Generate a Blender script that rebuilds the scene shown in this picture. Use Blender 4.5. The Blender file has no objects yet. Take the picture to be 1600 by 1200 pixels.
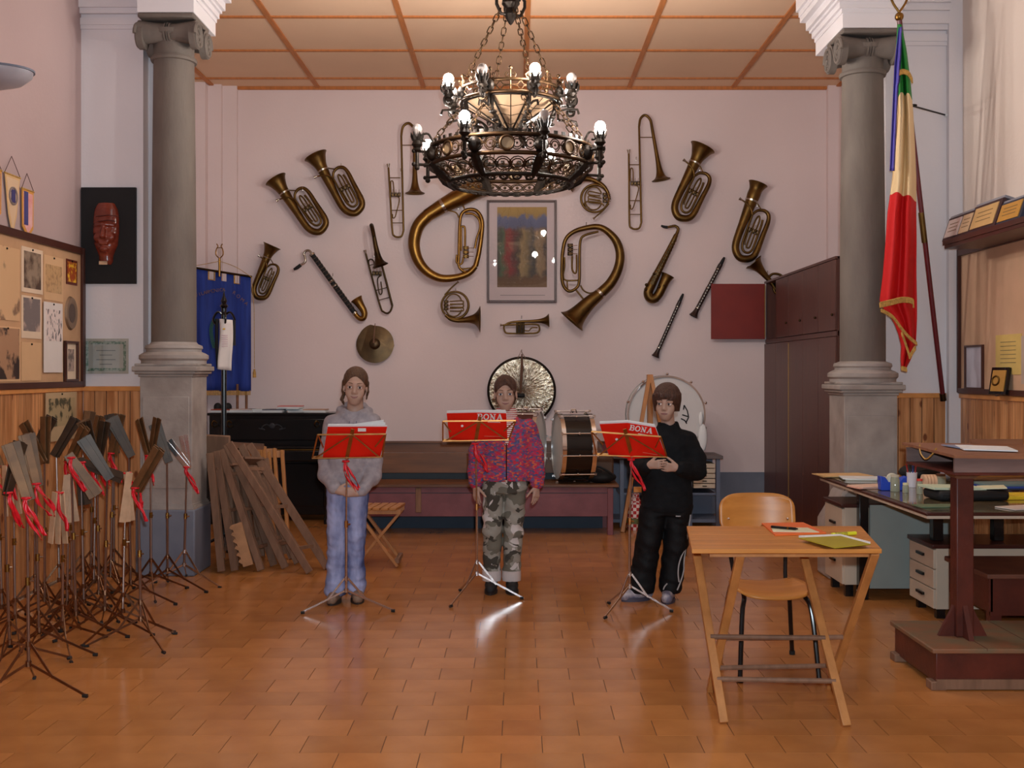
import bpy, bmesh, math, random
import numpy as np
from mathutils import Vector, Matrix, Euler
sc = bpy.context.scene; col = sc.collection
random.seed(7); rng = np.random.default_rng(7)
# ------------------------------------------------------------------ camera, light, exposure
F, H, CX, CY = 1730.0, 1.45, 808.0, 580.0      # focal length in pixels, eye height, vanishing point
cam = bpy.data.cameras.new('camera'); cam_o = bpy.data.objects.new('camera', cam); col.objects.link(cam_o)
cam.sensor_width = 36; cam.lens = F / 1600 * 36
cam.shift_x = (800 - CX) / 1600; cam.shift_y = (CY - 600) / 1600
cam_o.location = (0, 0, H); cam_o.rotation_euler = (math.pi / 2, 0, 0); cam.clip_start = .05
sc.camera = cam_o
world = bpy.data.worlds.new('world'); sc.world = world; world.use_nodes = True
world.node_tree.nodes['Background'].inputs[0].default_value = (.9, .85, .82, 1)
world.node_tree.nodes['Background'].inputs[1].default_value = .05
vs = sc.view_settings; vs.view_transform = 'Standard'; vs.look = 'None'; vs.gamma = 1; vs.use_curve_mapping = False
vs.exposure = 0.0
sc.cycles.max_bounces = 5; sc.cycles.diffuse_bounces = 3; sc.cycles.glossy_bounces = 2; sc.cycles.transmission_bounces = 4; sc.cycles.transparent_max_bounces = 6
sc.cycles.adaptive_threshold = .03; sc.cycles.caustics_reflective = False; sc.cycles.caustics_refractive = False
def light(name, kind, loc, energy, color, rot=(0, 0, 0), **kw):
    l = bpy.data.lights.new(name, kind); l.energy = energy; l.color = color
    for k, v in kw.items(): setattr(l, k, v)
    o = bpy.data.objects.new(name, l); col.objects.link(o); o.location = loc; o.rotation_euler = rot
    return o
light('camera_flash', 'SPOT', (.04, -.02, 1.56), 520, (.76, .90, 1), (math.pi / 2, 0, 0), shadow_soft_size=.022, spot_size=1.35, spot_blend=.55)
light('hall_fill_light', 'AREA', (.9, 1.0, 5.35), 52, (.92, .98, 1), (0, 0, 0), shape='RECTANGLE', size=1.6, size_y=5.0)  # added fill lamp above the hall, no fixture; lifts the ambient light
# ------------------------------------------------------------------ helpers
def P(px, py, d): return Vector(((px - CX) / F * d, d, H - (py - CY) / F * d))
ORG = {}
def lin(c): return tuple(((v / 255) / 12.92 if v <= 10 else ((v / 255 + .055) / 1.055) ** 2.4) for v in c)
class MB:
    def __init__(s): s.v = []; s.f = []
    def add(s, vs_, fs):
        n = len(s.v); s.v += [tuple(v) for v in vs_]; s.f += [tuple(i + n for i in f) for f in fs]; return s
    def box(s, c, d, rot=None):
        x, y, z = d[0] / 2, d[1] / 2, d[2] / 2; R = rot.to_3x3() if isinstance(rot, Matrix) else (Euler(rot).to_matrix() if rot else None)
        vs_ = [Vector(p) for p in ((-x, -y, -z), (x, -y, -z), (x, y, -z), (-x, y, -z), (-x, -y, z), (x, -y, z), (x, y, z), (-x, y, z))]
        if R: vs_ = [R @ v for v in vs_]
        c = Vector(c)
        return s.add([v + c for v in vs_], [(0, 3, 2, 1), (4, 5, 6, 7), (0, 1, 5, 4), (1, 2, 6, 5), (2, 3, 7, 6), (3, 0, 4, 7)])
    def bb(s, x0, x1, y0, y1, z0, z1): return s.box(((x0 + x1) / 2, (y0 + y1) / 2, (z0 + z1) / 2), (abs(x1 - x0), abs(y1 - y0), abs(z1 - z0)))
    def beam(s, a, b, w, h, up=(0, 0, 1)):
        a = Vector(a); b = Vector(b); t = b - a; L = t.length; t = t / L; u = Vector(up)
        sx = t.cross(u)
        if sx.length < 1e-4: sx = t.cross(Vector((1, 0, 0)))
        sx.normalize(); u = sx.cross(t)
        return s.box((a + b) / 2, (w, L, h), Matrix((sx, t, u)).transposed())
    def tube(s, pts, r, n=8, closed=False, cap=True, squash=1.0):
        pts = [Vector(p) for p in pts]; m = len(pts)
        rs = r if hasattr(r, '__len__') else [r] * m
        nrm = None; rings = []
        for i in range(m):
            if closed: t = pts[(i + 1) % m] - pts[i - 1]
            else: t = pts[min(i + 1, m - 1)] - pts[max(i - 1, 0)]
            if t.length < 1e-9: t = Vector((0, 0, 1))
            t.normalize()
            if nrm is None:
                a = Vector((0, 1, 0)) if abs(t.y) < .9 else Vector((1, 0, 0))
                nrm = (a - t * a.dot(t)).normalized()
            else:
                q = nrm - t * nrm.dot(t); nrm = q.normalized() if q.length > 1e-6 else nrm
            b = t.cross(nrm); rings.append([pts[i] + (nrm * math.cos(k * 2 * math.pi / n) * squash + b * math.sin(k * 2 * math.pi / n)) * rs[i] for k in range(n)])
        vs_ = [v for ring in rings for v in ring]; fs = []
        for i in range(m if closed else m - 1):
            j = (i + 1) % m
            for k in range(n): fs.append((i * n + k, i * n + (k + 1) % n, j * n + (k + 1) % n, j * n + k))
        if cap and not closed: fs += [tuple(range(n - 1, -1, -1)), tuple(range((m - 1) * n, m * n))]
        return s.add(vs_, fs)
    def lathe(s, prof, n=24, M=None, a0=0, a1=2 * math.pi):
        full = abs(a1 - a0 - 2 * math.pi) < 1e-6; k = n if full else n + 1; vs_ = []; fs = []
        for r, z in prof:
            for i in range(k):
                a = a0 + (a1 - a0) * i / n; vs_.append(Vector((r * math.cos(a), r * math.sin(a), z)))
        for j in range(len(prof) - 1):
            for i in range(n):
                i2 = (i + 1) % k if full else i + 1
                fs.append((j * k + i, j * k + i2, (j + 1) * k + i2, (j + 1) * k + i))
        if M is not None: vs_ = [M @ v for v in vs_]
        return s.add(vs_, fs)
    def prism(s, poly, t, M=None):
        n = len(poly); vs_ = [Vector((x, y, 0)) for x, y in poly] + [Vector((x, y, t)) for x, y in poly]
        if M is not None: vs_ = [M @ v for v in vs_]
        fs = [tuple(range(n - 1, -1, -1)), tuple(range(n, 2 * n))] + [(i, (i + 1) % n, (i + 1) % n + n, i + n) for i in range(n)]
        return s.add(vs_, fs)
    def sphere(s, c, r, n=12, m=8, R=None):
        r = r if hasattr(r, '__len__') else (r, r, r); c = Vector(c); vs_ = []; fs = []
        for j in range(m + 1):
            for i in range(n):
                th = math.pi * j / m; a = 2 * math.pi * i / n
                v = Vector((r[0] * math.sin(th) * math.cos(a), r[1] * math.sin(th) * math.sin(a), r[2] * math.cos(th)))
                vs_.append(c + (R @ v if R else v))
        for j in range(m):
            for i in range(n): fs.append((j * n + i, (j + 1) * n + i, (j + 1) * n + (i + 1) % n, j * n + (i + 1) % n))
        return s.add(vs_, fs)
    def torus(s, c, R, r, n=24, m=6, M=None, sx=1.0):
        pts = [Vector((R * math.cos(2 * math.pi * i / n) * sx, R * math.sin(2 * math.pi * i / n), 0)) for i in range(n)]
        if M is not None: pts = [M.to_3x3() @ p for p in pts]
        return s.tube([p + Vector(c) for p in pts], r, m, closed=True)
    def mesh(s, name, off=None, smooth=35):
        me = bpy.data.meshes.new(name); v = s.v
        if off is not None and (off[0] or off[1] or off[2]): v = [(a - off[0], b - off[1], c - off[2]) for a, b, c in v]
        me.from_pydata(v, [], s.f); me.validate(); me.update()
        bm = bmesh.new(); bm.from_mesh(me); bmesh.ops.recalc_face_normals(bm, faces=bm.faces); bm.to_mesh(me); bm.free()
        if smooth: me.shade_smooth(); me.set_sharp_from_angle(angle=math.radians(smooth))
        return me
    def build(s, name, mat_, parent=None, smooth=35, bevel=0):
        off = ORG.get(parent.name) if parent else None
        return link(name, s.mesh(name, off, smooth), mat_, parent, bevel)
def link(name, me, mat_, parent=None, bevel=0):
    o = bpy.data.objects.new(name, me); col.objects.link(o)
    if mat_ and not me.materials: me.materials.append(mat_)
    if parent:
        o.parent = parent
        if parent.name in ORG: ORG[o.name] = ORG[parent.name]
    if bevel:
        b = o.modifiers.new('bevel', 'BEVEL'); b.width = bevel; b.segments = 2; b.limit_method = 'ANGLE'; b.angle_limit = math.radians(50)
    return o
def tag(o, label, cat, group=None, kind=None):
    if label: o['label'] = label
    if cat: o['category'] = cat
    if group: o['group'] = group
    if kind: o['kind'] = kind
    return o
def thing(name, label, cat, loc=(0, 0, 0), group=None, rz=0):
    o = bpy.data.objects.new(name, None); col.objects.link(o); o.location = loc; o.rotation_euler = (0, 0, rz); o.empty_display_size = .05
    if not rz: ORG[o.name] = Vector(loc)      # children may be modelled in world coordinates
    return tag(o, label, cat, group)
def struct(name, mb, m, parent=None, bevel=0):
    o = mb.build(name, m, parent, bevel=bevel)
    if not parent: o['kind'] = 'structure'
    return o
def sempty(name):
    o = bpy.data.objects.new(name, None); col.objects.link(o); o['kind'] = 'structure'; ORG[o.name] = Vector((0, 0, 0)); return o
KIDS = {}
def dup(root, loc, rz=0, label=None, group=None, scale=1, rx=0, ry=0):
    r = root.copy(); col.objects.link(r); r.location = loc; r.rotation_euler = (rx, ry, rz); r.scale = (scale,) * 3
    if label: r['label'] = label
    if group: r['group'] = group
    for ch in list(root.children):
        c = ch.copy(); col.objects.link(c); c.parent = r
        for g in list(ch.children):
            d = g.copy(); col.objects.link(d); d.parent = c
    return r
def spline(pts, n=6, closed=False):
    """Catmull-Rom through points (any dimension)"""
    A = np.array(pts, float); m = len(A); out = []
    segs = m if closed else m - 1
    for i in range(segs):
        g = (lambda k: A[k % m]) if closed else (lambda k: A[max(0, min(m - 1, k))])
        p0, p1, p2, p3 = g(i - 1), g(i), g(i + 1), g(i + 2)
        for j in range(n):
            t = j / n; out.append(.5 * ((2 * p1) + (-p0 + p2) * t + (2 * p0 - 5 * p1 + 4 * p2 - p3) * t * t + (-p0 + 3 * p1 - 3 * p2 + p3) * t ** 3))
    if not closed: out.append(A[-1])
    return out
# ------------------------------------------------------------------ materials
MATS = {}
def nodes(name):
    m = bpy.data.materials.new(name); m.use_nodes = True; nt = m.node_tree
    return m, nt, nt.nodes['Principled BSDF'], nt.nodes, nt.links
K = .60     # share of a white surface's light that reaches the picture: colours below are given as seen
def alb(c): return tuple(min(.92, v / K) for v in lin(c))
def mat(name, c, rough=.5, metal=0, c2=None, scale=6, stretch=(1, 1, 1), bump=0, bscale=None, var=.1, coat=0, detail=4, spec=.5, contrast=.25, coord='Object', random_obj=0, trans=0, raw=False, sss=0, aniso=0):
    if name in MATS: return MATS[name]
    m, nt, b, N, L = nodes(name)
    a = c if raw else alb(c)
    a2 = (c2 if raw else alb(c2)) if c2 else tuple(v * (1 - 2 * var) for v in a)
    tc = N.new('ShaderNodeTexCoord'); mp = N.new('ShaderNodeMapping'); mp.inputs['Scale'].default_value = stretch
    L.new(tc.outputs[coord], mp.inputs[0])
    nz = N.new('ShaderNodeTexNoise'); nz.inputs['Scale'].default_value = scale; nz.inputs['Detail'].default_value = detail
    L.new(mp.outputs[0], nz.inputs['Vector'])
    mr = N.new('ShaderNodeMapRange'); mr.inputs[1].default_value = .5 - contrast; mr.inputs[2].default_value = .5 + contrast
    L.new(nz.outputs[0], mr.inputs[0])
    mx = N.new('ShaderNodeMix'); mx.data_type = 'RGBA'; mx.inputs[6].default_value = (*a, 1); mx.inputs[7].default_value = (*a2, 1)
    L.new(mr.outputs[0], mx.inputs[0]); outc = mx.outputs[2]
    if random_obj:
        oi = N.new('ShaderNodeObjectInfo'); ge = N.new('ShaderNodeNewGeometry'); ad = N.new('ShaderNodeMath'); ad.operation = 'ADD'
        L.new(oi.outputs['Random'], ad.inputs[0]); L.new(ge.outputs['Random Per Island'], ad.inputs[1])
        fr = N.new('ShaderNodeMath'); fr.operation = 'FRACT'; L.new(ad.outputs[0], fr.inputs[0])
        m2 = N.new('ShaderNodeMapRange'); m2.inputs[3].default_value = 1 - random_obj; m2.inputs[4].default_value = 1 + random_obj; L.new(fr.outputs[0], m2.inputs[0])
        hs = N.new('ShaderNodeHueSaturation'); L.new(outc, hs.inputs['Color']); L.new(m2.outputs[0], hs.inputs['Value']); outc = hs.outputs[0]
    L.new(outc, b.inputs['Base Color'])
    b.inputs['Roughness'].default_value = rough; b.inputs['Metallic'].default_value = metal
    b.inputs['Coat Weight'].default_value = coat; b.inputs['Coat Roughness'].default_value = .08
    b.inputs['Specular IOR Level'].default_value = spec; b.inputs['Transmission Weight'].default_value = trans
    if sss: b.inputs['Subsurface Weight'].default_value = sss; b.inputs['Subsurface Radius'].default_value = (.012, .005, .003)
    if bump:
        n2 = N.new('ShaderNodeTexNoise'); n2.inputs['Scale'].default_value = bscale or scale * 6; n2.inputs['Detail'].default_value = 3
        L.new(mp.outputs[0], n2.inputs['Vector']); bp = N.new('ShaderNodeBump'); bp.inputs['Strength'].default_value = bump; bp.inputs['Distance'].default_value = .01
        L.new(n2.outputs[0], bp.inputs['Height']); L.new(bp.outputs[0], b.inputs['Normal'])
    MATS[name] = m; return m
def emat(name, c, s):
    m, nt, b, N, L = nodes(name); b.inputs['Base Color'].default_value = (*c, 1); b.inputs['Emission Color'].default_value = (*c, 1); b.inputs['Emission Strength'].default_value = s; MATS[name] = m; return m
M_wall = mat('wall_plaster', (197, 178, 176), .85, scale=1.2, var=.035, bump=.12, bscale=45, spec=.2)
M_pier = mat('pier_plaster', (203, 190, 192), .8, scale=1.4, var=.03, bump=.1, bscale=40, spec=.2)
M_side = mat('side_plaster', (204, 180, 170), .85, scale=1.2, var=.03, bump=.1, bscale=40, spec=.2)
M_side_shaded = mat('side_plaster_shaded', (158, 136, 134), .85, scale=1.2, var=.03, bump=.1, bscale=40, spec=.2)  # side plaster darkened: weaker light on the left wall put into its colour
M_ceil = mat('ceiling_board', (194, 161, 134), .9, scale=2, var=.03, bump=.1, bscale=120, spec=.1)
M_batten = mat('ceiling_batten', (168, 102, 52), .6, scale=5, stretch=(8, 1, 1), var=.15)
M_dado = mat('grey_dado_paint', (104, 107, 118), .6, c2=(82, 85, 98), scale=3, bump=.1)
M_tile = mat('floor_tile_glaze', (170, 112, 62), .17, c2=(144, 90, 46), scale=5, var=.1, contrast=.4, random_obj=.10, bump=.03, bscale=9, spec=.5, coord='Object')
M_tile2 = M_tile
M_grout = mat('floor_grout', (92, 55, 26), .8, scale=20)
M_pine_unused = mat('pine_board', (205, 142, 82), .4, c2=(176, 104, 50), scale=3.2, stretch=(9, 9, .7), contrast=.3, random_obj=.12, spec=.4)
M_rail = mat('pine_rail', (196, 130, 72), .4, scale=4, stretch=(3, 3, 3))
M_stone = mat('column_stone', (104, 94, 86), .8, c2=(82, 73, 68), scale=7, stretch=(1, 1, .35), bump=.25, bscale=40, contrast=.35)
M_stone2 = mat('pedestal_stone', (152, 143, 138), .8, c2=(116, 106, 100), scale=5, bump=.25, bscale=30, contrast=.3)
M_brass = mat('aged_brass', (104, 78, 40), .42, 1, c2=(62, 46, 26), scale=9, contrast=.35, raw=False)
M_brass2 = mat('bright_brass', (128, 94, 44), .36, 1, c2=(80, 56, 28), scale=7, contrast=.35)
M_dkbrass = mat('dark_brass', (66, 50, 30), .4, 1, c2=(40, 30, 20), scale=9)
M_dnickel = mat('dull_nickel', (104, 96, 86), .4, 1, scale=9)
M_nickel = mat('nickel', (150, 140, 128), .25, 1, scale=9)
M_chrome = mat('chrome', (205, 203, 205), .12, 1, var=.03)
M_legchrome = mat('stand_chrome', (168, 162, 160), .26, 1, var=.05)
M_goldmetal = mat('stand_gold_metal', (150, 104, 58), .35, .85, c2=(120, 80, 42), scale=20)
M_iron = mat('wrought_iron', (34, 25, 18), .5, .7, c2=(20, 15, 12), scale=20, bump=.2, bscale=90)
M_gilt = mat('gilt_iron', (66, 44, 24), .48, .85, c2=(32, 23, 15), scale=18, contrast=.35)
M_black = mat('black_lacquer', (14, 13, 14), .22, var=.2, raw=False)
M_blackm = mat('black_matte', (16, 15, 17), .7, var=.2)
M_rubber = mat('black_rubber', (18, 14, 12), .7)
M_red = mat('red_cover', (226, 22, 10), .35, var=.05)
M_ribbon = mat('red_ribbon', (222, 26, 40), .35, c2=(170, 14, 26), scale=30)
M_paper = mat('white_paper', (222, 214, 220), .8, var=.03)
M_white = mat('white_print', (235, 225, 225), .7, var=.02)
M_mahog = mat('mahogany_veneer', (78, 42, 32), .38, c2=(58, 29, 22), scale=4, stretch=(10, 10, .6), contrast=.3)
M_redwood = mat('red_lacquer_door', (110, 26, 14), .45, c2=(92, 18, 10), scale=3)
M_wood = mat('light_wood', (180, 120, 56), .38, c2=(150, 92, 38), scale=3, stretch=(1, 8, 8), contrast=.35)
M_woodz = mat('light_wood_upright', (164, 110, 60), .45, c2=(128, 80, 40), scale=3, stretch=(8, 8, .8), contrast=.35)
M_greywood = mat('weathered_wood', (118, 86, 66), .7, c2=(86, 60, 44), scale=4, stretch=(7, 7, 1.2), contrast=.35, random_obj=.18)
M_benchw = mat('bench_brown_wood', (112, 68, 36), .45, c2=(66, 38, 20), scale=2.2, stretch=(.8, 6, 6), contrast=.3)
M_purple = mat('bench_purple_paint', (112, 62, 66), .5, c2=(86, 42, 46), scale=4, bump=.1)
M_tealdk = mat('dark_teal_paint', (26, 36, 44), .6)
M_maroon = mat('maroon_paint', (80, 32, 22), .42, c2=(56, 22, 16), scale=7, bump=.15)
M_greentop = mat('worn_green_paint', (86, 78, 58), .6, c2=(112, 70, 46), scale=7, contrast=.2)
M_cream = mat('cream_laminate', (168, 152, 134), .5, var=.04)
M_greypanel = mat('grey_green_panel', (118, 126, 122), .55, var=.05)
M_deskbrown = mat('desk_brown_laminate', (58, 26, 20), .3, var=.1)
M_desktop = mat('desk_glass_top', (96, 84, 62), .08, c2=(70, 60, 44), scale=3, spec=.7)
M_frame = mat('dark_brown_frame', (66, 34, 26), .4, var=.15)
M_cork = mat('tan_board', (178, 138, 104), .85, c2=(160, 122, 90), scale=5, bump=.1, bscale=200)
M_cork2 = mat('beige_board', (186, 148, 120), .85, c2=(170, 134, 106), scale=4, bump=.1, bscale=200)
M_gold = mat('gold_fringe', (178, 138, 70), .5, c2=(130, 94, 42), scale=60)
M_blue = mat('blue_velvet', (28, 52, 128), .75, c2=(18, 34, 96), scale=4, stretch=(7, 1, .7), contrast=.25)
M_skin = mat('skin', (.56, .36, .275), .5, c2=(.52, .31, .235), scale=14, sss=.08, raw=True)
def pane_mat():
    m, nt, b, N, L = nodes('picture_glass'); N.remove(b); o = N['Material Output']; tr = N.new('ShaderNodeBsdfTransparent'); gl = N.new('ShaderNodeBsdfGlossy'); gl.inputs['Roughness'].default_value = .01
    fr = N.new('ShaderNodeFresnel'); fr.inputs[0].default_value = 1.5; mx = N.new('ShaderNodeMixShader'); L.new(fr.outputs[0], mx.inputs[0]); L.new(tr.outputs[0], mx.inputs[1]); L.new(gl.outputs[0], mx.inputs[2]); L.new(mx.outputs[0], o.inputs[0]); return m
M_pane = pane_mat()
# ------------------------------------------------------------------ the room
W, XL, XR, YP = 11.3, -3.19, 3.24, 8.1          # back wall, side walls, face of the piers
ZC = H + 444 / F * W                            # ceiling of the stage bay
fl = struct('floor', MB().bb(-3.6, 3.6, -4.6, W + .1, -.12, -.003), M_grout)
ORG['floor'] = Vector((0, 0, 0))
TW, TD = .308, .200
tm = MB().box((0, 0, -.006), (TW - .0035, TD - .0022, .012)).mesh('tile', smooth=0); tm.materials.append(M_tile)
cand = []
for r in range(-44, 36):
    y = 4.205 + (r + .5) * TD
    if y > W + .05: continue
    off = -.368 if r % 2 else -.231 + .02
    for c in range(-11, 13):
        x = off + (c + .5) * TW
        if abs(x) < 3.35:
            vis = y > 4.0 and abs(x / y * F) < 830
            cand.append((0 if vis else 1, y, x))
cand.sort()
for i, (_, y, x) in enumerate(cand[:300]):
    o = link('tile', tm, None, fl); o.location = (x, y, 0)
rest = MB()
for _, y, x in cand[300:]: rest.box((x, y, -.006), (TW - .0035, TD - .0022, .012))
o = rest.build('far_tiles', M_tile, fl, smooth=0); o['kind'] = 'stuff'
struct('wall_back', MB().bb(-3.7, 3.7, W, W + .2, -.1, ZC + .6), M_wall)
def xw(px, d=W): return (px - CX) / F * d
st = MB()   # stepped pilaster strips in the left corner, one on the right
st.bb(-3.5, xw(372), W - .05, W, 0, ZC).bb(-3.5, xw(346, W - .1), W - .11, W, 0, ZC).bb(-3.5, xw(321, W - .2), W - .2, W, 0, ZC)
struct('trim_1', st, M_wall)
struct('trim_2', MB().bb(xw(1291), 3.5, W - .07, W, 0, ZC), M_wall)
struct('baseboard_back', MB().bb(-3.5, 3.5, W - .012, W, 0, .42), M_dado)
struct('wall_bay_left', MB().bb(-3.6, -3.3, YP + .45, W, 0, ZC + .5), M_wall)
struct('wall_bay_right', MB().bb(3.3, 3.6, YP + .45, W, 0, ZC + .5), M_wall)
struct('wall_left', MB().bb(XL - .25, XL, -4.6, YP + .5, -.1, 5.6), M_side_shaded)
struct('wall_right', MB().bb(XR, XR + .25, -4.6, YP + .5, -.1, 5.6), M_side)
struct('wall_rear', MB().bb(-3.6, 3.6, -4.75, -4.55, -.1, 5.6), M_side)
xpl, xpr = -2.735, 2.70                          # inner edges of the piers
pl = MB().bb(XL - .1, xpl, YP, YP + .5, 0, 5.6); pl.bb(xpl - .02, xpl + .07, YP + .12, YP + .5, 0, 5.6)
struct('wall_pier_left', pl, M_pier)
pr = MB().bb(xpr, XR + .1, YP, YP + .5, 0, 5.6); pr.bb(xpr - .07, xpr + .02, YP + .12, YP + .5, 0, 5.6)
pr.bb(XR - .10, XR + .02, YP - .05, YP, 0, 5.6)
struct('wall_pier_right', pr, M_pier)
for nm, x0, x1, zz in (('trim_3', XL - .02, xpl, 4.0), ('trim_4', xpr, XR - .10, 3.88)):
    c = MB()
    for (za, zb, pr_) in ((-.05, -.02, .012), (-.02, .03, .02), (.06, .10, .03), (.10, .19, .05), (.19, .24, .075), (.24, .34, .10)):
        c.bb(x0, x1 + (.02 if nm == 'trim_3' else 0), YP - pr_, YP + .05, zz + za, zz + zb)
    struct(nm, c, M_pier)
struct('wall_arch', MB().bb(-3.5, 3.5, YP - .35, YP + .5, 4.62, 5.7), M_side)
struct('ceiling_hall', MB().bb(-3.6, 3.6, -4.7, YP - .3, 5.55, 5.75), M_side)
# stage-bay ceiling: boards between battens
ce = sempty('ceiling'); 
xs = [(p - CX) / (F / W) for p in (173, 335, 497, 662, 821, 983, 1145, 1307, 1470)]
ys = [YP + .45, 9.0 + .05, 10.0, 10.95, W]
for i in range(len(xs) - 1):
    for j in range(len(ys) - 1):
        MB().bb(xs[i], xs[i + 1], ys[j], ys[j + 1], ZC, ZC + .05).build('ceiling_panel', M_ceil, ce, smooth=0)
for x in xs[1:-1]: MB().bb(x - .022, x + .022, ys[0], W, ZC - .014, ZC + .01).build('batten', M_batten, ce, smooth=0)
for y in ys[1:-1]: MB().bb(-3.4, 3.4, y - .02, y + .02, ZC - .012, ZC + .01).build('batten', M_batten, ce, smooth=0)
MB().bb(-3.4, 3.4, W - .03, W, ZC - .03, ZC + .01).build('edge_batten', M_batten, ce, smooth=0)
MB().bb(-3.5, 3.5, YP + .3, W, ZC + .05, ZC + .12).build('backing', M_ceil, ce)
# pine wainscot
def plank_knots():
    m, nt, b, N, L = nodes('pine_plank'); tc = N.new('ShaderNodeTexCoord'); oi = N.new('ShaderNodeObjectInfo')
    ad = N.new('ShaderNodeVectorMath'); ad.operation = 'ADD'; sc_ = N.new('ShaderNodeVectorMath'); sc_.operation = 'SCALE'
    cmb = N.new('ShaderNodeCombineXYZ')
    for i in range(3): L.new(oi.outputs['Random'], cmb.inputs[i])
    L.new(cmb.outputs[0], sc_.inputs[0]); sc_.inputs['Scale'].default_value = 37
    L.new(tc.outputs['Object'], ad.inputs[0]); L.new(sc_.outputs[0], ad.inputs[1])
    mp = N.new('ShaderNodeMapping'); mp.inputs['Scale'].default_value = (14, 14, .9); L.new(ad.outputs[0], mp.inputs[0])
    n1 = N.new('ShaderNodeTexNoise'); n1.inputs['Scale'].default_value = 2.4; n1.inputs['Detail'].default_value = 5; L.new(mp.outputs[0], n1.inputs['Vector'])
    r1 = N.new('ShaderNodeValToRGB'); e = r1.color_ramp.elements; e[0].position = .35; e[0].color = (*alb((146, 92, 52)), 1); e[1].position = .62; e[1].color = (*alb((184, 130, 86)), 1)
    L.new(n1.outputs[0], r1.inputs[0])
    mp2 = N.new('ShaderNodeMapping'); mp2.inputs['Scale'].default_value = (11, 11, 6); L.new(ad.outputs[0], mp2.inputs[0])
    vo = N.new('ShaderNodeTexVoronoi'); vo.inputs['Scale'].default_value = .75; L.new(mp2.outputs[0], vo.inputs['Vector'])
    r2 = N.new('ShaderNodeMapRange'); r2.inputs[1].default_value = .10; r2.inputs[2].default_value = .16; r2.inputs[3].default_value = 1; r2.inputs[4].default_value = 0; L.new(vo.outputs['Distance'], r2.inputs[0])
    mx = N.new('ShaderNodeMix'); mx.data_type = 'RGBA'; L.new(r2.outputs[0], mx.inputs[0]); L.new(r1.outputs[0], mx.inputs[6]); mx.inputs[7].default_value = (*alb((104, 54, 26)), 1)
    hs = N.new('ShaderNodeHueSaturation'); m2 = N.new('ShaderNodeMapRange'); m2.inputs[3].default_value = .86; m2.inputs[4].default_value = 1.1
    L.new(oi.outputs['Random'], m2.inputs[0]); L.new(m2.outputs[0], hs.inputs['Value']); L.new(mx.outputs[2], hs.inputs['Color'])
    L.new(hs.outputs[0], b.inputs['Base Color']); b.inputs['Roughness'].default_value = .38
    return m
M_plank = plank_knots()
def wainscot(name, along, fixed, a0, a1, top, sgn):
    e = sempty(name); w = .095; n = max(1, round((a1 - a0) / w)); w = (a1 - a0) / n
    if along == 'y': me = MB().box((0, 0, top / 2), (.016, w - .006, top)).mesh('plank', smooth=0)
    else: me = MB().box((0, 0, top / 2), (w - .006, .016, top)).mesh('plank', smooth=0)
    me.materials.append(M_plank)
    for i in range(n):
        c = a0 + (i + .5) * w; o = link('plank', me, None, e)
        o.location = (fixed + sgn * .008, c, 0) if along == 'y' else (c, fixed + sgn * .008, 0)
    b = MB()
    if along == 'y': b.bb(fixed, fixed + sgn * .004, a0, a1, 0, top)
    else: b.bb(a0, a1, fixed, fixed + sgn * .004, 0, top)
    b.build('backing', M_frame, e)
    c = MB()
    if along == 'y': c.bb(fixed, fixed + sgn * .03, a0, a1, top - .03, top + .005)
    else: c.bb(a0, a1, fixed, fixed + sgn * .03, top - .03, top + .005)
    c.build('top_rail', M_rail, e, bevel=.004)
wainscot('wainscot_left', 'y', XL, 4.2, YP, 1.335, 1)
wainscot('wainscot_pier_left', 'x', YP, XL + .02, xpl - .005, 1.335, -1)
wainscot('wainscot_right', 'y', XR, 4.2, YP - .05, 1.285, -1)
wainscot('wainscot_pier_right', 'x', YP, xpr - .005, XR - .11, 1.285, -1)
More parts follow.
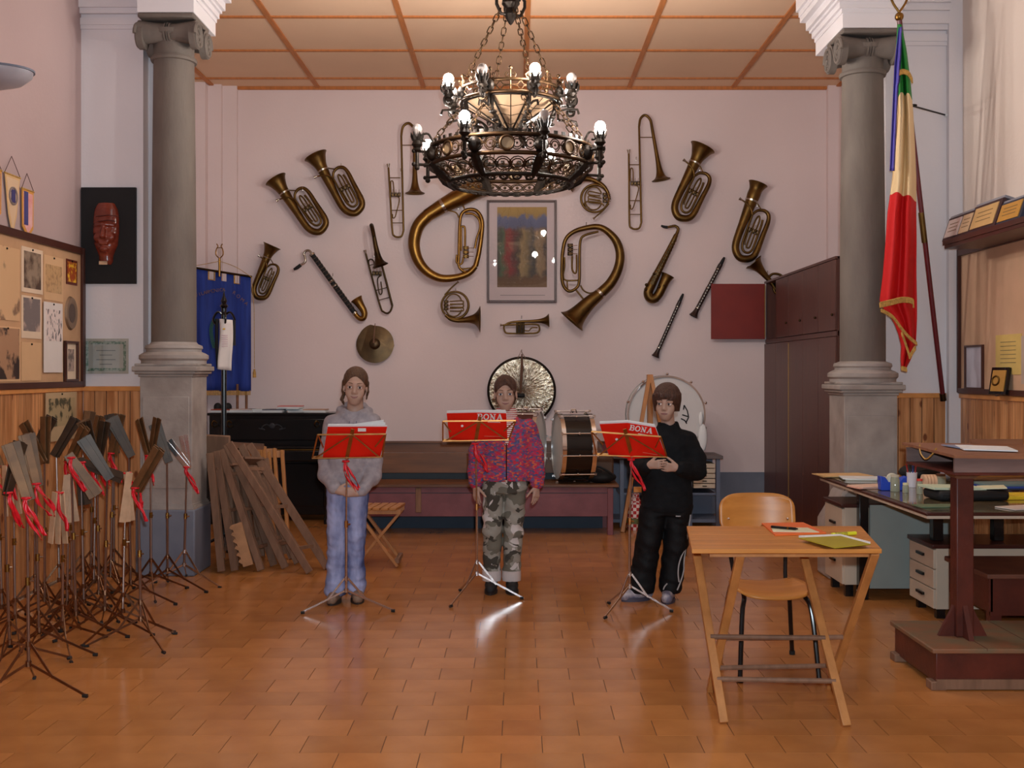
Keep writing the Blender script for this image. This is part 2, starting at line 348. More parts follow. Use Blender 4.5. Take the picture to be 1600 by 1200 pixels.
# ------------------------------------------------------------------ columns
def column(label, x, y, zt, zs, zcap, zct, hw):
    """zt pedestal top, zs shaft start, zcap capital start, zct capital top, hw half width of the pedestal"""
    t = thing('stone_column', label, 'column', (x, y, 0)); L = t
    p = MB().bb(x - hw, x + hw, y - hw, y + hw, .50, zt - .08); p.bb(x - hw + .02, x + hw - .02, y - hw - .008, y - hw, .62, zt - .22)
    p.build('pedestal', M_stone2, t, bevel=.008)
    MB().bb(x - hw - .025, x + hw + .025, y - hw - .025, y + hw + .025, 0, .47).build('painted_plinth', M_dado, t, bevel=.01)
    q = MB(); 
    for k in range(4): q.bb(x - hw - .02 + k * .007, x + hw + .02 - k * .007, y - hw - .02 + k * .007, y + hw + .02 - k * .007, .47 + k * .012, .482 + k * .012)
    q.build('plinth_moulding', M_stone2, t)
    q = MB()
    for k, (e, h) in enumerate(((.01, .02), (.03, .02), (.045, .035), (.03, .02))):
        z0 = zt - .08 + sum((.02, .02, .035, .02)[:k]); q.bb(x - hw - e, x + hw + e, y - hw - e, y + hw + e, z0, z0 + h)
    q.build('pedestal_cap', M_stone2, t, bevel=.006)
    r = .158; T = Matrix.Translation((x, y, 0))
    b = MB().lathe([(.0, zt + .01), (r + .07, zt + .01), (r + .07, zt + .035), (r + .085, zt + .05), (r + .085, zt + .075), (r + .06, zt + .09), (r + .035, zt + .10), (r + .035, zt + .115), (r + .045, zt + .125), (r + .04, zt + .145), (r + .012, zt + .155), (r, zs), (0, zs)], 40, T)
    b.build('base', M_stone2, t)
    prof = []
    for k in range(13):
        u = k / 12; prof.append((r * (1 - .1 * u ** 1.6), zs - .005 + (zcap - zs) * u))
    rt = r * .9
    MB().lathe([(0, zs - .005)] + prof + [(0, zcap)], 40, T).build('shaft', M_stone, t)
    MB().lathe([(rt - .01, zcap - .02), (rt + .016, zcap - .015), (rt + .022, zcap), (rt + .016, zcap + .015), (rt - .01, zcap + .02)], 40, T).build('astragal', M_stone, t)
    hh = zct - zcap
    MB().lathe([(0, zcap), (rt, zcap), (rt, zcap + hh * .35), (rt + .05, zcap + hh * .55), (rt + .05, zcap + hh * .65), (0, zcap + hh * .65)], 36, T).build('echinus', M_stone, t)
    ab = MB().bb(x - .2, x + .2, y - .2, y + .2, zct - hh * .12, zct); ab.build('abacus', M_stone, t, bevel=.012)
    zr = zct - hh * .45
    for sy in (-1, 1):
        bo = MB(); pts = []; rs = []
        for k in range(17):
            u = k / 16 * 2 - 1; pts.append((x + u * .205, y + sy * .12, zr + .008)); rs.append(.062 + .026 * abs(u) ** 1.5 - (.012 if abs(u) < .07 else 0))
        bo.tube(pts, rs, 18); bo.tube([(x, y + sy * .12, zr + .008), (x + .001, y + sy * .12, zr + .008)], .075, 18)
        bo.tube([(x - .022, y + sy * .12, zr + .008), (x - .012, y + sy * .12, zr + .008)], .07, 18); bo.tube([(x + .012, y + sy * .12, zr + .008), (x + .022, y + sy * .12, zr + .008)], .07, 18)
        bo.build('bolster', M_stone, t)
        for sx in (-1, 1):
            v = MB(); sp = []
            for k in range(44):
                a = k / 43 * 4.6 * math.pi; rr = .088 * (1 - k / 43) ** .8 + .008
                sp.append((x + sx * .212, y + sy * .125 + rr * math.cos(a) * sy, zr - .022 + rr * math.sin(a)))
            v.tube(sp, [.013 - .006 * k / 43 for k in range(44)], 6); v.sphere((x + sx * .213, y + sy * .125, zr - .022), .016, 10, 6)
            v.tube([(x + sx * .165, y + sy * .125, zr - .022), (x + sx * .208, y + sy * .125, zr - .022)], .09, 22)
            v.build('volute', M_stone, t)
    return t
def impost(name, x, y, z, sgn):
    b = MB(); s = .20
    b.bb(x - s, x + s, y - s, YP + .3, z, z + .10)
    for k, (e, za, zb) in enumerate(((.01, .10, .13), (.03, .13, .17), (.05, .17, .19), (.075, .19, .25), (.12, .25, .29), (.13, .29, .33), (.15, .33, .50))):
        b.bb(x - s - e, x + s + e, y - s - e, YP + .3, z + za, z + zb)
    b.bb(x - s, x + s, y - s, YP + .3, z + .5, 4.9)
    struct(name, b, M_pier)
CLX, CLY, CRX, CRY = (270 - CX) / F * 8.0, 8.03, (1341 - CX) / F * 8.0, 7.9
column('weathered grey stone column on the left beside the music stands', CLX, CLY, 1.49, 1.66, 3.70, 3.99, .185)
column('weathered grey stone column on the right beside the tricolour flag', CRX, CRY, 1.36, 1.52, 3.56, 3.84, .185)
impost('trim_5', CLX, CLY, 3.99, 1); impost('trim_6', CRX, CRY, 3.84, -1)
# flared plaster foot of the right pedestal
b = MB(); x, y = CRX, CRY
pts = [(-.30, 0), (-.30, .40), (-.24, .50), (-.20, .60), (-.12, .68), (.15, .68), (.15, 0)]
b.prism([(px, pz) for px, pz in pts], .30, Matrix.Translation((x, y - .20, 0)) @ Matrix.Rotation(math.pi / 2, 4, 'X') @ Matrix.Translation((0, 0, -.30)))
struct('trim_7', b, M_stone2, bevel=.02)
# ------------------------------------------------------------------ instruments hung on the back wall
def I(px, py, off): return P(px, py, W - off)
S1 = W / F
class Inst:
    def __init__(s, name, label, cat, c, off, hook=None, group=None):
        s.off = off; s.t = thing(name, label, cat, I(c[0], c[1], off), group)
        if hook:
            h = MB().tube([I(hook[0], hook[1], .001), I(hook[0], hook[1], off + .01)], .004, 6); h.tube([I(hook[0], hook[1], off + .01), I(hook[0], hook[1] - 5, off + .014)], .004, 6)
            h.build('hook', M_nickel, s.t)
    def path(s, pts, off=None, n=5, smooth=True):
        q = [(p[0], p[1], (p[2] if len(p) > 2 else (s.off if off is None else off))) for p in pts]
        if smooth and len(q) > 2: q = spline(q, n)
        return [I(*p) for p in q]
    def tube(s, part, pts, r, m=None, off=None, n=8, smooth=True, k=5):
        pp = s.path(pts, off, k, smooth)
        if hasattr(r, '__len__'): r = [v * S1 for v in np.interp(np.linspace(0, 1, len(pp)), np.linspace(0, 1, len(r)), r)]
        else: r = r * S1
        return MB().tube(pp, r, n).build(part, m or M_brass, s.t, smooth=60)
    def bell(s, pts, r, m=None, off=None, n=22, part='bell', k=5):
        pp = s.path(pts, off, k); R = np.interp(np.linspace(0, 1, len(pp)), np.linspace(0, 1, len(r)), r) if len(r) != len(pts) else np.array([v for v in np.array(spline([(a,) for a in r], k))[:, 0]])
        R = R * S1; b = MB().tube(pp, list(R), n, cap=False); h = len(pp) // 2
        b.tube(pp[h:][::-1], list((R[h:] - .0025)[::-1]), n, cap=False)
        t = (pp[-1] - pp[-2]).normalized(); q = Vector((0, 0, 1)).rotation_difference(t).to_matrix().to_4x4()
        b.torus(pp[-1], R[-1] - .001, .0028, n, 6, q)
        return b.build(part, m or M_brass, s.t, smooth=60)
    def valves(s, c, ang, n=3, sp=5.2, L=11, m=None, r=2.3):
        """a bank of rotary valves: n cylinders side by side, caps and levers"""
        ca, sa = math.cos(ang), math.sin(ang); b = MB(); lv = MB()
        for i in range(n):
            u = (i - (n - 1) / 2) * sp; cx, cy = c[0] + u * ca, c[1] + u * sa
            a = I(cx - sa * L * .28, cy + ca * L * .28, s.off); e = I(cx + sa * L * .28, cy - ca * L * .28, s.off)
            b.tube([a, e], r * S1, 10); b.tube([I(cx, cy, s.off - .02), I(cx, cy, s.off + .022)], r * .8 * S1, 10)
            lv.tube([I(cx, cy, s.off + .025), I(cx + sa * L * .75, cy - ca * L * .75, s.off + .03)], .5 * S1, 6)
        b.tube([I(c[0] - ca * sp * 1.4, c[1] - sa * sp * 1.4, s.off), I(c[0] + ca * sp * 1.4, c[1] + sa * sp * 1.4, s.off)], 1.2 * S1, 8)
        b.build('valve_block', m or M_dkbrass, s.t); lv.build('valve_levers', M_nickel, s.t)
def euphonium(label, bell, bottom, L, rb, hook, mt=None, part=1.0, cat='horn', off=None):
    ax = Vector((bottom[0] - bell[0], bottom[1] - bell[1])).normalized(); nn = Vector((ax.y, -ax.x))
    q = lambda u, v: (bell[0] + ax.x * u * L + nn.x * v * L, bell[1] + ax.y * u * L + nn.y * v * L)
    c = q(.55, .12); off = off or rb * S1 + .012
    s = Inst('tenor_horn' if L < 90 else 'euphonium', label, cat, c, off, hook)
    m = mt or M_brass; k = L / 108
    s.bell([q(.55, 0), q(.4, 0), q(.27, 0), q(.17, 0), q(.09, 0), q(.04, 0), q(0, 0)], [6.0 * k, 7 * k, 8 * k, 9.2 * k, rb * .68, rb * .82, rb], m)
    s.tube('bell_tube', [q(.54, 0), q(.7, .0), q(.84, .01), q(.93, .05), q(.985, .13), q(.96, .23), q(.9, .285), q(.8, .30)], [6.0 * k, 5.4 * k, 5.2 * k, 5.2 * k, 5.2 * k, 5 * k, 4.6 * k, 4.4 * k], m, n=12)
    s.tube('outer_branch', [q(.8, .30), q(.6, .30), q(.42, .30), q(.33, .27), q(.30, .2), q(.33, .12), q(.40, .075)], [4.4 * k, 3.6 * k, 3.2 * k, 2.8 * k, 2.4 * k, 2 * k, 1.8 * k], m, n=10)
    s.tube('inner_branch', [q(.40, .075), q(.6, .08), q(.8, .09), q(.88, .13), q(.89, .19), q(.84, .235), q(.7, .24), q(.5, .235), q(.42, .225)], 1.7 * k, m)
    s.tube('tuning_slide', [q(.6, .19), q(.45, .19), q(.39, .165), q(.45, .14), q(.6, .14)], 1.3 * k, m)
    s.tube('valve_slide', [q(.6, .15), q(.8, .15), q(.83, .17), q(.8, .195), q(.62, .195)], 1.2 * k, m)
    s.tube('third_slide', [q(.6, .10), q(.78, .115), q(.8, .13)], 1.1 * k, m)
    s.valves(q(.6, .165), math.atan2(nn.y, nn.x), 3, 6 * k, 12 * k)
    s.tube('mouthpipe', [q(.40, .075), q(.33, .02, ), q(.29, -.06), q(.275, -.115)], [1.6 * k, 1.3 * k, 1.2 * k, 1.1 * k], m, off=off + .055)
    e = q(.275, -.115); e2 = q(.268, -.16)
    s.tube('mouthpiece', [e, e2], [1.2 * k, 2.4 * k], M_nickel, off=off + .055, smooth=False)
    s.tube('brace', [q(.22, .05), q(.30, .16)], .9 * k, m, smooth=False)
    s.tube('ferrule', [q(.23, 0), q(.25, 0)], [9.2 * k, 8.8 * k], M_nickel, smooth=False, n=16)
    return s
euphonium('small dull brass tenor horn hanging beside the blue banner', (425, 384), (394.7, 453), 84, 14, (425, 431))
euphonium('brass euphonium tilted left, lower of the left pair above the bass clarinet', (430.7, 280), (479, 355), 108, 17.5, (473, 297))
euphonium('brass euphonium tilted left, upper of the left pair next to a trombone', (493, 243), (535, 325), 110, 18.5, (533, 260))
euphonium('wide-belled brass euphonium tilted right above the saxophone', (1098, 230), (1052, 321), 116, 20, (1093, 266))
euphonium('slim brass baritone horn tilted right, far right above the open cupboard door', (1184.5, 287), (1148, 382), 120, 15, (1183, 322))
def trombone(label, mp, lb, ub, rb, rt, tb, bs, be, r_b, hook, off=.11):
    s = Inst('valve_trombone', label, 'trombone', ((lb[0] + rb[0]) / 2, (mp[1] + lb[1]) / 2), off, hook)
    s.tube('mouthpipe', [mp, ((mp[0] + lb[0]) / 2, (mp[1] + lb[1]) / 2), lb, ((lb[0] + ub[0]) / 2 - 1.5, ub[1] - 2), ub, ((rb[0] + ub[0]) / 2 + 1.5, ub[1] - 2), rb], 1.5)
    s.tube('main_slide_tube', [rb, ((rb[0] + rt[0]) / 2, (rb[1] + rt[1]) / 2), rt], 1.6)
    s.tube('top_bow', [rt, ((rt[0] * 3 + tb[0]) / 4, (rt[1] + tb[1] * 2.4) / 3.4), tb, ((bs[0] * 3 + tb[0]) / 4, (bs[1] + tb[1] * 1.6) / 2.6), bs], [1.7, 1.9, 2.1, 2.2, 2.3])
    dx, dy = be[0] - bs[0], be[1] - bs[1]; q = lambda u: (bs[0] + dx * u, bs[1] + dy * u)
    s.bell([bs, q(.3), q(.6), q(.78), q(.88), q(.94), q(.975), q(1)], [2.3, 2.7, 3.3, 4.4, 6, 8, 11, r_b])
    s.tube('mouthpiece', [(mp[0], mp[1]), (mp[0] - .4, mp[1] - 6)], [1.4, 3], M_nickel, smooth=False)
    L = lb[1] - mp[1]; X = lambda v, u: (mp[0] + (lb[0] - mp[0]) * v + u * (rb[0] - lb[0]), mp[1] + L * v)
    for v in (.16, .68, .88): s.tube('crossbar', [X(v, 0), X(v, 1)], .7, smooth=False)
    s.tube('bell_brace', [((rt[0] * .6 + rb[0] * .4), rt[1] + (rb[1] - rt[1]) * .33), q(.16)] if False else [(rt[0], bs[1] + dy * .2), q(.2)], .7, smooth=False)
    s.tube('first_slide', [X(.4, .1), X(.24, .12), X(.21, .22), X(.24, .34), X(.4, .36)], .9)
    s.tube('second_slide', [X(.45, .42), X(.5, .8), X(.72, .45), X(.79, .3), X(.8, .12), X(.74, .1)], .9)
    s.valves(X(.43, .52), 0, 3, 5, 11); return s
trombone('long brass valve trombone hanging left of the chandelier', (607, 262), (613, 360), (622, 370.5), (630.5, 360), (627, 212), (638, 192.5), (648, 208), (648.5, 302), 15, (626, 268))
trombone('long brass valve trombone hanging right of the chandelier', (982.5, 240), (983.5, 348), (993, 358), (1002, 348), (998.5, 198), (1008, 180), (1018.5, 198), (1033, 281), 14.5, (994, 250))
# dark trombone whose bell section stands out from the wall
s = Inst('valve_trombone', 'dark blackened valve trombone, its bell section turned out from the wall', 'trombone', (592, 430), .05, (585, 400))
s.tube('mouthpipe', [(571.5, 396), (583, 440), (595, 481), (599, 487), (605, 489.5), (610, 486), (613, 478)], 1.5, M_dkbrass)
s.tube('mouthpiece', [(571.5, 396), (570, 391)], [1.3, 2.6], M_nickel, smooth=False)
s.tube('main_slide_tube', [(613, 478), (604, 442), (594, 405), (584, 368)], 1.7, M_dkbrass, smooth=False)
s.tube('top_bow', [(584, 368, .05), (581, 356, .08), (580.5, 352, .14), (582, 358, .21), (584.5, 370, .24)], [2.2, 3, 3.4, 3.3, 3], M_dkbrass)
s.bell([(584.5, 370, .24), (587, 384, .24), (589.5, 396, .24), (591.5, 405, .24), (593, 411, .24), (594.3, 415, .24)], [3, 3.6, 4.4, 6, 9, 12.5], M_dkbrass)
for v in (.22, .68, .86):
    a = (571.5 + 23.5 * v, 396 + 85 * v); s.tube('crossbar', [a, (a[0] + 19, a[1] - 5)], .7, M_dkbrass, smooth=False)
s.tube('first_slide', [(578, 420), (576, 408), (580, 405), (584, 409), (586, 420)], 1, M_dkbrass)
s.tube('second_slide', [(596, 430), (590, 436), (592, 456), (595, 460), (597, 455), (595, 440)], 1, M_dkbrass)
s.valves((589, 427), .0, 3, 5, 12, M_dkbrass)
# helicons
s = Inst('helicon', 'huge brass helicon bass with its bell hidden behind the chandelier, left of the framed print', 'helicon', (700, 380), .157, (716, 326))
s.bell([(667, 337), (680, 329), (692, 321.5), (706, 314), (720, 307), (734, 299), (746, 291), (753, 286)], [9.8, 10.6, 11.4, 12.6, 14, 15.5, 18, 22], M_brass2)
s.tube('great_loop', [(669, 336), (657, 348), (650, 362), (647, 383), (653, 406), (667, 424), (688, 434.5), (712, 433.6), (732, 427), (743, 416)], [9.8, 9.8, 9.6, 9.2, 8.2, 7.2, 6.2, 5.4, 4.8, 4.2], M_brass2, n=14)
s.tube('upper_branch', [(743, 416), (748, 396), (752.4, 367), (753, 344), (745, 330), (732, 327.5), (721, 335), (718, 357), (717, 400), (717, 416), (725, 424), (738, 421), (746, 408)], [4.2, 3.8, 3.3, 3, 2.8, 2.6, 2.4, 2.2, 2, 2, 2], M_brass2, n=10)
s.tube('inner_branch', [(742, 388), (745, 372), (750, 356), (748, 342), (738, 334), (727, 334)], 1.8, M_brass2)
s.tube('tuning_slide', [(720.5, 392), (720.5, 358), (723.5, 354), (726.5, 358), (726.5, 388)], 1.7, M_brass2)
s.tube('valve_slide', [(714, 398), (713, 408), (717, 413), (722, 411), (724, 402)], 1.5, M_brass2)
s.tube('lower_slide', [(718, 420), (728, 420), (740, 418)], 1.3, M_brass2)
s.tube('brace', [(720, 313), (726, 327)], 1.2, M_brass2, smooth=False); s.tube('brace', [(696, 328), (712, 332), (717, 340)], 1.1, M_brass2)
s.tube('ferrule', [(690, 322.8), (694, 320.5)], [11.9, 12.2], M_nickel, smooth=False, n=18)
s.valves((728, 394), math.pi / 2, 3, 6.5, 16, M_brass, 3)
s = Inst('helicon', 'huge brass helicon bass with its bell pointing down left, right of the framed print', 'helicon', (925, 430), .157, (916, 352))
s.bell([(938, 458.5), (931, 464.5), (923, 471), (915, 478.5), (908, 486), (902, 492.5), (897, 498), (893.5, 502)], [8.6, 9.4, 10.4, 11.6, 13, 14.8, 17.5, 22], M_brass)
s.tube('great_loop', [(936, 460), (945, 452), (955, 441), (965, 422), (969, 400), (964, 379), (951, 363), (935, 354.5), (914, 356.5), (895, 363), (883, 376), (878.5, 400)], [8.6, 8.4, 8, 7.4, 7, 6.4, 5.4, 4.6, 4, 3.4, 3, 2.8], M_brass, n=14)
s.tube('lower_branch', [(878.5, 400), (878, 434), (882, 449), (890, 455), (900, 450.5), (905, 439), (905.5, 400), (907, 376), (914, 367.5), (935, 362)], [2.8, 2.6, 2.5, 2.4, 2.2, 2, 1.8], M_brass, n=10)
s.tube('mouthpipe', [(907, 446), (912, 454), (921, 458), (931, 456)], 1.2)
s.tube('tuning_slide', [(882, 402), (882, 418), (880, 430), (884, 438), (903, 438)], 1.3)
s.tube('valve_slide', [(894, 400), (894, 420), (898, 427), (901, 422), (901, 398)], 1.4)
s.tube('brace', [(886, 438), (887, 453)], 1.1, smooth=False); s.tube('brace', [(900, 453), (912, 468)], 1.4, smooth=False)
s.tube('ferrule', [(936.5, 459.8), (939.5, 457)], [9.2, 9], M_nickel, smooth=False, n=18)
s.valves((891, 390), math.pi / 2, 3, 6.5, 15, M_dkbrass, 3)
# french horns
def french_horn(label, c, r, bellp, bellr, pipe, hook, va):
    s = Inst('french_horn', label, 'horn', c, .135, hook)
    s.tube('outer_coil', [(c[0] + r * math.cos(a), c[1] + r * math.sin(a)) for a in np.linspace(va, va + 5.9, 22)], [1.6, 1.7, 2, 2.3], n=8, k=3)
    s.tube('inner_coil', [(c[0] + r * .72 * math.cos(a) * .9 - 2, c[1] + r * .84 * math.sin(a)) for a in np.linspace(.4, 5.8, 16)], 1.1, k=3)
    s.bell(bellp, bellr)
    s.tube('mouthpipe', pipe, [1.5, 1.2, 1]); s.tube('mouthpiece', [pipe[-1], (pipe[-1][0] + (pipe[-1][0] - pipe[-2][0]) * .25, pipe[-1][1] + (pipe[-1][1] - pipe[-2][1]) * .25)], [1, 2.2], M_nickel, smooth=False)
    return s
s = french_horn('brass french horn with bell facing right, below the left helicon', (711, 477), 21, [(696, 492), (704, 498.5), (714, 500.8), (724, 500.3), (733, 499.2), (741, 498.7), (746, 498.6), (750, 498.6)], [2.6, 2.9, 3.3, 4, 5.4, 8.2, 13, 20], [(695, 461), (705, 450), (714, 442)], (712, 456), 2.4)
for dy in (-5, 0, 6): s.tube('valve_slide', [(703, 476 + dy), (722, 475 + dy), (724, 477.5 + dy), (722, 480 + dy), (703, 480 + dy)], 1, k=3)
s.valves((697, 477), math.pi / 2, 3, 5.5, 13)
s = french_horn('brass french horn partly behind the chandelier, above the right helicon', (929.5, 310), 21.5, [(952, 312), (950, 302), (944, 292), (934, 284.5), (922, 280), (910, 278.5), (898, 280), (888, 284)], [2.4, 2.6, 3, 3.5, 4, 5.2, 8, 17], [(951, 318), (942, 329), (930, 339.5)], (925, 288), -.2)
for dy in (-7, 0, 5): s.tube('valve_slide', [(940, 310 + dy), (922, 306 + dy), (919, 309 + dy), (922, 311.5 + dy), (938, 313 + dy)], 1, k=3)
s.tube('loop', [(921, 325), (913, 319), (918, 315), (938, 317), (944, 322)], 1.1)
s.valves((945, 309), math.pi / 2, 3, 5.5, 12)
# trumpet
s = Inst('trumpet', 'small brass trumpet hung level below the framed print', 'trumpet', (820, 510), .075, (815, 498))
s.bell([(792, 506), (800, 503.6), (815, 502.5), (830, 502), (841, 501.5), (848, 501.2), (853, 501), (857.5, 500.8)], [1.8, 1.8, 2, 2.3, 3, 4.4, 6.6, 10.5])
s.tube('main_tubing', [(792, 506), (788, 509), (787.5, 514), (790, 519.5), (796, 521), (815, 521), (836, 520.6), (842, 517.5), (843, 513), (841, 508), (834, 506.5), (815, 507), (786, 508)], 1.4)
s.tube('mouthpiece', [(786, 508), (781.5, 508)], [1, 2.3], M_nickel, smooth=False)
s.tube('third_slide', [(816, 516), (826, 517), (829, 514), (832, 512), (840, 512)], 1)
for i in range(3): s.tube('valve', [(808.5 + i * 4.6, 504), (808.5 + i * 4.6, 521)], 2.1, M_dkbrass, smooth=False, n=12)
# bass clarinet
s = Inst('bass_clarinet', 'black bass clarinet with upturned brass bell and curved neck on the left', 'clarinet', (515, 440), .07, (520, 432))
s.tube('mouthpiece', [(459, 421), (464, 418.5), (470, 414)], [1.6, 2.8, 2.8], M_blackm)
s.tube('neck', [(470, 414), (477, 409), (476.5, 402), (475, 396.5), (478, 392), (483.5, 392), (488, 398)], 1.9, M_nickel)
s.tube('upper_joint', [(487, 396.5), (521, 444)], 3.8, M_blackm, smooth=False, n=12); s.tube('lower_joint', [(521, 444), (555, 490)], 4.0, M_blackm, smooth=False, n=12)
for u in (.0, .45, .52, .98): s.tube('ferrule', [(487 + 68 * u, 396.5 + 93.5 * u), (488.8 + 68 * u, 399 + 93.5 * u)], 4.6, M_nickel, smooth=False, n=12)
s.bell([(554, 488.5), (558, 494), (563, 497.8), (568, 496.5), (569.5, 490.5), (567.5, 484), (563.5, 477.5), (559.5, 471), (557, 467)], [3.6, 3.7, 4, 4.4, 4.8, 5.4, 6.2, 7.6, 9.6], M_brass2)
k = MB()
for i in range(16):
    u = .06 + i * .056; cx, cy = 488 + 67 * u, 398 + 92 * u
    k.tube([I(cx - 2.5, cy + 1.5, .105), I(cx + 2.5, cy - 1.5, .108)], .6 * S1, 6); k.tube([I(cx + 3.5, cy - 2.5, .09), I(cx + 6.5, cy + 3, .09)], .4 * S1, 6)
k.build('keywork', M_dnickel, s.t)
# saxophone
s = Inst('saxophone', 'tarnished tenor saxophone hanging upright to the right of the right helicon', 'saxophone', (1030, 410), .085, (1042, 395))
s.tube('mouthpiece', [(1033, 352.5), (1038, 354.5), (1043, 355)], [1.4, 2.2, 2.4], M_blackm)
s.tube('neck', [(1043, 355), (1049, 353.8), (1055, 353.2), (1059.5, 357), (1058.5, 363), (1056, 368)], [1.8, 2.1, 2.4, 2.8])
s.tube('body', [(1056.5, 367), (1045, 391), (1030, 421), (1018, 445), (1013, 456), (1014.5, 464), (1020, 467), (1026, 464.5)], [3.4, 4.4, 5.6, 7, 7.4, 7.4, 7.4, 7.4], n=14)
s.bell([(1025, 465), (1030, 458.5), (1034, 450), (1038, 441), (1041, 435), (1043.5, 430)], [6.8, 7, 7.2, 7.8, 8.6, 10.5])
k = MB()
for i in range(15):
    u = i / 14; cx, cy = 1053 - 34 * u, 374 + 68 * u
    k.tube([I(cx, cy, .085 + (3 + 3 * u) * S1), I(cx, cy, .092 + (3.4 + 3 * u) * S1)], (1.6 + 1.4 * u) * S1, 10)
    k.tube([I(cx + 4 + 2 * u, cy - 1, .1), I(cx + 3 + 2 * u, cy + 4, .1)], .6 * S1, 6)
for cx, cy in ((1022, 428), (1010, 445), (1009, 452), (1037, 446), (1030, 448)): k.sphere(I(cx, cy, .12), 2.6 * S1, 8, 6)
k.tube([I(1050, 380, .12), I(1017, 444, .13)], .5 * S1, 6); k.build('keywork', M_dkbrass, s.t)
# clarinets
def clarinet(label, a, b, r, m, hook):
    s = Inst('clarinet', label, 'clarinet', ((a[0] + b[0]) / 2, (a[1] + b[1]) / 2), .045, hook)
    q = lambda u: (a[0] + (b[0] - a[0]) * u, a[1] + (b[1] - a[1]) * u)
    s.tube('mouthpiece', [q(0), q(.05), q(.12)], [r * .45, r * .8, r * .9], M_blackm)
    s.tube('barrel', [q(.12), q(.2)], [r * 1.1, r * 1.1], m, smooth=False); s.tube('upper_joint', [q(.2), q(.52)], r, m, smooth=False, n=10); s.tube('lower_joint', [q(.52), q(.86)], r * 1.05, m, smooth=False, n=10)
    s.bell([q(.86), q(.9), q(.95), q(1)], [r * 1.05, r * 1.15, r * 1.5, r * 2.2], m, n=14)
    for u in (.2, .52, .86): s.tube('ferrule', [q(u), q(u + .012)], r * 1.2, M_nickel, smooth=False)
    k = MB(); dx, dy = (b[0] - a[0]), (b[1] - a[1]); Ln = math.hypot(dx, dy); nx, ny = dy / Ln, -dx / Ln
    for i in range(14):
        c = q(.24 + i * .046); k.tube([I(c[0], c[1], .045 + r * S1), I(c[0], c[1], .05 + r * S1)], r * .32 * S1, 8)
        k.tube([I(c[0] + nx * r * 1.3, c[1] + ny * r * 1.3, .05), I(c[0] + nx * r * 1.3 + dx * .04, c[1] + ny * r * 1.3 + dy * .04, .05)], .3 * S1, 5)
    k.build('keywork', M_dnickel, s.t)
M_rose = mat('dark_rosewood', (44, 26, 22), .35, var=.2)
clarinet('dark clarinet hung diagonally, upper one beside the open cupboard door', (1132, 402), (1083.5, 494), 3.3, M_rose, (1108, 446))
clarinet('dark clarinet hung diagonally, lower one left of the open cupboard door', (1067.5, 459), (1024, 557), 2.9, M_rose, (1047, 505))
# horn mostly behind the open door
s = Inst('tenor_horn', 'brass horn whose bell peeks out above the open cupboard door', 'horn', (1200, 430), .08, (1199, 428))
s.bell([(1212, 452), (1204, 440), (1197, 432), (1191, 425), (1186, 419), (1181, 413.5), (1177.5, 409.5)], [3, 3.6, 4.4, 5.6, 7.4, 10.5, 15])
s.tube('tubing', [(1200, 434), (1208, 428), (1220, 430), (1226, 440), (1222, 455), (1212, 458), (1208, 448)], 2)
# cymbal pair
s = Inst('cymbal', 'tarnished bronze cymbal with a leather hand strap, hung above the girl in grey', 'cymbal', (586, 538), .05, (586, 510))
M_cym = mat('tarnished_cymbal', (92, 74, 50), .42, .9, c2=(56, 44, 34), scale=12, contrast=.4)
R = Matrix.Translation(I(586, 538, .035)) @ Matrix.Rotation(math.radians(90 - 8), 4, 'X')
q = MB().lathe([(.0, .052), (.03, .05), (.048, .036), (.056, .020), (.10, .012), (.15, .006), (.192, 0), (.190, -.003), (.10, .006), (.05, .012), (0, .04)], 48, R)
q.build('plate', M_cym, s.t)
q = MB().lathe([(.048, .005), (.10, -.002), (.15, -.008), (.186, -.014), (.184, -.016), (.05, .0)], 48, R @ Matrix.Translation((.012, .03, 0)) @ Matrix.Rotation(.12, 4, 'Y')); q.build('rear_plate', M_cym, s.t)
MB().tube([I(584, 536, .10), I(584.5, 524, .105), I(585.5, 512, .09), I(586, 507, .05)], [.008, .007, .006, .005], 8).build('strap', M_greywood, s.t)
# framed print
t = thing('framed_print', 'dark-framed colour art print under glass at the centre of the back wall', 'picture', I(815, 393, .02))
fx0, fx1, fz0, fz1 = xw(761), xw(869.5), H - (473 - CY) * S1, H - (313.5 - CY) * S1
y0 = W - .045; b = .022
for nm, a in (('frame_side', (fx0, fx0 + b, fz0, fz1)), ('frame_side', (fx1 - b, fx1, fz0, fz1)), ('frame_rail', (fx0 + b, fx1 - b, fz1 - b, fz1)), ('frame_rail', (fx0 + b, fx1 - b, fz0, fz0 + b))):
    MB().bb(a[0], a[1], y0, W - .002, a[2], a[3]).build(nm, M_frame, t, bevel=.003)
MB().bb(fx0 + b, fx1 - b, W - .018, W - .002, fz0 + b, fz1 - b).build('mount', mat('print_mount', (206, 172, 170), .7, var=.02), t)
ix0, ix1, iz0, iz1 = xw(777), xw(854.5), H - (449 - CY) * S1, H - (324 - CY) * S1
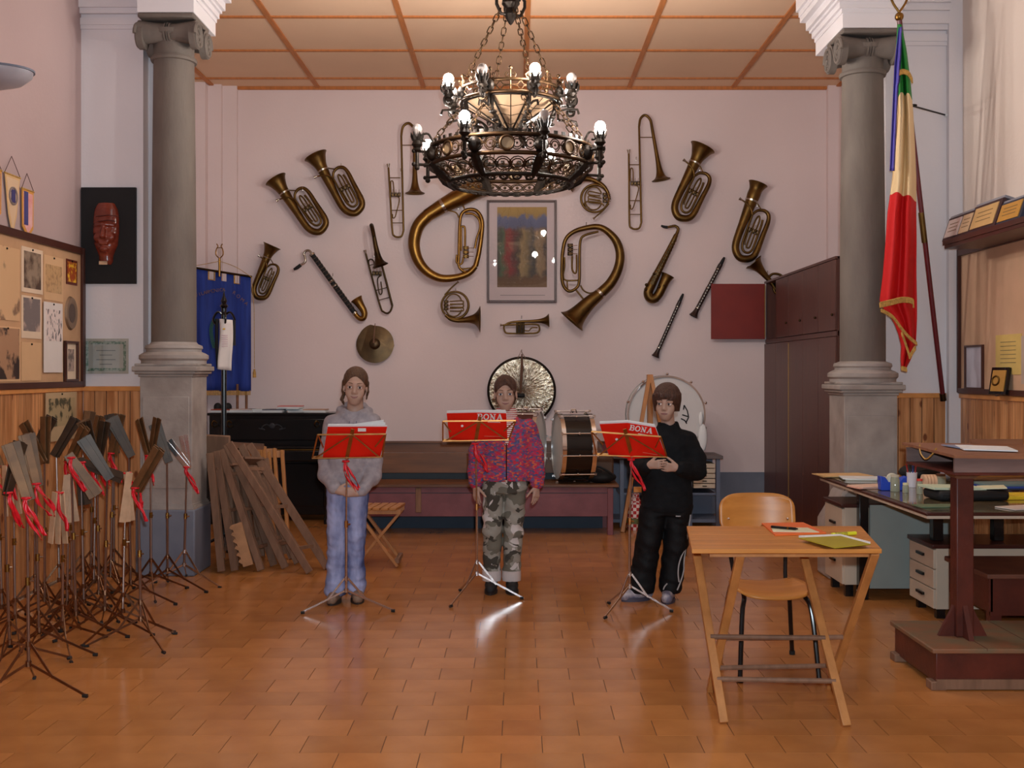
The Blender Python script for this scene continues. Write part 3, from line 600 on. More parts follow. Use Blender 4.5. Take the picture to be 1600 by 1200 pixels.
def print_mat():
    m, nt, bs, N, L = nodes('abstract_print'); tc = N.new('ShaderNodeTexCoord'); sp = N.new('ShaderNodeSeparateXYZ'); L.new(tc.outputs['Generated'], sp.inputs[0])
    n1 = N.new('ShaderNodeTexNoise'); n1.inputs['Scale'].default_value = 7; n1.inputs['Detail'].default_value = 6; L.new(tc.outputs['Generated'], n1.inputs['Vector'])
    def ramp(stops, src):
        r = N.new('ShaderNodeValToRGB'); e = r.color_ramp.elements
        while len(e) < len(stops): e.new(.5)
        for k, (p, c) in enumerate(stops): e[k].position = p; e[k].color = (*alb(c), 1)
        L.new(src, r.inputs[0]); return r.outputs[0]
    ad = N.new('ShaderNodeMath'); ad.operation = 'MULTIPLY_ADD'; ad.inputs[1].default_value = .35; L.new(n1.outputs[0], ad.inputs[0]); L.new(sp.outputs[0], ad.inputs[2])
    su = N.new('ShaderNodeMath'); su.operation = 'SUBTRACT'; su.inputs[1].default_value = .175; L.new(ad.outputs[0], su.inputs[0])
    mid = ramp([(0, (66, 52, 46)), (.1, (76, 84, 58)), (.22, (128, 44, 40)), (.34, (90, 44, 40)), (.42, (70, 52, 40)), (.5, (142, 112, 74)), (.62, (110, 88, 60)), (.72, (58, 50, 46)), (.82, (134, 106, 78)), (.92, (120, 92, 66)), (1, (70, 54, 46))], su.outputs[0])
    vy = N.new('ShaderNodeMath'); vy.operation = 'MULTIPLY_ADD'; vy.inputs[1].default_value = .22; L.new(n1.outputs[0], vy.inputs[0]); L.new(sp.outputs[2], vy.inputs[2])
    vs2 = N.new('ShaderNodeMath'); vs2.operation = 'SUBTRACT'; vs2.inputs[1].default_value = .11; L.new(vy.outputs[0], vs2.inputs[0])
    ver = ramp([(0, (104, 72, 44)), (.12, (92, 62, 40)), (.16, (80, 58, 44)), (.7, (86, 70, 72)), (.78, (84, 82, 104)), (.86, (92, 92, 118)), (.9, (150, 116, 62)), (1, (162, 124, 64))], vs2.outputs[0])
    mk = N.new('ShaderNodeValToRGB'); e = mk.color_ramp.elements; e[0].position = .12; e[0].color = (0, 0, 0, 1); e[1].position = .16; e[1].color = (1, 1, 1, 1)
    e2 = e.new(.7); e2.color = (1, 1, 1, 1); e3 = e.new(.76); e3.color = (0, 0, 0, 1); L.new(vs2.outputs[0], mk.inputs[0])
    mx = N.new('ShaderNodeMix'); mx.data_type = 'RGBA'; L.new(mk.outputs[0], mx.inputs[0]); L.new(ver, mx.inputs[6]); L.new(mid, mx.inputs[7]); L.new(mx.outputs[2], bs.inputs['Base Color']); bs.inputs['Roughness'].default_value = .6
    return m
MB().bb(ix0, ix1, W - .021, W - .018, iz0, iz1).build('print', print_mat(), t)
MB().bb(ix0 + .03, ix1 - .02, W - .0195, W - .018, iz0 - .085, iz0 - .078).build('caption_line', mat('caption_grey', (150, 126, 122), .7), t)
MB().bb(fx0 + b, fx1 - b, W - .03, W - .028, fz0 + b, fz1 - b).build('glass', M_pane, t)
# gong
s = Inst('gong', 'large bronze gong with a dark rim behind the girl in the centre', 'gong', (815, 611), .09, (815, 551))
def gong_mat():
    m, nt, b, N, L = nodes('hammered_gong'); tc = N.new('ShaderNodeTexCoord'); 
    mp = N.new('ShaderNodeMapping'); L.new(tc.outputs['Object'], mp.inputs[0])
    sp = N.new('ShaderNodeSeparateXYZ'); L.new(mp.outputs[0], sp.inputs[0])
    at = N.new('ShaderNodeMath'); at.operation = 'ARCTAN2'; L.new(sp.outputs[2], at.inputs[0]); L.new(sp.outputs[0], at.inputs[1])
    ln = N.new('ShaderNodeVectorMath'); ln.operation = 'LENGTH'; L.new(mp.outputs[0], ln.inputs[0])
    cb = N.new('ShaderNodeCombineXYZ'); k = N.new('ShaderNodeMath'); k.operation = 'MULTIPLY'; k.inputs[1].default_value = 9; L.new(at.outputs[0], k.inputs[0])
    k2 = N.new('ShaderNodeMath'); k2.operation = 'MULTIPLY'; k2.inputs[1].default_value = 14; L.new(ln.outputs['Value'], k2.inputs[0]); L.new(k.outputs[0], cb.inputs[0]); L.new(k2.outputs[0], cb.inputs[1])
    nz = N.new('ShaderNodeTexNoise'); nz.inputs['Scale'].default_value = 1.3; nz.inputs['Detail'].default_value = 3; L.new(cb.outputs[0], nz.inputs['Vector'])
    bp = N.new('ShaderNodeBump'); bp.inputs['Strength'].default_value = .9; bp.inputs['Distance'].default_value = .02; L.new(nz.outputs[0], bp.inputs['Height']); L.new(bp.outputs[0], b.inputs['Normal'])
    r = N.new('ShaderNodeValToRGB'); e = r.color_ramp.elements; e[0].position = .35; e[0].color = (*alb((128, 120, 102)), 1); e[1].position = .65; e[1].color = (*alb((188, 182, 166)), 1); L.new(nz.outputs[0], r.inputs[0]); L.new(r.outputs[0], b.inputs['Base Color'])
    b.inputs['Metallic'].default_value = .95; b.inputs['Roughness'].default_value = .2; return m
g0 = I(815, 611, .09); R = Matrix.Translation(g0) @ Matrix.Rotation(math.pi / 2, 4, 'X')
r0 = 54 * (W - .09) / F
fc = MB().lathe([(0, .012), (r0 * .25, .012), (r0 * .5, .011), (r0 * .8, .008), (r0 * .93, .004)], 64, R).build('face', gong_mat(), s.t, smooth=60)
MB().lathe([(r0 * .92, .004), (r0 * .97, .002), (r0, -.006), (r0, -.05), (r0 * .97, -.05), (r0 * .96, -.008), (r0 * .5, 0), (0, 0)], 64, R).build('rim', M_iron, s.t)
c = MB().tube([I(809, 560, .09), I(814, 548, .08), I(821, 560, .09)], .004, 6); c.build('cord', M_greywood, s.t)
t = thing('gong_mallet', 'brown gong mallet hanging head down in front of the gong', 'mallet', I(813, 590, .13))
MB().tube([I(815.5, 553, .115), I(815.5, 575, .125), I(814, 600, .13), I(813, 618, .13)], [.006, .016, .014, .008], 8).build('handle', mat('mallet_strap', (84, 56, 40), .6), t)
MB().tube([I(806, 617.5, .135), I(808, 617.5, .135), I(818, 618, .135), I(820, 618, .135)], [.012, .022, .022, .012], 12).build('head', M_blackm, t)
# ------------------------------------------------------------------ chandelier
CH = Vector(((798 - CX) / F * 7.3, 7.3, 0))
ch = thing('chandelier', 'two-tier wrought iron crown chandelier with candle bulbs hanging on chains', 'chandelier', (CH.x, CH.y, 2.66))
def cyl(r, a, z): return Vector((CH.x + r * math.sin(a), CH.y - r * math.cos(a), z))       # a = 0 faces the camera
TC = Matrix.Translation((CH.x, CH.y, 0))
M_bulb_on = emat('lit_bulb', (1, .965, .905), 570)
def bulb_off():
    m, nt, b, N, L = nodes('unlit_bulb'); b.inputs['Base Color'].default_value = (.5, .42, .39, 1); b.inputs['Roughness'].default_value = .12; b.inputs['Transmission Weight'].default_value = .45; b.inputs['Coat Weight'].default_value = .6; return m
M_bulb_off = bulb_off()
M_glasspane = mat('leaded_glass', (140, 112, 88), .3, var=.06, scale=9)
# hub, rod, hooks
MB().lathe([(0, 3.73), (.012, 3.74), (.03, 3.77), (.045, 3.80), (.035, 3.84), (.06, 3.87), (.055, 3.90), (.03, 3.93), (.045, 3.99), (.03, 4.05), (.012, 4.08), (0, 4.08)], 16, TC).build('hub', M_iron, ch)
MB().tube([(CH.x, CH.y, 4.05), (CH.x, CH.y, 5.55)], .012, 8).build('rod', M_iron, ch)
for k in range(4):
    a = math.radians(22.5 + 90 * k)
    MB().tube([cyl(*p) for p in ((.03, a, 3.80), (.07, a, 3.80), (.10, a, 3.86), (.10, a, 3.90), (.075, a, 3.93), (.06, a, 3.90))], .011, 6).build('hub_hook', M_iron, ch)
def link_mesh(L, w, r):
    pts = []
    for i in range(14):
        t = 2 * math.pi * i / 14; c, s_ = math.cos(t), math.sin(t); pts.append((w * c, 0, (L / 2 - w) * (1 if s_ > .01 else (-1 if s_ < -.01 else 0)) + w * s_))
    return MB().tube(pts, r, 6, closed=True).mesh('link', smooth=60)
lm = link_mesh(.056, .0145, .0042); lm.materials.append(M_gilt)
def chain(a, b, name='chain'):
    e = bpy.data.objects.new(name, None); col.objects.link(e); e.parent = ch; e.empty_display_size = .02
    e.location = a - ORG[ch.name]; d = b - a; n = max(2, round(d.length / .046)); q = d.to_track_quat('Z', 'Y')
    for i in range(n):
        o = bpy.data.objects.new('link', lm); col.objects.link(o); o.parent = e
        o.location = d * ((i + .5) / n); o.rotation_mode = 'QUATERNION'; o.rotation_quaternion = q @ Euler((0, 0, math.pi / 2 * (i % 2) + .4)).to_quaternion()
for k in range(4):
    a = math.radians(22.5 + 90 * k); chain(cyl(.072, a, 3.83), cyl(.325, a, 3.32))
for k in range(8):
    a = math.radians(22.5 + 45 * k - 7); chain(cyl(.30, a, 3.20), cyl(.515, a, 2.945))
def ring(r, z, t, m, name, tw=0):
    b = MB().torus((CH.x, CH.y, z), r, t, 64, 8); b.build(name, m, ch, smooth=60)
# upper crown
ring(.335, 3.29, .011, M_gilt, 'crown_rim'); ring(.335, 3.215, .011, M_gilt, 'crown_rim'); ring(.31, 3.205, .008, M_iron, 'crown_rim')
def tang(a): return Vector((math.cos(a), math.sin(a), 0))
fl_ = MB(); 
for k in range(16):
    a = math.radians(22.5 * k + 11.25); c = cyl(.335, a, 3.2525); M = Matrix((tang(a), Vector((0, 0, 1)), cyl(1, a, 0) - cyl(0, a, 0))).transposed().to_4x4()
    fl_.tube([c + tang(a) * u + Vector((0, 0, v)) for u, v in ((-.06, .0), (-.02, .005), (0, .03))], .004, 5); fl_.tube([c + tang(a) * u + Vector((0, 0, v)) for u, v in ((.06, .0), (.02, -.005), (0, -.03))], .004, 5)
    fl_.tube([c + tang(a) * u + Vector((0, 0, v)) for u, v in ((-.06, .0), (-.02, -.005), (0, -.03))], .004, 5); fl_.tube([c + tang(a) * u + Vector((0, 0, v)) for u, v in ((.06, .0), (.02, .005), (0, .03))], .004, 5)
    fl_.tube([cyl(.335, a + .196, 3.215), cyl(.335, a + .196, 3.29)], .006, 6)
fl_.build('crown_fretwork', M_gilt, ch)
for k in range(16):
    a = math.radians(22.5 * k); f = MB(); c = cyl(.335, a, 3.30)
    f.tube([c, c + Vector((0, 0, .05))], .005, 6); f.sphere(c + Vector((0, 0, .062)), .013, 8, 6)
    for s_ in (-1, 1): f.tube([c + tang(a) * s_ * u + Vector((0, 0, v)) for u, v in ((0, .0), (.028, .004), (.034, .022), (.022, .034), (.012, .024), (.02, .018))], .0045, 5)
    f.build('crown_finial', M_gilt, ch)
for k in range(8):
    a = math.radians(45 * k + 22.5); b = MB(); b.sphere(cyl(.342, a, 3.255), (.03, .03, .04), 10, 8); b.build('crown_boss', M_iron, ch)
# leaded glass bowl
for k in range(8):
    a0, a1 = math.radians(45 * k - 22.5), math.radians(45 * k + 22.5); am = (a0 + a1) / 2
    p0, p1, tip = cyl(.315, a0, 3.205), cyl(.315, a1, 3.205), cyl(.02, am, 3.03)
    n_ = (p1 - p0).cross(tip - p0).normalized() * .004
    g = MB(); g.add([p0, p1, tip, p0 + n_, p1 + n_, tip + n_], [(0, 1, 2), (5, 4, 3), (0, 3, 4, 1), (1, 4, 5, 2), (2, 5, 3, 0)]); g.build('glass_panel', M_glasspane, ch, smooth=0)
    l = MB().tube([p0, cyl(.02, a0, 3.03)], .007, 6)
    n2 = -n_ * 1.2 if n_.z > 0 else n_ * 1.2
    for u in (0, ): l.tube([(p0 + p1) / 2 + n2, tip + n2], .0022, 4)
    for u in (.25, .5, .75):
        m_ = ((p0 + p1) / 2).lerp(tip, min(1, u + .06)); l.tube([p0.lerp(tip, u) + n2, m_ + n2, p1.lerp(tip, u) + n2], .0018, 4)
    l.build('lead_rib', M_iron, ch)
MB().lathe([(0, 2.99), (.015, 3.0), (.03, 3.02), (.06, 3.03), (.05, 3.045), (0, 3.05)], 16, TC).build('bowl_finial', M_iron, ch)
# drooping acanthus scrolls under the crown
for k in range(8):
    a = math.radians(45 * k + 22.5); b = MB()
    b.tube(spline([cyl(.315, a, 3.20), cyl(.30, a, 3.13), cyl(.25, a, 3.08), cyl(.20, a, 3.07), cyl(.17, a, 3.03), cyl(.19, a, 2.98), cyl(.235, a, 2.98), cyl(.245, a, 3.02), cyl(.215, a, 3.03)], 4), [.012 + .004 * math.sin(i * .9) for i in range(33)], 6)
    for u, v in ((.29, 3.10), (.25, 3.06), (.24, 2.985)): b.sphere(cyl(u, a, v), (.026, .026, .014), 8, 6)
    b.build('leaf_scroll', M_iron, ch)
# lower ring
ring(.53, 2.906, .013, M_gilt, 'ring_rim'); ring(.53, 2.79, .014, M_gilt, 'ring_rim'); ring(.405, 2.682, .013, M_iron, 'bottom_rim'); ring(.515, 2.90, .008, M_iron, 'ring_rim')
cr = MB()
for k in range(56):
    a = 2 * math.pi * k / 56; cr.box(cyl(.53, a, 2.925), (.026, .008, .026), (0, 0, a))
cr.build('crenellation', M_iron, ch)
for k in range(8):
    a = math.radians(45 * k - 2); o_ = cyl(1, a, 0) - cyl(0, a, 0)
    q = Vector((0, 0, 1)).rotation_difference(o_).to_matrix().to_4x4(); c = cyl(.535, a, 2.848)
    MB().lathe([(0, .004), (.036, .003), (.036, -.006), (0, -.006)], 20, Matrix.Translation(c) @ q).build('medallion', mat('medallion_glass', (130, 106, 78), .4, scale=30), ch)
    MB().torus(c + o_ * .004, .042, .009, 20, 6, q).build('medallion_rim', M_gilt, ch)
    for da in (-.25, .25):
        MB().sphere(cyl(.535, a + da * 1.57, 2.848), (.045, .045, .05), 10, 8).build('ring_boss', M_iron, ch) if da > 0 else None
def filigree(r0, z0, r1, z1, n, rad, name, m, seg=10):
    b = MB()
    for k in range(n):
        a = 2 * math.pi * (k + .5) / n; p, q = cyl(r0, a, z0), cyl(r1, a, z1); c = (p + q) / 2; up = (p - q).normalized(); nn = tang(a).cross(up)
        M = Matrix((tang(a), up, nn)).transposed().to_4x4()
        b.torus(c, rad, .0042, seg, 5, M); 
        for s_ in (-1, 1):
            b.tube([c + tang(a) * s_ * u * rad + up * v * rad for u, v in ((0, -1.5), (.7, -1.3), (1.3, -.5), (1.2, .3), (.75, .2))], .004, 5)
            b.tube([c + tang(a) * s_ * u * rad + up * v * rad for u, v in ((0, 1.5), (.7, 1.3), (1.3, .6), (1.5, .0))], .004, 5)
        b.sphere(c, rad * .3, 6, 5)
    return b.build(name, m, ch)
filigree(.53, 2.90, .53, 2.795, 40, .026, 'ring_fretwork', M_gilt)
filigree(.53, 2.785, .41, 2.685, 34, .036, 'skirt_fretwork', M_gilt)
filigree(.40, 2.68, .34, 2.655, 28, .02, 'fringe_fretwork', M_iron)
for k in range(8):
    a = math.radians(45 * k + 22.5 - 2); b = MB(); b.tube([cyl(.535, a, 2.80), cyl(.48, a, 2.735), cyl(.41, a, 2.68)], [.03, .034, .018], 8); b.build('skirt_rib', M_iron, ch)
# arms, candle cups and bulbs
def bulb(p, on):
    m = M_bulb_on if on else M_bulb_off
    MB().lathe([(0, .036), (.014, .033), (.026, .024), (.033, .008), (.034, -.004), (.030, -.018), (.020, -.031), (.014, -.045), (.013, -.055), (0, -.055)], 18, Matrix.Translation(p)).build('bulb', m, ch, smooth=60)
def cup(p, mt=M_iron):
    b = MB().lathe([(0, -.15), (.012, -.15), (.03, -.135), (.018, -.12), (.036, -.10), (.03, -.085), (.024, -.07), (.026, -.05), (0, -.05)], 12, Matrix.Translation(p))
    for i in range(6):
        t = i * math.pi / 3; d = Vector((math.cos(t), math.sin(t), 0)); b.tube([p + d * .022 + Vector((0, 0, -.07)), p + d * .034 + Vector((0, 0, -.045)), p + d * .040 + Vector((0, 0, -.018))], [.012, .010, .001], 5)
    b.build('candle_cup', mt, ch)
on_u = {6, 0, 2}; on_l = {7, 1, 3, 5}       # k = 0 is the near arm right of centre, counted counter-clockwise from above
for k in range(8):
    a = math.radians(22.5 + 45 * k - 1.5); p = cyl(.43, a, 3.336)
    b = MB().tube(spline([cyl(.34, a, 3.225), cyl(.385, a, 3.23), cyl(.42, a, 3.235), cyl(.455, a, 3.215), cyl(.45, a, 3.175), cyl(.415, a, 3.165), cyl(.405, a, 3.195), cyl(.425, a, 3.20)], 4), .009, 6)
    b.tube(spline([cyl(.42, a, 3.235), cyl(.47, a, 3.25), cyl(.475, a, 3.29), cyl(.44, a, 3.295), cyl(.44, a, 3.27)], 4), .007, 6); b.tube([cyl(.34, a, 3.13), cyl(.40, a, 3.14), cyl(.47, a, 3.13), cyl(.48, a, 3.10)], .008, 6)
    b.tube([cyl(.34, a, 3.13), cyl(.335, a, 3.22)], .009, 6); b.tube([cyl(.43, a, 3.20), cyl(.43, a, 3.27)], .008, 6)
    b.build('arm', M_iron, ch)
    cup(p); bulb(p, k in on_u)
for k in range(8):
    a = math.radians(22.5 + 45 * k - 3.5); p = cyl(.633, a, 3.0)
    b = MB().tube([cyl(.53, a, 2.86), cyl(.66, a, 2.86)], .010, 6); b.tube([cyl(.53, a, 2.775), cyl(.65, a, 2.775)], .010, 6); b.tube([cyl(.633, a, 2.76), cyl(.633, a, 2.90)], .012, 8)
    b.sphere(cyl(.633, a, 2.755), .018, 8, 6); b.sphere(cyl(.655, a, 2.86), .014, 8, 6); b.sphere(cyl(.655, a, 2.775), .014, 8, 6)
    b.tube(spline([cyl(.53, a, 2.93), cyl(.56, a, 2.975), cyl(.60, a, 2.965), cyl(.60, a, 2.93), cyl(.575, a, 2.925)], 4), .008, 6)
    b.build('bracket', M_iron, ch); cup(p); bulb(p, k in on_l)
# ------------------------------------------------------------------ long bench
bx0, bx1, by0, by1 = -1.50, (958 - CX) / F * 9.8, 9.80, 10.30
t = thing('long_bench', 'long wooden bench with brown backrest and purple painted front below the gong', 'bench', ((bx0 + bx1) / 2, by0, 0))
for i, (za, zb) in enumerate(((.505, .79), )):
    MB().bb(bx0, bx1 + .02, by1 - .02, by1 + .012, za, zb - .10).build('back_board', M_benchw, t, bevel=.003)
MB().bb(bx0, bx1 + .02, by1 - .022, by1 + .012, .695, .785).build('back_board', M_benchw, t, bevel=.003)
MB().bb(bx0, bx1 + .02, by1 - .04, by1 + .02, .785, .80).build('back_cap', M_benchw, t)
for i in range(3): MB().bb(bx0, bx1 + .05, by0 - .03 + i * .165, by0 + .13 + i * .165, .425, .45).build('seat_plank', M_benchw, t, bevel=.004)
MB().bb(bx0, bx1, by0, by0 + .02, .165, .425).build('front_panel', M_purple, t)
MB().bb(bx0, bx1, by0 - .004, by0, .37, .375).build('panel_groove', M_tealdk, t)
for x in (bx0 + .06, xw(653, 9.8), bx1 - .03): MB().bb(x - .02, x + .03, by0 - .012, by0 + .05, 0 if x != xw(653, 9.8) else .2, .42).build('leg', M_purple if x != xw(653, 9.8) else M_greywood, t, bevel=.004)
for x in (bx0 + .06, bx1 - .03): MB().bb(x - .03, x + .03, by1 - .03, by1 + .03, 0, .79).build('rear_leg', M_purple, t)
MB().bb(bx0, bx1, by1 - .015, by1 + .005, .44, .51).build('rear_rail', M_tealdk, t)
MB().bb(bx0, bx1 - .06, by1 - .07, by1 - .05, 0, .14).build('lower_board', mat('bench_blue_board', (36, 50, 66), .6), t)
# ------------------------------------------------------------------ bass drum on the bench
def side_drum(label, c, rad, wid, rz, shell, part='bass_drum'):
    t = thing(part, label, 'drum', (0, 0, 0)); del ORG[t.name]; t.location = c; t.rotation_euler = (0, 0, rz)
    R = Matrix.Rotation(math.pi / 2, 4, 'Y')
    MB().lathe([(rad - .012, -wid / 2 + .02), (rad - .012, wid / 2 - .02)], 48, R).build('shell', shell, t)
    for s_ in (-1, 1):
        MB().lathe([(rad - .02, s_ * (wid / 2 - .03)), (rad + .006, s_ * (wid / 2 - .03)), (rad + .008, s_ * (wid / 2 + .008)), (rad - .006, s_ * (wid / 2 + .008)), (rad - .006, s_ * (wid / 2 - .01))], 48, R).build('hoop', M_chrome, t)
        MB().lathe([(0, s_ * (wid / 2 - .008)), (rad - .008, s_ * (wid / 2 - .008)), (rad - .008, s_ * (wid / 2 - .014)), (0, s_ * (wid / 2 - .014))], 48, R).build('drumhead', mat('drumhead_skin', (196, 190, 186), .5, var=.04), t)
    for k in range(10):
        a = 2 * math.pi * k / 10 + .2; y, z = (rad + .018) * math.cos(a), (rad + .018) * math.sin(a)
        b = MB().tube([(-wid / 2 - .02, y, z), (wid / 2 + .02, y, z)], .0045, 6)
        b.sphere((0, y * .985, z * .985), .012, 8, 6); b.box((-wid / 2 - .012, y, z), (.02, .016, .02)); b.box((wid / 2 + .012, y, z), (.02, .016, .02)); b.build('tension_rod', M_chrome, t)
    b = MB().tube([(-.03, 0, rad), (-.02, 0, rad + .03), (.02, 0, rad + .03), (.03, 0, rad)], .006, 6); b.build('carry_handle', M_chrome, t)
    return t
side_drum('black bass drum with chrome hoops standing on edge on the bench', ((896 - CX) / F * 9.95, 9.955, .45 + .325), .30, .29, .14, mat('drum_black', (24, 20, 18), .18, var=.1))
side_drum('brass-hooped drum mostly hidden behind the girl in the patterned cardigan', ((822 - CX) / F * 9.95, 9.94, .45 + .335), .31, .25, -.2, mat('drum_brown', (70, 30, 24), .3))
# black bag on the bench end
t = thing('bag', 'soft black bag slumped on the right end of the bench', 'bag', ((938 - CX) / F * 9.95, 9.95, .45)); bx = (938 - CX) / F * 9.95
b = MB(); b.sphere((bx, 9.95, .50), (.145, .12, .055), 20, 10); b.sphere((bx - .05, 9.95, .525), (.085, .1, .055), 16, 8); b.build('body', M_blackm, t, smooth=80)
MB().tube(spline([(bx - .08, 9.88, .55), (bx - .03, 9.85, .60), (bx + .05, 9.85, .565), (bx + .1, 9.87, .53)], 5), .009, 6).build('strap', M_blackm, t)
MB().bb(bx - .06, bx + .13, 10.05, 10.09, .50, .68).build('brown_case_side', mat('brown_leather', (74, 50, 34), .6), t, bevel=.02)
# ------------------------------------------------------------------ piano
px0, px1, pf, pb = -2.98, (522 - CX) / F * 10.5, 10.45, W - .25
t = thing('upright_piano', 'black lacquered upright piano with brass candle holders against the back wall', 'piano', ((px0 + px1) / 2, (pf + pb) / 2, 0))
PZ = 1.45 - (645 - 580) / F * 10.72
MB().bb(px0, px1, 10.72, pb, .06, PZ - .02).build('body', M_black, t, bevel=.006)
MB().bb(px0 - .015, px1 + .015, 10.69, pb + .01, PZ - .025, PZ).build('lid', M_black, t, bevel=.006)
MB().bb(px0 + .02, px1 - .02, pf, 10.73, .60, .70).build('keybed', M_black, t, bevel=.008)
MB().bb(px0 + .02, px1 - .02, pf + .01, 10.72, .715, .735).build('fallboard', M_black, t, bevel=.004)
MB().bb(px0 + .08, px1 - .08, pf + .005, pf + .012, .705, .712).build('brass_hinge', M_brass2, t)
for x in (px0 + .06, px1 - .06):
    MB().lathe([(0, 0), (.04, 0), (.04, .06), (.03, .09), (.045, .2), (.03, .5), (.05, .6), (0, .6)], 12, Matrix.Translation((x, pf + .06, 0))).build('front_leg', M_black, t)
MB().bb(px0 + .12, px1 - .12, 10.705, 10.72, .14, .56).build('lower_panel', M_black, t, bevel=.01)
MB().bb(px0 + .12, px1 - .12, 10.705, 10.72, .78, .99).build('upper_panel', M_black, t, bevel=.01)
b = MB(); cx_, cz_ = (425 - CX) / F * 10.7, 1.45 - (668 - 580) / F * 10.7
for s_ in (-1, 1):
    b.tube(spline([(cx_, 10.7, cz_), (cx_ + s_ * .05, 10.698, cz_ + .03), (cx_ + s_ * .1, 10.698, cz_ + .0), (cx_ + s_ * .07, 10.698, cz_ - .02), (cx_ + s_ * .13, 10.698, cz_ - .005)], 4), .006, 5)
b.sphere((cx_, 10.7, cz_ + .015), (.03, .006, .03), 10, 6); b.build('carved_ornament', mat('dull_black_carving', (30, 28, 32), .5), t)
for p in (361, 497, 338):
    x = (p - CX) / F * 10.66; z = 1.45 - (662 - 580) / F * 10.66
    MB().tube(spline([(x, 10.70, z - .02), (x - .01, 10.62, z - .03), (x - .02, 10.58, z), (x, 10.57, z + .03), (x + .02, 10.6, z + .01)], 4), .008, 6).build('candle_sconce', M_brass, t)
# papers lying on the piano
PP = [(348, 28, (140, 60, 40), 'red-edged booklet at the left end of the piano top'), (378, 44, (206, 178, 172), 'loose pink sheets near the left end of the piano top'), (404, 34, (216, 206, 206), 'white sheet music pile left of centre on the piano top'), (428, 32, (92, 92, 104), 'slate grey booklet in the middle of the piano top'), (456, 36, (188, 116, 112), 'pink-covered booklet right of centre on the piano top'), (468, 30, (216, 206, 200), 'cream sheet pile under the pink booklet on the piano top'), (494, 34, (176, 140, 118), 'tan folder at the right end of the piano top beside the girl in grey')]
for i, (p, w, c, lb) in enumerate(PP):
    d = 10.86 + .03 * (i % 3); x = (p - CX) / F * d; w_ = w / F * d; t = thing('sheet_music', lb, 'papers', (x, d, PZ))
    for j in range(3): MB().box((x + random.uniform(-.015, .015), d, PZ + .006 + j * .0105 + (.033 if i == 4 else 0)), (w_, .2, .009), (0, 0, random.uniform(-.12, .12))).build('sheet', mat('booklet_%d' % i, c, .7) if j == 2 else M_paper, t)
t = thing('dark_hat', 'pair of small black round objects behind the coat stand on the piano', 'ornament', ((340 - CX) / F * 10.9, 10.9, PZ))
for p in (338, 354): MB().sphere(((p - CX) / F * 10.95, 11.0, PZ + .045), (.04, .04, .045), 12, 8).build('ball', M_blackm, t)
# ------------------------------------------------------------------ blue banner
BD = 10.95
t = thing('banner', 'blue velvet banner with gold lettering and fringe hanging from a tilted rod', 'banner', P(343, 612, BD))
def Bp(u, v): return P(291 + 101 * u, (417 + 16 * u) * (1 - v) + 611 * v, BD)      # u across, v down
nx, nz_ = 40, 14; b = MB(); vs_ = []
for j in range(nz_ + 1):
    for i in range(nx + 1):
        p = Bp(i / nx, j / nz_); p.y += .018 * math.sin(i / nx * 19) * (.3 + j / nz_); vs_.append(p)
fs = [(j * (nx + 1) + i, j * (nx + 1) + i + 1, (j + 1) * (nx + 1) + i + 1, (j + 1) * (nx + 1) + i) for j in range(nz_) for i in range(nx) if not (j == 0 and i in (14, 15, 16, 22, 23, 24, 30, 31, 32))]
b.add(vs_, fs); cl = b.build('cloth', M_blue, t); so = cl.modifiers.new('solid', 'SOLIDIFY'); so.thickness = .006
MB().tube([Bp(-.02, 0) + Vector((0, -.012, .004)), Bp(1.02, 0) + Vector((0, -.012, .004))], .011, 8).build('rod', M_dkbrass, t)
for u0, u1 in ((.345, .44), (.545, .64), (.745, .84)):
    MB().tube([Bp(u0, .0), Bp(u0, .075), Bp(u1, .075), Bp(u1, .0)], .008, 6).build('loop_trim', M_gold, t)
b = MB()
for i in range(48):
    u = (i + .5) / 48; b.tube([Bp(u, .995) + Vector((0, -.01, 0)), Bp(u, 1.035) + Vector((0, -.01, 0))], .0055, 5)
b.build('fringe', M_gold, t)
MB().tube([P(343, 432, BD - .04), P(343, 404, BD - .04)], .012, 8).build('finial_stem', M_brass2, t)
b = MB()
for s_ in (-1, 1): b.tube(spline([P(343, 404, BD - .04), P(343 + s_ * 5.5, 398, BD - .04), P(343 + s_ * 5, 390, BD - .04), P(343 + s_ * 2.5, 385, BD - .04), P(343 + s_ * 4.5, 381, BD - .04)], 4), .006, 6)
for k in (-2, 0, 2): b.tube([P(343 + k, 401, BD - .04), P(343 + k, 387, BD - .04)], .002, 4)
b.tube([P(338.5, 387, BD - .04), P(347.5, 387, BD - .04)], .004, 6); b.build('lyre_finial', M_brass2, t)
for s_ in (-1, 1): MB().tube(spline([P(343, 408, BD - .05), P(343 + s_ * 25, 415 + s_ * 2, BD - .05), P(343 + s_ * 50, 425 + s_ * 8, BD - .03)], 5), .003, 5).build('cord', M_gold, t)
for p in (371, 385): MB().tube([P(p, 600, BD), P(p, 645, BD)], .013, 8).build('rear_pole', M_benchw, t)
MB().tube([P(393, 433, BD - .03), P(397, 480, BD - .03), P(397.5, 575, BD - .03)], .003, 5).build('tassel_cord', M_gold, t)
MB().lathe([(0, .035), (.012, .03), (.009, .02), (.016, .0), (.018, -.05), (0, -.05)], 10, Matrix.Translation(P(397.5, 582, BD - .03))).build('tassel', M_gold, t)
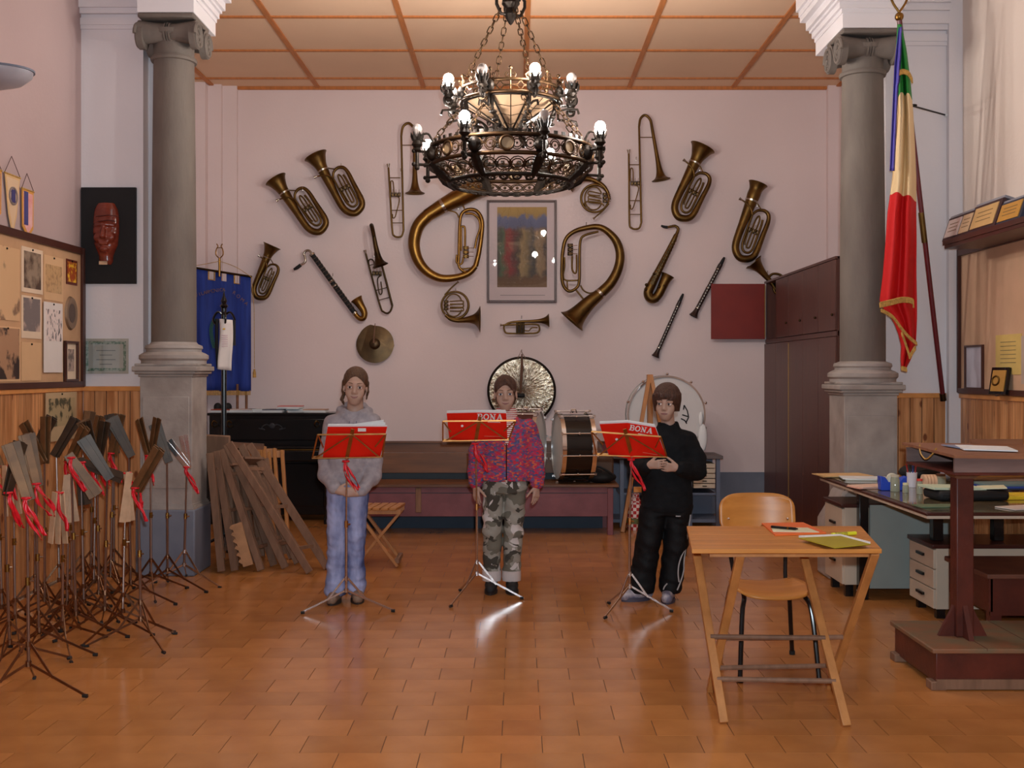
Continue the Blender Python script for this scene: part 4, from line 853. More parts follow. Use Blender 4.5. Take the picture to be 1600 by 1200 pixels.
# gold lettering (embroidered) on an arc
def text_mesh(name, s, size, extrude=.001, bold=0):
    cu = bpy.data.curves.new(name, 'FONT'); cu.body = s; cu.size = size; cu.extrude = extrude; cu.align_x = 'CENTER'; cu.offset = bold; cu.resolution_u = 3
    o = bpy.data.objects.new(name, cu); col.objects.link(o); dg = bpy.context.evaluated_depsgraph_get(); me = bpy.data.meshes.new_from_object(o.evaluated_get(dg)); bpy.data.objects.remove(o); return me
M_thread = mat('dull_gold_thread', (104, 78, 74), .6, c2=(84, 64, 60), scale=40)
def letters(word, pts, size, yd):
    for chr_, (px, py, ang) in zip(word, pts):
        if chr_ == ' ': continue
        o = link('letter', text_mesh('letter', chr_, size), M_thread, t); p = P(px, py, BD) - ORG[t.name]; o.location = (p.x, p.y + yd, p.z); o.rotation_euler = (math.pi / 2, -ang, 0)
letters('FILARMONICA', [(310 + i * 4.1, 465 - 9.5 * math.sin((i + 1) / 12 * 1.6), .45 - i * .045) for i in range(11)], .05, -.03)
letters('ROMA', [(366 + i * 6.2, 460 + i * 5.5, -.5 - i * .05) for i in range(4)], .05, -.03)
for p in (329, 331, 333):
    MB().tube(spline([P(p + 4, 498, BD - .03), P(p - 1, 512, BD - .03), P(p, 528, BD - .03), P(p + 4, 544, BD - .03)], 4), .006, 5).build('laurel_branch', mat('green_thread', (34, 76, 70), .7), t)
letters('1888', [(318 + i * 5, 566 + i * .6, 0) for i in range(4)] if False else [], .05, -.03)
# ------------------------------------------------------------------ black coat stand with white sash
CD = 9.0; cx_ = (350 - CX) / F * CD
t = thing('coat_stand', 'black pole stand with curled hooks in front of the blue banner', 'stand', (cx_, CD, 0))
MB().tube([(cx_, CD, .02), (cx_, CD, 1.98)], .021, 10).build('pole', M_black, t)
MB().lathe([(0, 1.95), (.02, 1.96), (.035, 1.98), (.018, 2.0), (.026, 2.02), (.01, 2.06), (0, 2.12)], 12, Matrix.Translation((cx_, CD, 0))).build('finial', M_black, t)
for k in range(4):
    a = k * math.pi / 2 + .4; d = Vector((math.cos(a), math.sin(a), 0)); c = Vector((cx_, CD, 0))
    MB().tube(spline([c + Vector((0, 0, 1.9)), c + d * .05 + Vector((0, 0, 1.93)), c + d * .085 + Vector((0, 0, 1.87)), c + d * .06 + Vector((0, 0, 1.83)), c + d * .04 + Vector((0, 0, 1.86))], 4), .009, 6).build('hook', M_black, t)
    MB().tube([c + Vector((0, 0, .12)), c + d * .13 + Vector((0, 0, .06)), c + d * .2 + Vector((0, 0, .012))], .014, 6).build('foot', M_black, t)
t = thing('sash', 'white folded sash with dark backing hanging from the black coat stand', 'sash', P(353, 578, CD - .06))
b = MB(); rows = []
for j in range(13):
    v = j / 12
    for i in range(7): u = i / 6; rows.append(P(342.5 + 21 * u + 1.2 * math.sin(v * 5) - 1.5 * v, 498 + 79 * v + 2 * u, CD - .06 - .012 * math.sin(u * 4 + v * 2)))
b.add(rows, [(j * 7 + i, j * 7 + i + 1, (j + 1) * 7 + i + 1, (j + 1) * 7 + i) for j in range(12) for i in range(6)])
o = b.build('cloth', mat('white_sash', (206, 184, 178), .8, var=.05), t); o.modifiers.new('s', 'SOLIDIFY').thickness = .008
MB().tube([P(339, 498, CD - .03), P(338.5, 540, CD - .03), P(341, 575, CD - .03)], .014, 6).build('dark_backing', M_blackm, t)
MB().tube([P(366, 500, CD - .03), P(366, 540, CD - .03)], .012, 6).build('dark_backing', M_blackm, t)
MB().sphere(P(350, 514, CD - .076), (.012, .003, .006), 8, 5).build('yellow_badge', mat('badge_yellow', (200, 150, 20), .5), t)
for k in range(6): MB().box(P(351, 524 + k * 3.4, CD - .076), (.05, .002, .004)).build('print_line', mat('faint_print', (176, 140, 150), .7), t)
# ------------------------------------------------------------------ wardrobe
wx, wd0, wd1, wz, ws = 2.515, 8.75, W - .03, 2.36, 1.76
t = thing('wardrobe', 'tall brown wardrobe with top cupboards along the right of the bay', 'wardrobe', (wx + .3, (wd0 + wd1) / 2, 0))
MB().bb(wx + .02, 3.28, wd0, wd0 + .02, .03, wz).build('end_panel', M_mahog, t)
MB().bb(wx + .02, 3.28, wd1 - .02, wd1, .03, wz).build('end_panel', M_mahog, t)
MB().bb(wx, 3.28, wd0, wd1, wz - .02, wz).build('top', M_mahog, t); MB().bb(wx + .01, 3.28, wd0, wd1, ws - .03, ws + .01).build('divider', M_mahog, t)
MB().bb(wx + .03, 3.28, wd0, wd1, 0, .06).build('plinth', M_mahog, t); MB().bb(3.26, 3.28, wd0, wd1, 0, wz).build('back', M_mahog, t)
n = 5; dw = (wd1 - wd0) / n
for i in range(n):
    y0, y1 = wd0 + i * dw + .004, wd0 + (i + 1) * dw - .004
    o = MB().bb(wx, wx + .02, y0, y1, .07, ws - .035).build('lower_door', M_mahog, t, bevel=.002)
    if i < n - 1:
        o = MB().bb(wx, wx + .02, y0, y1, ws + .015, wz - .025).build('upper_door', M_mahog, t, bevel=.002)
        MB().sphere((wx - .012, y0 + .05, ws + .14), .011, 8, 6).build('knob', M_dkbrass, o)
    if i == 2: MB().bb(wx - .004, wx + .006, y1 - .002, y1 + .006, .1, ws - .05).build('piano_hinge', mat('hinge_brass', (150, 112, 60), .35, .8, scale=60), t)
hx = wx - .005
o = MB().bb(hx - .545, hx, wd1 - .06, wd1 - .042, ws + .015, wz - .025).build('open_door', M_redwood, t, bevel=.002); o['label'] = 'open door with red inner face'
MB().bb(hx - .006, hx + .004, wd1 - .066, wd1 - .058, ws + .03, wz - .04).build('piano_hinge', MATS['hinge_brass'], t)
MB().bb(wx + .02, 3.2, wd1 - dw + .01, wd1 - dw + .02, ws, wz - .02).build('cupboard_side', M_mahog, t)
# ------------------------------------------------------------------ drawer cabinet, second drum, easel, gingham bag
gx0, gx1, gy0, gy1 = (952 - CX) / F * 10.3, (1126 - CX) / F * 10.3, 10.3, 10.75; GZ = 1.45 - (712 - 580) / F * 10.3
t = thing('drawer_cabinet', 'grey metal cabinet with shallow cream drawers behind the boy', 'cabinet', ((gx0 + gx1) / 2, gy0, 0))
MB().bb(gx0 - .02, gx1 + .02, gy0 - .02, gy1, GZ - .03, GZ).build('top', mat('dark_grey_metal', (88, 78, 76), .5), t, bevel=.004)
Mg = mat('blue_grey_metal', (82, 88, 104), .5, var=.06)
for x in (gx0, gx0 + .10, gx1 - .04, gx1 - .3): MB().bb(x, x + .035, gy0, gy0 + .035, 0, GZ - .03).build('upright', Mg, t)
MB().bb(gx0, gx1, gy1 - .02, gy1, .04, GZ - .03).build('back_panel', Mg, t)
MB().bb(gx0, gx1, gy0 + .02, gy1, .04, .07).build('bottom_shelf', Mg, t)
MB().bb(gx0 + .1, gx1 - .04, gy0 + .03, gy1, GZ - .37, GZ - .35).build('shelf', Mg, t)
for r in range(5):
    for (xa, xb) in ((gx1 - .50, gx1 - .31), (gx1 - .25, gx1 - .05)):
        o = MB().bb(xa, xb, gy0 + .0, gy0 + .3, GZ - .115 - r * .047, GZ - .075 - r * .047).build('drawer', mat('drawer_cream', (176, 158, 138), .5), t, bevel=.003)
        MB().box(((xa + xb) / 2, gy0 - .004, GZ - .095 - r * .047), (.04, .008, .008)).build('pull', M_dkbrass, o)
dcx, dr = (1040 - CX) / F * 10.45, 61 / F * 10.45
t = thing('bass_drum', 'white-headed bass drum with chrome hoop standing behind the boy', 'drum', (dcx, 10.5, GZ))
R = Matrix.Translation((dcx, 10.5, GZ + dr + .008)) @ Matrix.Rotation(math.pi / 2, 4, 'X')
MB().lathe([(0, .10), (dr - .015, .10), (dr - .015, .09), (0, .09)], 56, R).build('drumhead', mat('grey_drumhead', (178, 172, 170), .5, var=.03), t)
MB().lathe([(dr - .018, .095), (dr - .016, .115), (dr, .115), (dr + .002, .07), (dr - .014, .07)], 56, R).build('hoop', M_chrome, t)
MB().lathe([(dr - .014, -.10), (dr - .014, .09)], 56, R).build('shell', mat('drum_shell_pale', (186, 176, 166), .4), t)
MB().lathe([(dr - .018, -.115), (dr, -.115), (dr + .002, -.07), (dr - .014, -.07)], 56, R).build('hoop', M_chrome, t)
for k in range(10):
    a = 2 * math.pi * k / 10 + .3; v = R @ Vector(((dr + .014) * math.cos(a), (dr + .014) * math.sin(a), .125)); w_ = R @ Vector(((dr + .014) * math.cos(a), (dr + .014) * math.sin(a), -.10))
    b = MB().tube([v, w_], .005, 6); b.sphere(v, .014, 8, 6); b.build('tension_rod', M_chrome, t)
b = MB(); c0 = Vector((dcx, 10.5 - .101, GZ + dr))
for pts in ([(1069, 633), (1074, 642), (1076, 652), (1072, 660)], [(1066, 648), (1072, 650), (1076, 651)], [(1064, 654), (1070, 657), (1073, 662)], [(1068, 640), (1069, 633)]):
    b.tube([P(u, v, 10.397) for u, v in pts], .006, 5)
b.build('head_emblem', M_blackm, t)
b = MB().sphere(P(1098, 684, 10.36), (.045, .03, .13), 14, 10); b.sphere(P(1095, 655, 10.36), (.022, .02, .07), 12, 8); b.build('white_strap', M_paper, t, smooth=80)
t = thing('easel', 'pale wooden A-frame easel standing behind the boy', 'easel', ((1010 - CX) / F * 10.1, 10.1, 0))
ap = P(1015, 586, 10.15)
MB().beam(Vector(((972 - CX) / F * 10.0, 9.98, 0)), ap, .035, .05, (0, 1, 0)).build('leg', M_woodz, t, bevel=.003)
MB().beam(Vector(((1064 - CX) / F * 10.0, 9.98, 0)), ap + Vector((.01, 0, 0)), .035, .05, (0, 1, 0)).build('leg', M_woodz, t, bevel=.003)
MB().beam(Vector(((1017 - CX) / F * 10.2, 10.22, .38)), ap + Vector((.005, .04, .005)), .05, .05, (0, 1, 0)).build('mast', M_woodz, t, bevel=.003)
MB().beam(Vector(((1016 - CX) / F * 10.3, 10.295, 0)), ap + Vector((.0, .1, -.06)), .03, .03, (0, 1, 0)).build('rear_leg', M_woodz, t)
for py, th in ((731, .025), (765, .05)): MB().beam(P(990, py, 9.99), P(1044, py, 9.99), .02, th).build('crossbar', M_wood, t, bevel=.003)
MB().tube([P(977, 822, 9.97), P(986, 819, 9.95)], .006, 6).build('peg', M_nickel, t)
def gingham():
    m, nt, b, N, L = nodes('red_gingham'); tc = N.new('ShaderNodeTexCoord'); ck = N.new('ShaderNodeTexChecker'); ck.inputs['Scale'].default_value = 34; ck.inputs[1].default_value = (*alb((150, 30, 30)), 1); ck.inputs[2].default_value = (*alb((200, 176, 170)), 1); L.new(tc.outputs['Object'], ck.inputs[0]); L.new(ck.outputs[0], b.inputs['Base Color']); b.inputs['Roughness'].default_value = .8; return m
gxx = (993 - CX) / F * 10.15
t = thing('gingham_bag', 'small red and white checked cloth bag on the floor under the easel', 'bag', (gxx, 10.15, 0))
MB().lathe([(0, 0), (.075, .0), (.085, .02), (.08, .15), (.07, .24), (.03, .30), (.035, .33), (0, .33)], 16, Matrix.Translation((gxx, 10.15, 0))).build('sack', gingham(), t)
MB().lathe([(.082, .06), (.086, .06), (.086, .11), (.082, .11)], 16, Matrix.Translation((gxx, 10.15, 0))).build('green_band', mat('olive_band', (84, 88, 50), .7), t)
# ------------------------------------------------------------------ pile of folded trestle stools
def stick_frame(name, label, bl, br, tl, tr, dp, group, rails=(.18, .5, .8), extra=True, w=.052):
    """folded wooden stool: two long rails joined by rungs, with the second pair of legs folded behind"""
    t = thing(name, label, 'stool', ((bl.x + br.x) / 2, (bl.y + br.y) / 2, 0), group)
    for a, b in ((bl, tl), (br, tr)): MB().beam(a, b, w, .026, (0, 1, 0)).build('rail', M_greywood, t, bevel=.003)
    for u in rails: MB().beam(bl.lerp(tl, u), br.lerp(tr, u), .02, .024, (0, 0, 1)).build('rung', M_greywood, t)
    if extra:
        o = Vector((.0, dp, 0))
        for a, b in ((bl, tl), (br, tr)):
            MB().beam(a.lerp(b, .10) + o, b.lerp(a, .12) + o, w * .85, .022, (0, 1, 0)).build('folded_leg', M_greywood, t, bevel=.003)
        MB().beam(bl.lerp(tl, .86) + o * .5, br.lerp(tr, .86) + o * .5, .09, .018, (tl - bl)).build('seat_slat', M_greywood, t)
    return t
PI_ = [  # bottom pixel (x, y), top pixel (x, y) of the near rail; rail spacing
    ((346, 891), (328, 708), 7.95, 'folded wooden stool nearest the column pedestal in the leaning pile'),
    ((367, 893), (338, 705), 7.98, 'second folded wooden stool from the column in the leaning pile'),
    ((408, 893), (345, 703), 8.0, 'third folded wooden stool from the column, a notched board beside it'),
    ((446, 886), (354, 694), 8.1, 'grey weathered folded stool in the middle of the leaning pile'),
    ((484, 898), (358, 692), 7.92, 'long folded wooden stool at the front right of the leaning pile')]
for i, (bp_, tp_, d, lb) in enumerate(PI_):
    B = Vector(((bp_[0] - CX) / F * d, d, 0.012)); T_ = P(tp_[0], tp_[1], d + .12)
    sp = Vector((.10, .16, 0)) if i == 4 else Vector((.05, .20, 0))
    stick_frame('folded_stool', lb, B, B + sp + Vector((0, 0, .0)), T_, T_ + sp * .9 + Vector((.02, 0, -.02)), .05, None)
for i, (bx_, tx_, d) in enumerate(((382, 352, 8.25), (392, 372, 8.5), (428, 398, 8.6), (440, 384, 8.42))):
    B = Vector(((bx_ - CX) / F * d, d, .012)); T_ = P(tx_, 712 + i * 3, d + .12)
    stick_frame('folded_stool', 'folded wooden stool at the back of the leaning pile', B, B + Vector((.06, .10, 0)), T_, T_ + Vector((.06, .1, 0)), .04, 'folded stools at the back of the leaning pile')
t = thing('notched_board', 'pale toothed wooden board leaning low against the stool pile', 'board', P(385, 885, 7.9))
a, b_ = P(388, 884, 7.88), P(370, 818, 7.93); b = MB().beam(a, b_, .07, .02, (0, 1, 0))
for k in range(6): q_ = a.lerp(b_, .1 + k * .16); b.box(q_ + Vector((-.042, 0, .0)), (.03, .02, .022), (0, .5, 0))
b.build('board', mat('pale_wood', (158, 118, 84), .7, c2=(126, 90, 62), scale=8), t)
MB().tube([b_ + Vector((.01, -.014, -.03)), b_ + Vector((.01, -.008, -.03))], .006, 6).build('screw', M_iron, t)
# folded chairs against the piano
for i, p in enumerate((392, 408, 420)):
    B = Vector(((p + 12 - CX) / F * 9.3, 9.25, .012)); T_ = P(p, 698 + i * 3, 9.5)
    t = thing('folded_chair', ['brown folded wooden chair behind the stool pile, its left rail showing', 'brown folded wooden chair behind the stool pile, middle of the three', 'brown folded wooden chair behind the stool pile with a rounded seat edge'][i], 'chair', B)
    for s_ in (0, .11): MB().beam(B + Vector((s_, .0, 0)), T_ + Vector((s_, .02, 0)), .028, .045, (0, 1, 0)).build('rail', M_woodz, t, bevel=.006)
    MB().beam(T_ + Vector((-.02, .0, -.03)), T_ + Vector((.13, .02, -.03)), .06, .018, (0, 1, 0)).build('top_slat', M_woodz, t)
    MB().beam(B.lerp(T_, .72) + Vector((.02, -.02, 0)), B.lerp(T_, .42) + Vector((.05, -.02, 0)), .09, .02, (0, 1, 0)).build('seat', M_woodz, t, bevel=.008)
t = thing('plank', 'brown plank lying across the tops of the folded chairs', 'board', P(362, 700, 9.3))
MB().beam(P(340, 694, 9.25), P(412, 698, 9.4), .03, .05, (0, 0, 1)).build('board', M_benchw, t)
t = thing('wooden_crate', 'grey wooden board standing at the top of the stool pile beside the column', 'board', P(340, 720, 8.3))
MB().box(P(340, 697, 8.36), (.19, .03, .17), (.1, .05, .0)).build('board', M_greywood, t, bevel=.01)
# ------------------------------------------------------------------ slatted folding stool beside the girl in grey
d0, d1 = 8.15, 8.45; sz = .425
t = thing('slatted_stool', 'slatted wooden folding stool with crossed legs behind the girl in grey', 'stool', ((594 - CX) / F * 8.3, 8.3, 0))
xa, xb = (560 - CX) / F * 8.2, (625 - CX) / F * 8.2
for i in range(5):
    u = i / 4; MB().box((xa + .03 + (xb - xa - .06) * u, 8.30, sz + .01), (.052, .34, .02), (0, 0, -.10)).build('seat_slat', M_woodz, t, bevel=.004)
for y in (8.16, 8.42):
    MB().beam((xa - .0, y, sz - .012), (xb + .01, y, sz - .012), .025, .03).build('seat_rail', M_woodz, t)
    MB().beam((xa + .0, y + .005, sz - .02), (xb - .015, y + .005, .012), .022, .04, (0, 1, 0)).build('leg', M_woodz, t, bevel=.003)
    MB().beam((xb - .0, y + .03, sz - .02), (xa - .02, y + .03, .012), .022, .04, (0, 1, 0)).build('leg', M_woodz, t, bevel=.003)
MB().beam((xb - .02, 8.15, .05), (xb - .02, 8.46, .05), .03, .03).build('foot_rung', M_greywood, t); MB().beam((xa, 8.16, .05), (xa, 8.46, .05), .03, .03).build('foot_rung', M_greywood, t)
# ------------------------------------------------------------------ folding table in front
TZ = .73
fl_, fr_, bl_, br_ = P(1081, 858, 4.48), P(1378, 858, 4.48), P(1073, 822, 5.15), P(1345, 822, 5.15)
t = thing('folding_table', 'light wooden folding table with crossed legs at the front right', 'table', ((fl_.x + br_.x) / 2, 4.8, 0))
for i in range(5):
    u0, u1 = i / 5 + .002, (i + 1) / 5 - .002; a, b_, c, d = fl_.lerp(bl_, u0), fr_.lerp(br_, u0), fr_.lerp(br_, u1), fl_.lerp(bl_, u1)
    vs_ = [Vector((p.x, p.y, TZ - .018)) for p in (a, b_, c, d)] + [Vector((p.x, p.y, TZ)) for p in (a, b_, c, d)]
    MB().add(vs_, [(0, 3, 2, 1), (4, 5, 6, 7), (0, 1, 5, 4), (1, 2, 6, 5), (2, 3, 7, 6), (3, 0, 4, 7)]).build('top_plank', M_wood, t, smooth=0, bevel=.002)
def G(px, py): d = F * H / (py - CY); return Vector(((px - CX) / F * d, d, .003))
# two crossed leg frames: A runs front foot -> back top, B runs back foot -> front top
Lf, Rf, Lb, Rb = G(1131, 1131), G(1323, 1136), G(1110, 1081), G(1296, 1076)
ax = .035
topB_L, topB_R = P(1118, 865, 4.98), P(1308, 866, 5.02); topA_L, topA_R = Vector((Lb.x + .055, 4.60, TZ - .035)), Vector((Rb.x + .06, 4.60, TZ - .035))
tl = [Vector((p.x, p.y, TZ - .03)) for p in (topB_L, topB_R)]
for a, b_ in ((Lf, Vector((Lf.x - .045, 5.05, TZ - .03))), (Rf, Vector((Rf.x - .06, 5.05, TZ - .03)))): MB().beam(a, b_, .024, .036, (1, 0, 0)).build('leg', M_woodz, t, bevel=.003)
for a, b_ in ((Lb, topA_L), (Rb, topA_R)): MB().beam(a, b_, .024, .036, (1, 0, 0)).build('leg', M_woodz, t, bevel=.003)
for f, g, us in ((Lf, Rf, (.21, .42)), (Lb, Rb, (.18, .40))):
    tf, tg = (Vector((Lf.x - .045, 5.05, TZ)), Vector((Rf.x - .06, 5.05, TZ))) if f is Lf else (topA_L, topA_R)
    for u in us: MB().tube([f.lerp(tf, u), g.lerp(tg, u)], .011, 8).build('stretcher', M_greywood, t)
for y, xs_ in ((5.05, (-.04, .0)), (4.60, (0, 0))): MB().beam((fl_.x + .09 if y < 5 else bl_.x + .07, y, TZ - .034), (fr_.x - .02 if y < 5 else br_.x - .1, y, TZ - .034), .035, .03).build('top_batten', M_woodz, t)
def slab(px_pts, z, th):
    """flat item on a level surface from its four photo corners"""
    vs_ = []
    for k in (0, th):
        for (u, v) in px_pts: d = (H - z - k * 0) * F / (v - CY); vs_.append(Vector(((u - CX) / F * d, d, z + k)))
    return MB().add(vs_, [(0, 3, 2, 1), (4, 5, 6, 7), (0, 1, 5, 4), (1, 2, 6, 5), (2, 3, 7, 6), (3, 0, 4, 7)])
def flat(name, label, cat, z, pp, th, m, extra=None):
    sl = slab(pp, z, th); c = sum((Vector(v) for v in sl.v), Vector()) / 8; t = thing(name, label, cat, (c.x, c.y, z)); sl.build('cover', m, t, smooth=0)
    return t
M_orange = mat('orange_card', (226, 92, 40), .5, var=.03); M_olive = mat('olive_yellow_cover', (150, 134, 28), .4, var=.05)
t = flat('folder', 'orange paper folder under a white sheet on the folding table', 'folder', TZ + .001, [(1211, 837.5), (1291, 834), (1255, 818), (1190, 819)], .006, M_orange)
slab([(1208, 831), (1280, 832), (1262, 825), (1205, 825)], TZ + .0075, .002).build('white_sheet', mat('peach_sheet', (232, 190, 160), .7), t)
t = thing('pen', 'black pen lying on the orange folder', 'pen', (1.13, 4.98, TZ + .012)); z_ = TZ + .0165
pa, pb_ = P(1205, 823, (H - z_) * F / (823 - CY)), P(1247, 826.5, (H - z_) * F / (826.5 - CY))
MB().tube([pa, pa.lerp(pb_, .9), pb_], [.006, .006, .002], 8).build('barrel', M_black, t); MB().tube([pa.lerp(pb_, .6), pa.lerp(pb_, .66)], .0066, 8).build('band', M_brass2, t)
t = flat('notebook', 'yellow-green notebook lying at the front right of the folding table', 'notebook', TZ + .001, [(1304, 857), (1360, 851), (1313, 838.5), (1248, 841)], .012, M_paper)
slab([(1304, 857), (1361, 851), (1313, 838), (1247, 841)], TZ + .0132, .0025).build('olive_cover', M_olive, t)
t = thing('highlighter', 'yellow marker pen with dark print on the folding table', 'marker', (1.4, 4.9, TZ)); z_ = TZ + .009
pa, pb_ = P(1300, 835.5, (H - z_) * F / (835.5 - CY)), P(1337, 833, (H - z_) * F / (833 - CY))
MB().tube([pa, pb_], .0085, 10).build('body', mat('neon_yellow', (212, 200, 40), .4), t); MB().tube([pa.lerp(pb_, .1), pa.lerp(pb_, .62)], .0088, 10).build('print_band', mat('marker_print', (96, 90, 30), .5, c2=(180, 170, 40), scale=160), t)
# ------------------------------------------------------------------ chair behind the table
cxx, cyy = (1186 - CX) / F * 5.6, 5.42
t = thing('school_chair', 'school chair with pale plywood seat and back on black tube legs', 'chair', (cxx, cyy, 0))
def shell(fn, nu, nv, th, name, m):
    b = MB(); vs_ = [fn(i / nu, j / nv) for j in range(nv + 1) for i in range(nu + 1)]
    b.add(vs_, [(j * (nu + 1) + i, j * (nu + 1) + i + 1, (j + 1) * (nu + 1) + i + 1, (j + 1) * (nu + 1) + i) for j in range(nv) for i in range(nu)])
    o = b.build(name, m, t, smooth=60); s_ = o.modifiers.new('solid', 'SOLIDIFY'); s_.thickness = th; s_.offset = 0; return o
def backf(u, v):
    a = (u - .5) * 2; e = 1 - abs(2 * v - 1) ** 5 * .0; w = .192 * (1 - .22 * max(0, (.35 - v) / .35) ** 2) * (1 - .10 * max(0, (v - .75) / .25) ** 2)
    z = .60 + .225 * v - .03 * (v > .5) * (abs(a) ** 5) * (v - .5) * 2 + .03 * (v < .5) * (abs(a) ** 4) * (1 - 2 * v)
    return Vector((cxx + a * w, cyy + .20 + .03 * v - .05 * a * a + .05, z))
def seatf(u, v):
    a = (u - .5) * 2; c = (v - .5) * 2; rr = math.sqrt(max(0, 1 - .45 * c ** 6)); w = .195 * (1 - .10 * v)
    s_ = 1 - .22 * max(0, abs(a) * abs(c)) ** 3
    return Vector((cxx + a * w * s_ , cyy - .03 + c * .19 * s_, .400 + .014 * a * a - .02 * max(0, -c - .55) * 1.5 - .008 * (1 - a * a)))
shell(backf, 20, 10, .011, 'backrest', M_wood); shell(seatf, 18, 14, .012, 'seat', M_wood)
for s_ in (-1, 1):
    MB().tube(spline([(cxx + s_ * .185, cyy + .25, .005), (cxx + s_ * .165, cyy + .21, .22), (cxx + s_ * .145, cyy + .15, .380), (cxx + s_ * .13, cyy + .0, .383), (cxx + s_ * .145, cyy - .16, .375), (cxx + s_ * .165, cyy - .21, .30), (cxx + s_ * .185, cyy - .26, .005)], 5), .0115, 10).build('leg_tube', M_black, t)
    MB().tube(spline([(cxx + s_ * .128, cyy - .02, .380), (cxx + s_ * .125, cyy + .10, .385), (cxx + s_ * .13, cyy + .17, .43), (cxx + s_ * .15, cyy + .235, .62), (cxx + s_ * .15, cyy + .25, .74)], 5), .0105, 10).build('back_tube', M_black, t)
    for y in (.25, -.26): MB().tube([(cxx + s_ * .185, cyy + y, 0), (cxx + s_ * .184, cyy + y * .99, .02)], .0145, 10).build('foot_cap', M_rubber, t)
    MB().sphere((cxx + s_ * .15, cyy + .205, .70), .008, 8, 6).build('rivet', M_chrome, t)
MB().tube([(cxx - .13, cyy - .03, .380), (cxx + .13, cyy - .03, .380)], .009, 8).build('crossbar', M_black, t)
# ------------------------------------------------------------------ office desk
DZ = .74; dx0, dx1, dy0, dy1 = 2.065, 2.92, 5.58, 7.55
t = thing('office_desk', 'long office desk with dark edge and glass top under clutter, right of the column', 'desk', ((dx0 + dx1) / 2, (dy0 + dy1) / 2, 0))
MB().bb(dx0, dx1, dy0, dy1, DZ - .035, DZ - .012).build('apron', M_cream, t, bevel=.003)
MB().bb(dx0 - .004, dx1, dy0 - .004, dy1, DZ - .02, DZ - .004).build('top_edge', M_deskbrown, t, bevel=.004)
MB().bb(dx0 + .03, dx1, dy0 + .03, dy1 - .03, DZ - .004, DZ).build('glass_top', M_desktop, t)
for x, y, z0 in ((2.20, 7.05, 0), (2.50, 6.60, .442), (2.86, 7.05, 0), (2.86, 6.60, .442)): MB().bb(x - .03, x + .03, y - .03, y + .03, z0, DZ - .035).build('leg', M_black, t, bevel=.004)
MB().bb(2.47, 2.53, 6.0, 6.66, DZ - .07, DZ - .035).build('rail', M_black, t)
MB().bb(2.24, 2.90, 7.03, 7.045, .07, .60).build('modesty_panel', M_greypanel, t)
def drawer_unit(name, label, x0, x1, y0, y1, z0, z1, nd):
    t = thing(name, label, 'drawers', (x0, y0, 0))
    MB().bb(x0 + .015, x1, y0, y1, z0, z1 - .025).build('carcass', M_greypanel if False else M_cream, t, bevel=.003)
    MB().bb(x0 - .01, x1 + .01, y0 - .01, y1 + .01, z1 - .025, z1).build('top', M_deskbrown, t, bevel=.004)
    hgt = (z1 - .03 - z0) / nd
    for k in range(nd):
        o = MB().bb(x0, x0 + .018, y0 + .004, y1 - .004, z0 + k * hgt + .003, z0 + (k + 1) * hgt - .003).build('drawer', M_cream, t, bevel=.003)
        MB().bb(x0 - .014, x0, (y0 + y1) / 2 - .055, (y0 + y1) / 2 + .055, z0 + (k + .55) * hgt - .008, z0 + (k + .55) * hgt + .008).build('handle', M_black, o)
    for y in (y0 + .05, y1 - .05): MB().bb(x0 + .03, x0 + .08, y - .02, y + .02, 0, z0).build('foot', M_black, t)
    MB().bb(x1 - .08, x1 - .03, y0 + .03, y1 - .03, 0, z0).build('foot', M_black, t)
    return t
drawer_unit('drawer_pedestal', 'cream three-drawer pedestal under the near end of the desk', 2.43, 3.18, 6.46, 6.86, .06, .44, 3)
drawer_unit('drawer_pedestal', 'small cream drawer unit beside the right column pedestal', 2.085, 2.13 + .6, 7.1, 7.5, .08, .60, 2)
# ------------------------------------------------------------------ lectern on its box
lx0, lx1, ly0, ly1, lz = 1.885, 2.62, 5.02, 5.60, .19
t = thing('lectern', 'tall maroon wooden lectern with open shelf top fixed on a low box platform', 'lectern', (2.2, 5.3, 0))
MB().bb(lx0 + .02, lx1 - .02, ly0 + .015, ly1 - .015, .03, lz - .02).build('platform_box', M_maroon, t, bevel=.004)
MB().bb(lx0, lx1, ly0, ly1, lz - .022, lz).build('platform_top', M_greentop, t, bevel=.005)
for i in range(3): MB().bb(lx0 + .001 + i * .245, lx0 + .003 + i * .245, ly0 - .001, ly1, lz - .01, lz + .0015).build('board_joint', M_maroon, t) if i else None
for x, y in ((lx0 + .03, ly0 + .04), (lx0 + .03, ly1 - .05), (lx1 - .05, ly0 + .04)): MB().box((x, y, .02), (.07, .07, .04)).build('foot', M_greywood, t, bevel=.004)
MB().bb(lx0 + .02, lx1 - .02, ly0 + .005, ly0 + .02, .005, .05).build('base_rail', M_greywood, t)
ppx = (1503 - CX) / F * 5.28
MB().bb(ppx - .042, ppx + .042, 5.24, 5.32, lz, .955).build('post', M_maroon, t, bevel=.006)
for sx, sy in ((-1, 0), (1, 0), (0, -1)):
    M_ = Matrix.Translation((ppx + sx * .04, 5.28 + sy * .04, lz)) @ Matrix.Rotation(math.atan2(sy, sx), 4, 'Z') @ Matrix.Rotation(math.pi / 2, 4, 'X') @ Matrix.Translation((0, 0, -.012))
    MB().prism([(0, 0), (.075, 0), (.0, .15)], .024, M_).build('brace', M_maroon, t)
MB().lathe([(.04, .90), (.055, .94), (.11, .972), (.11, .978), (0, .978)], 4, Matrix.Translation((ppx, 5.28, 0)) @ Matrix.Rotation(math.pi / 4, 4, 'Z')).build('capital', M_greywood, t, smooth=0)
gx0, gx1, gy0, gy1 = 1.985, 2.60, 5.05, 5.68
M_lect = mat('lectern_brown_wood', (128, 84, 58), .5, c2=(100, 62, 42), scale=4, stretch=(1, 6, 6))
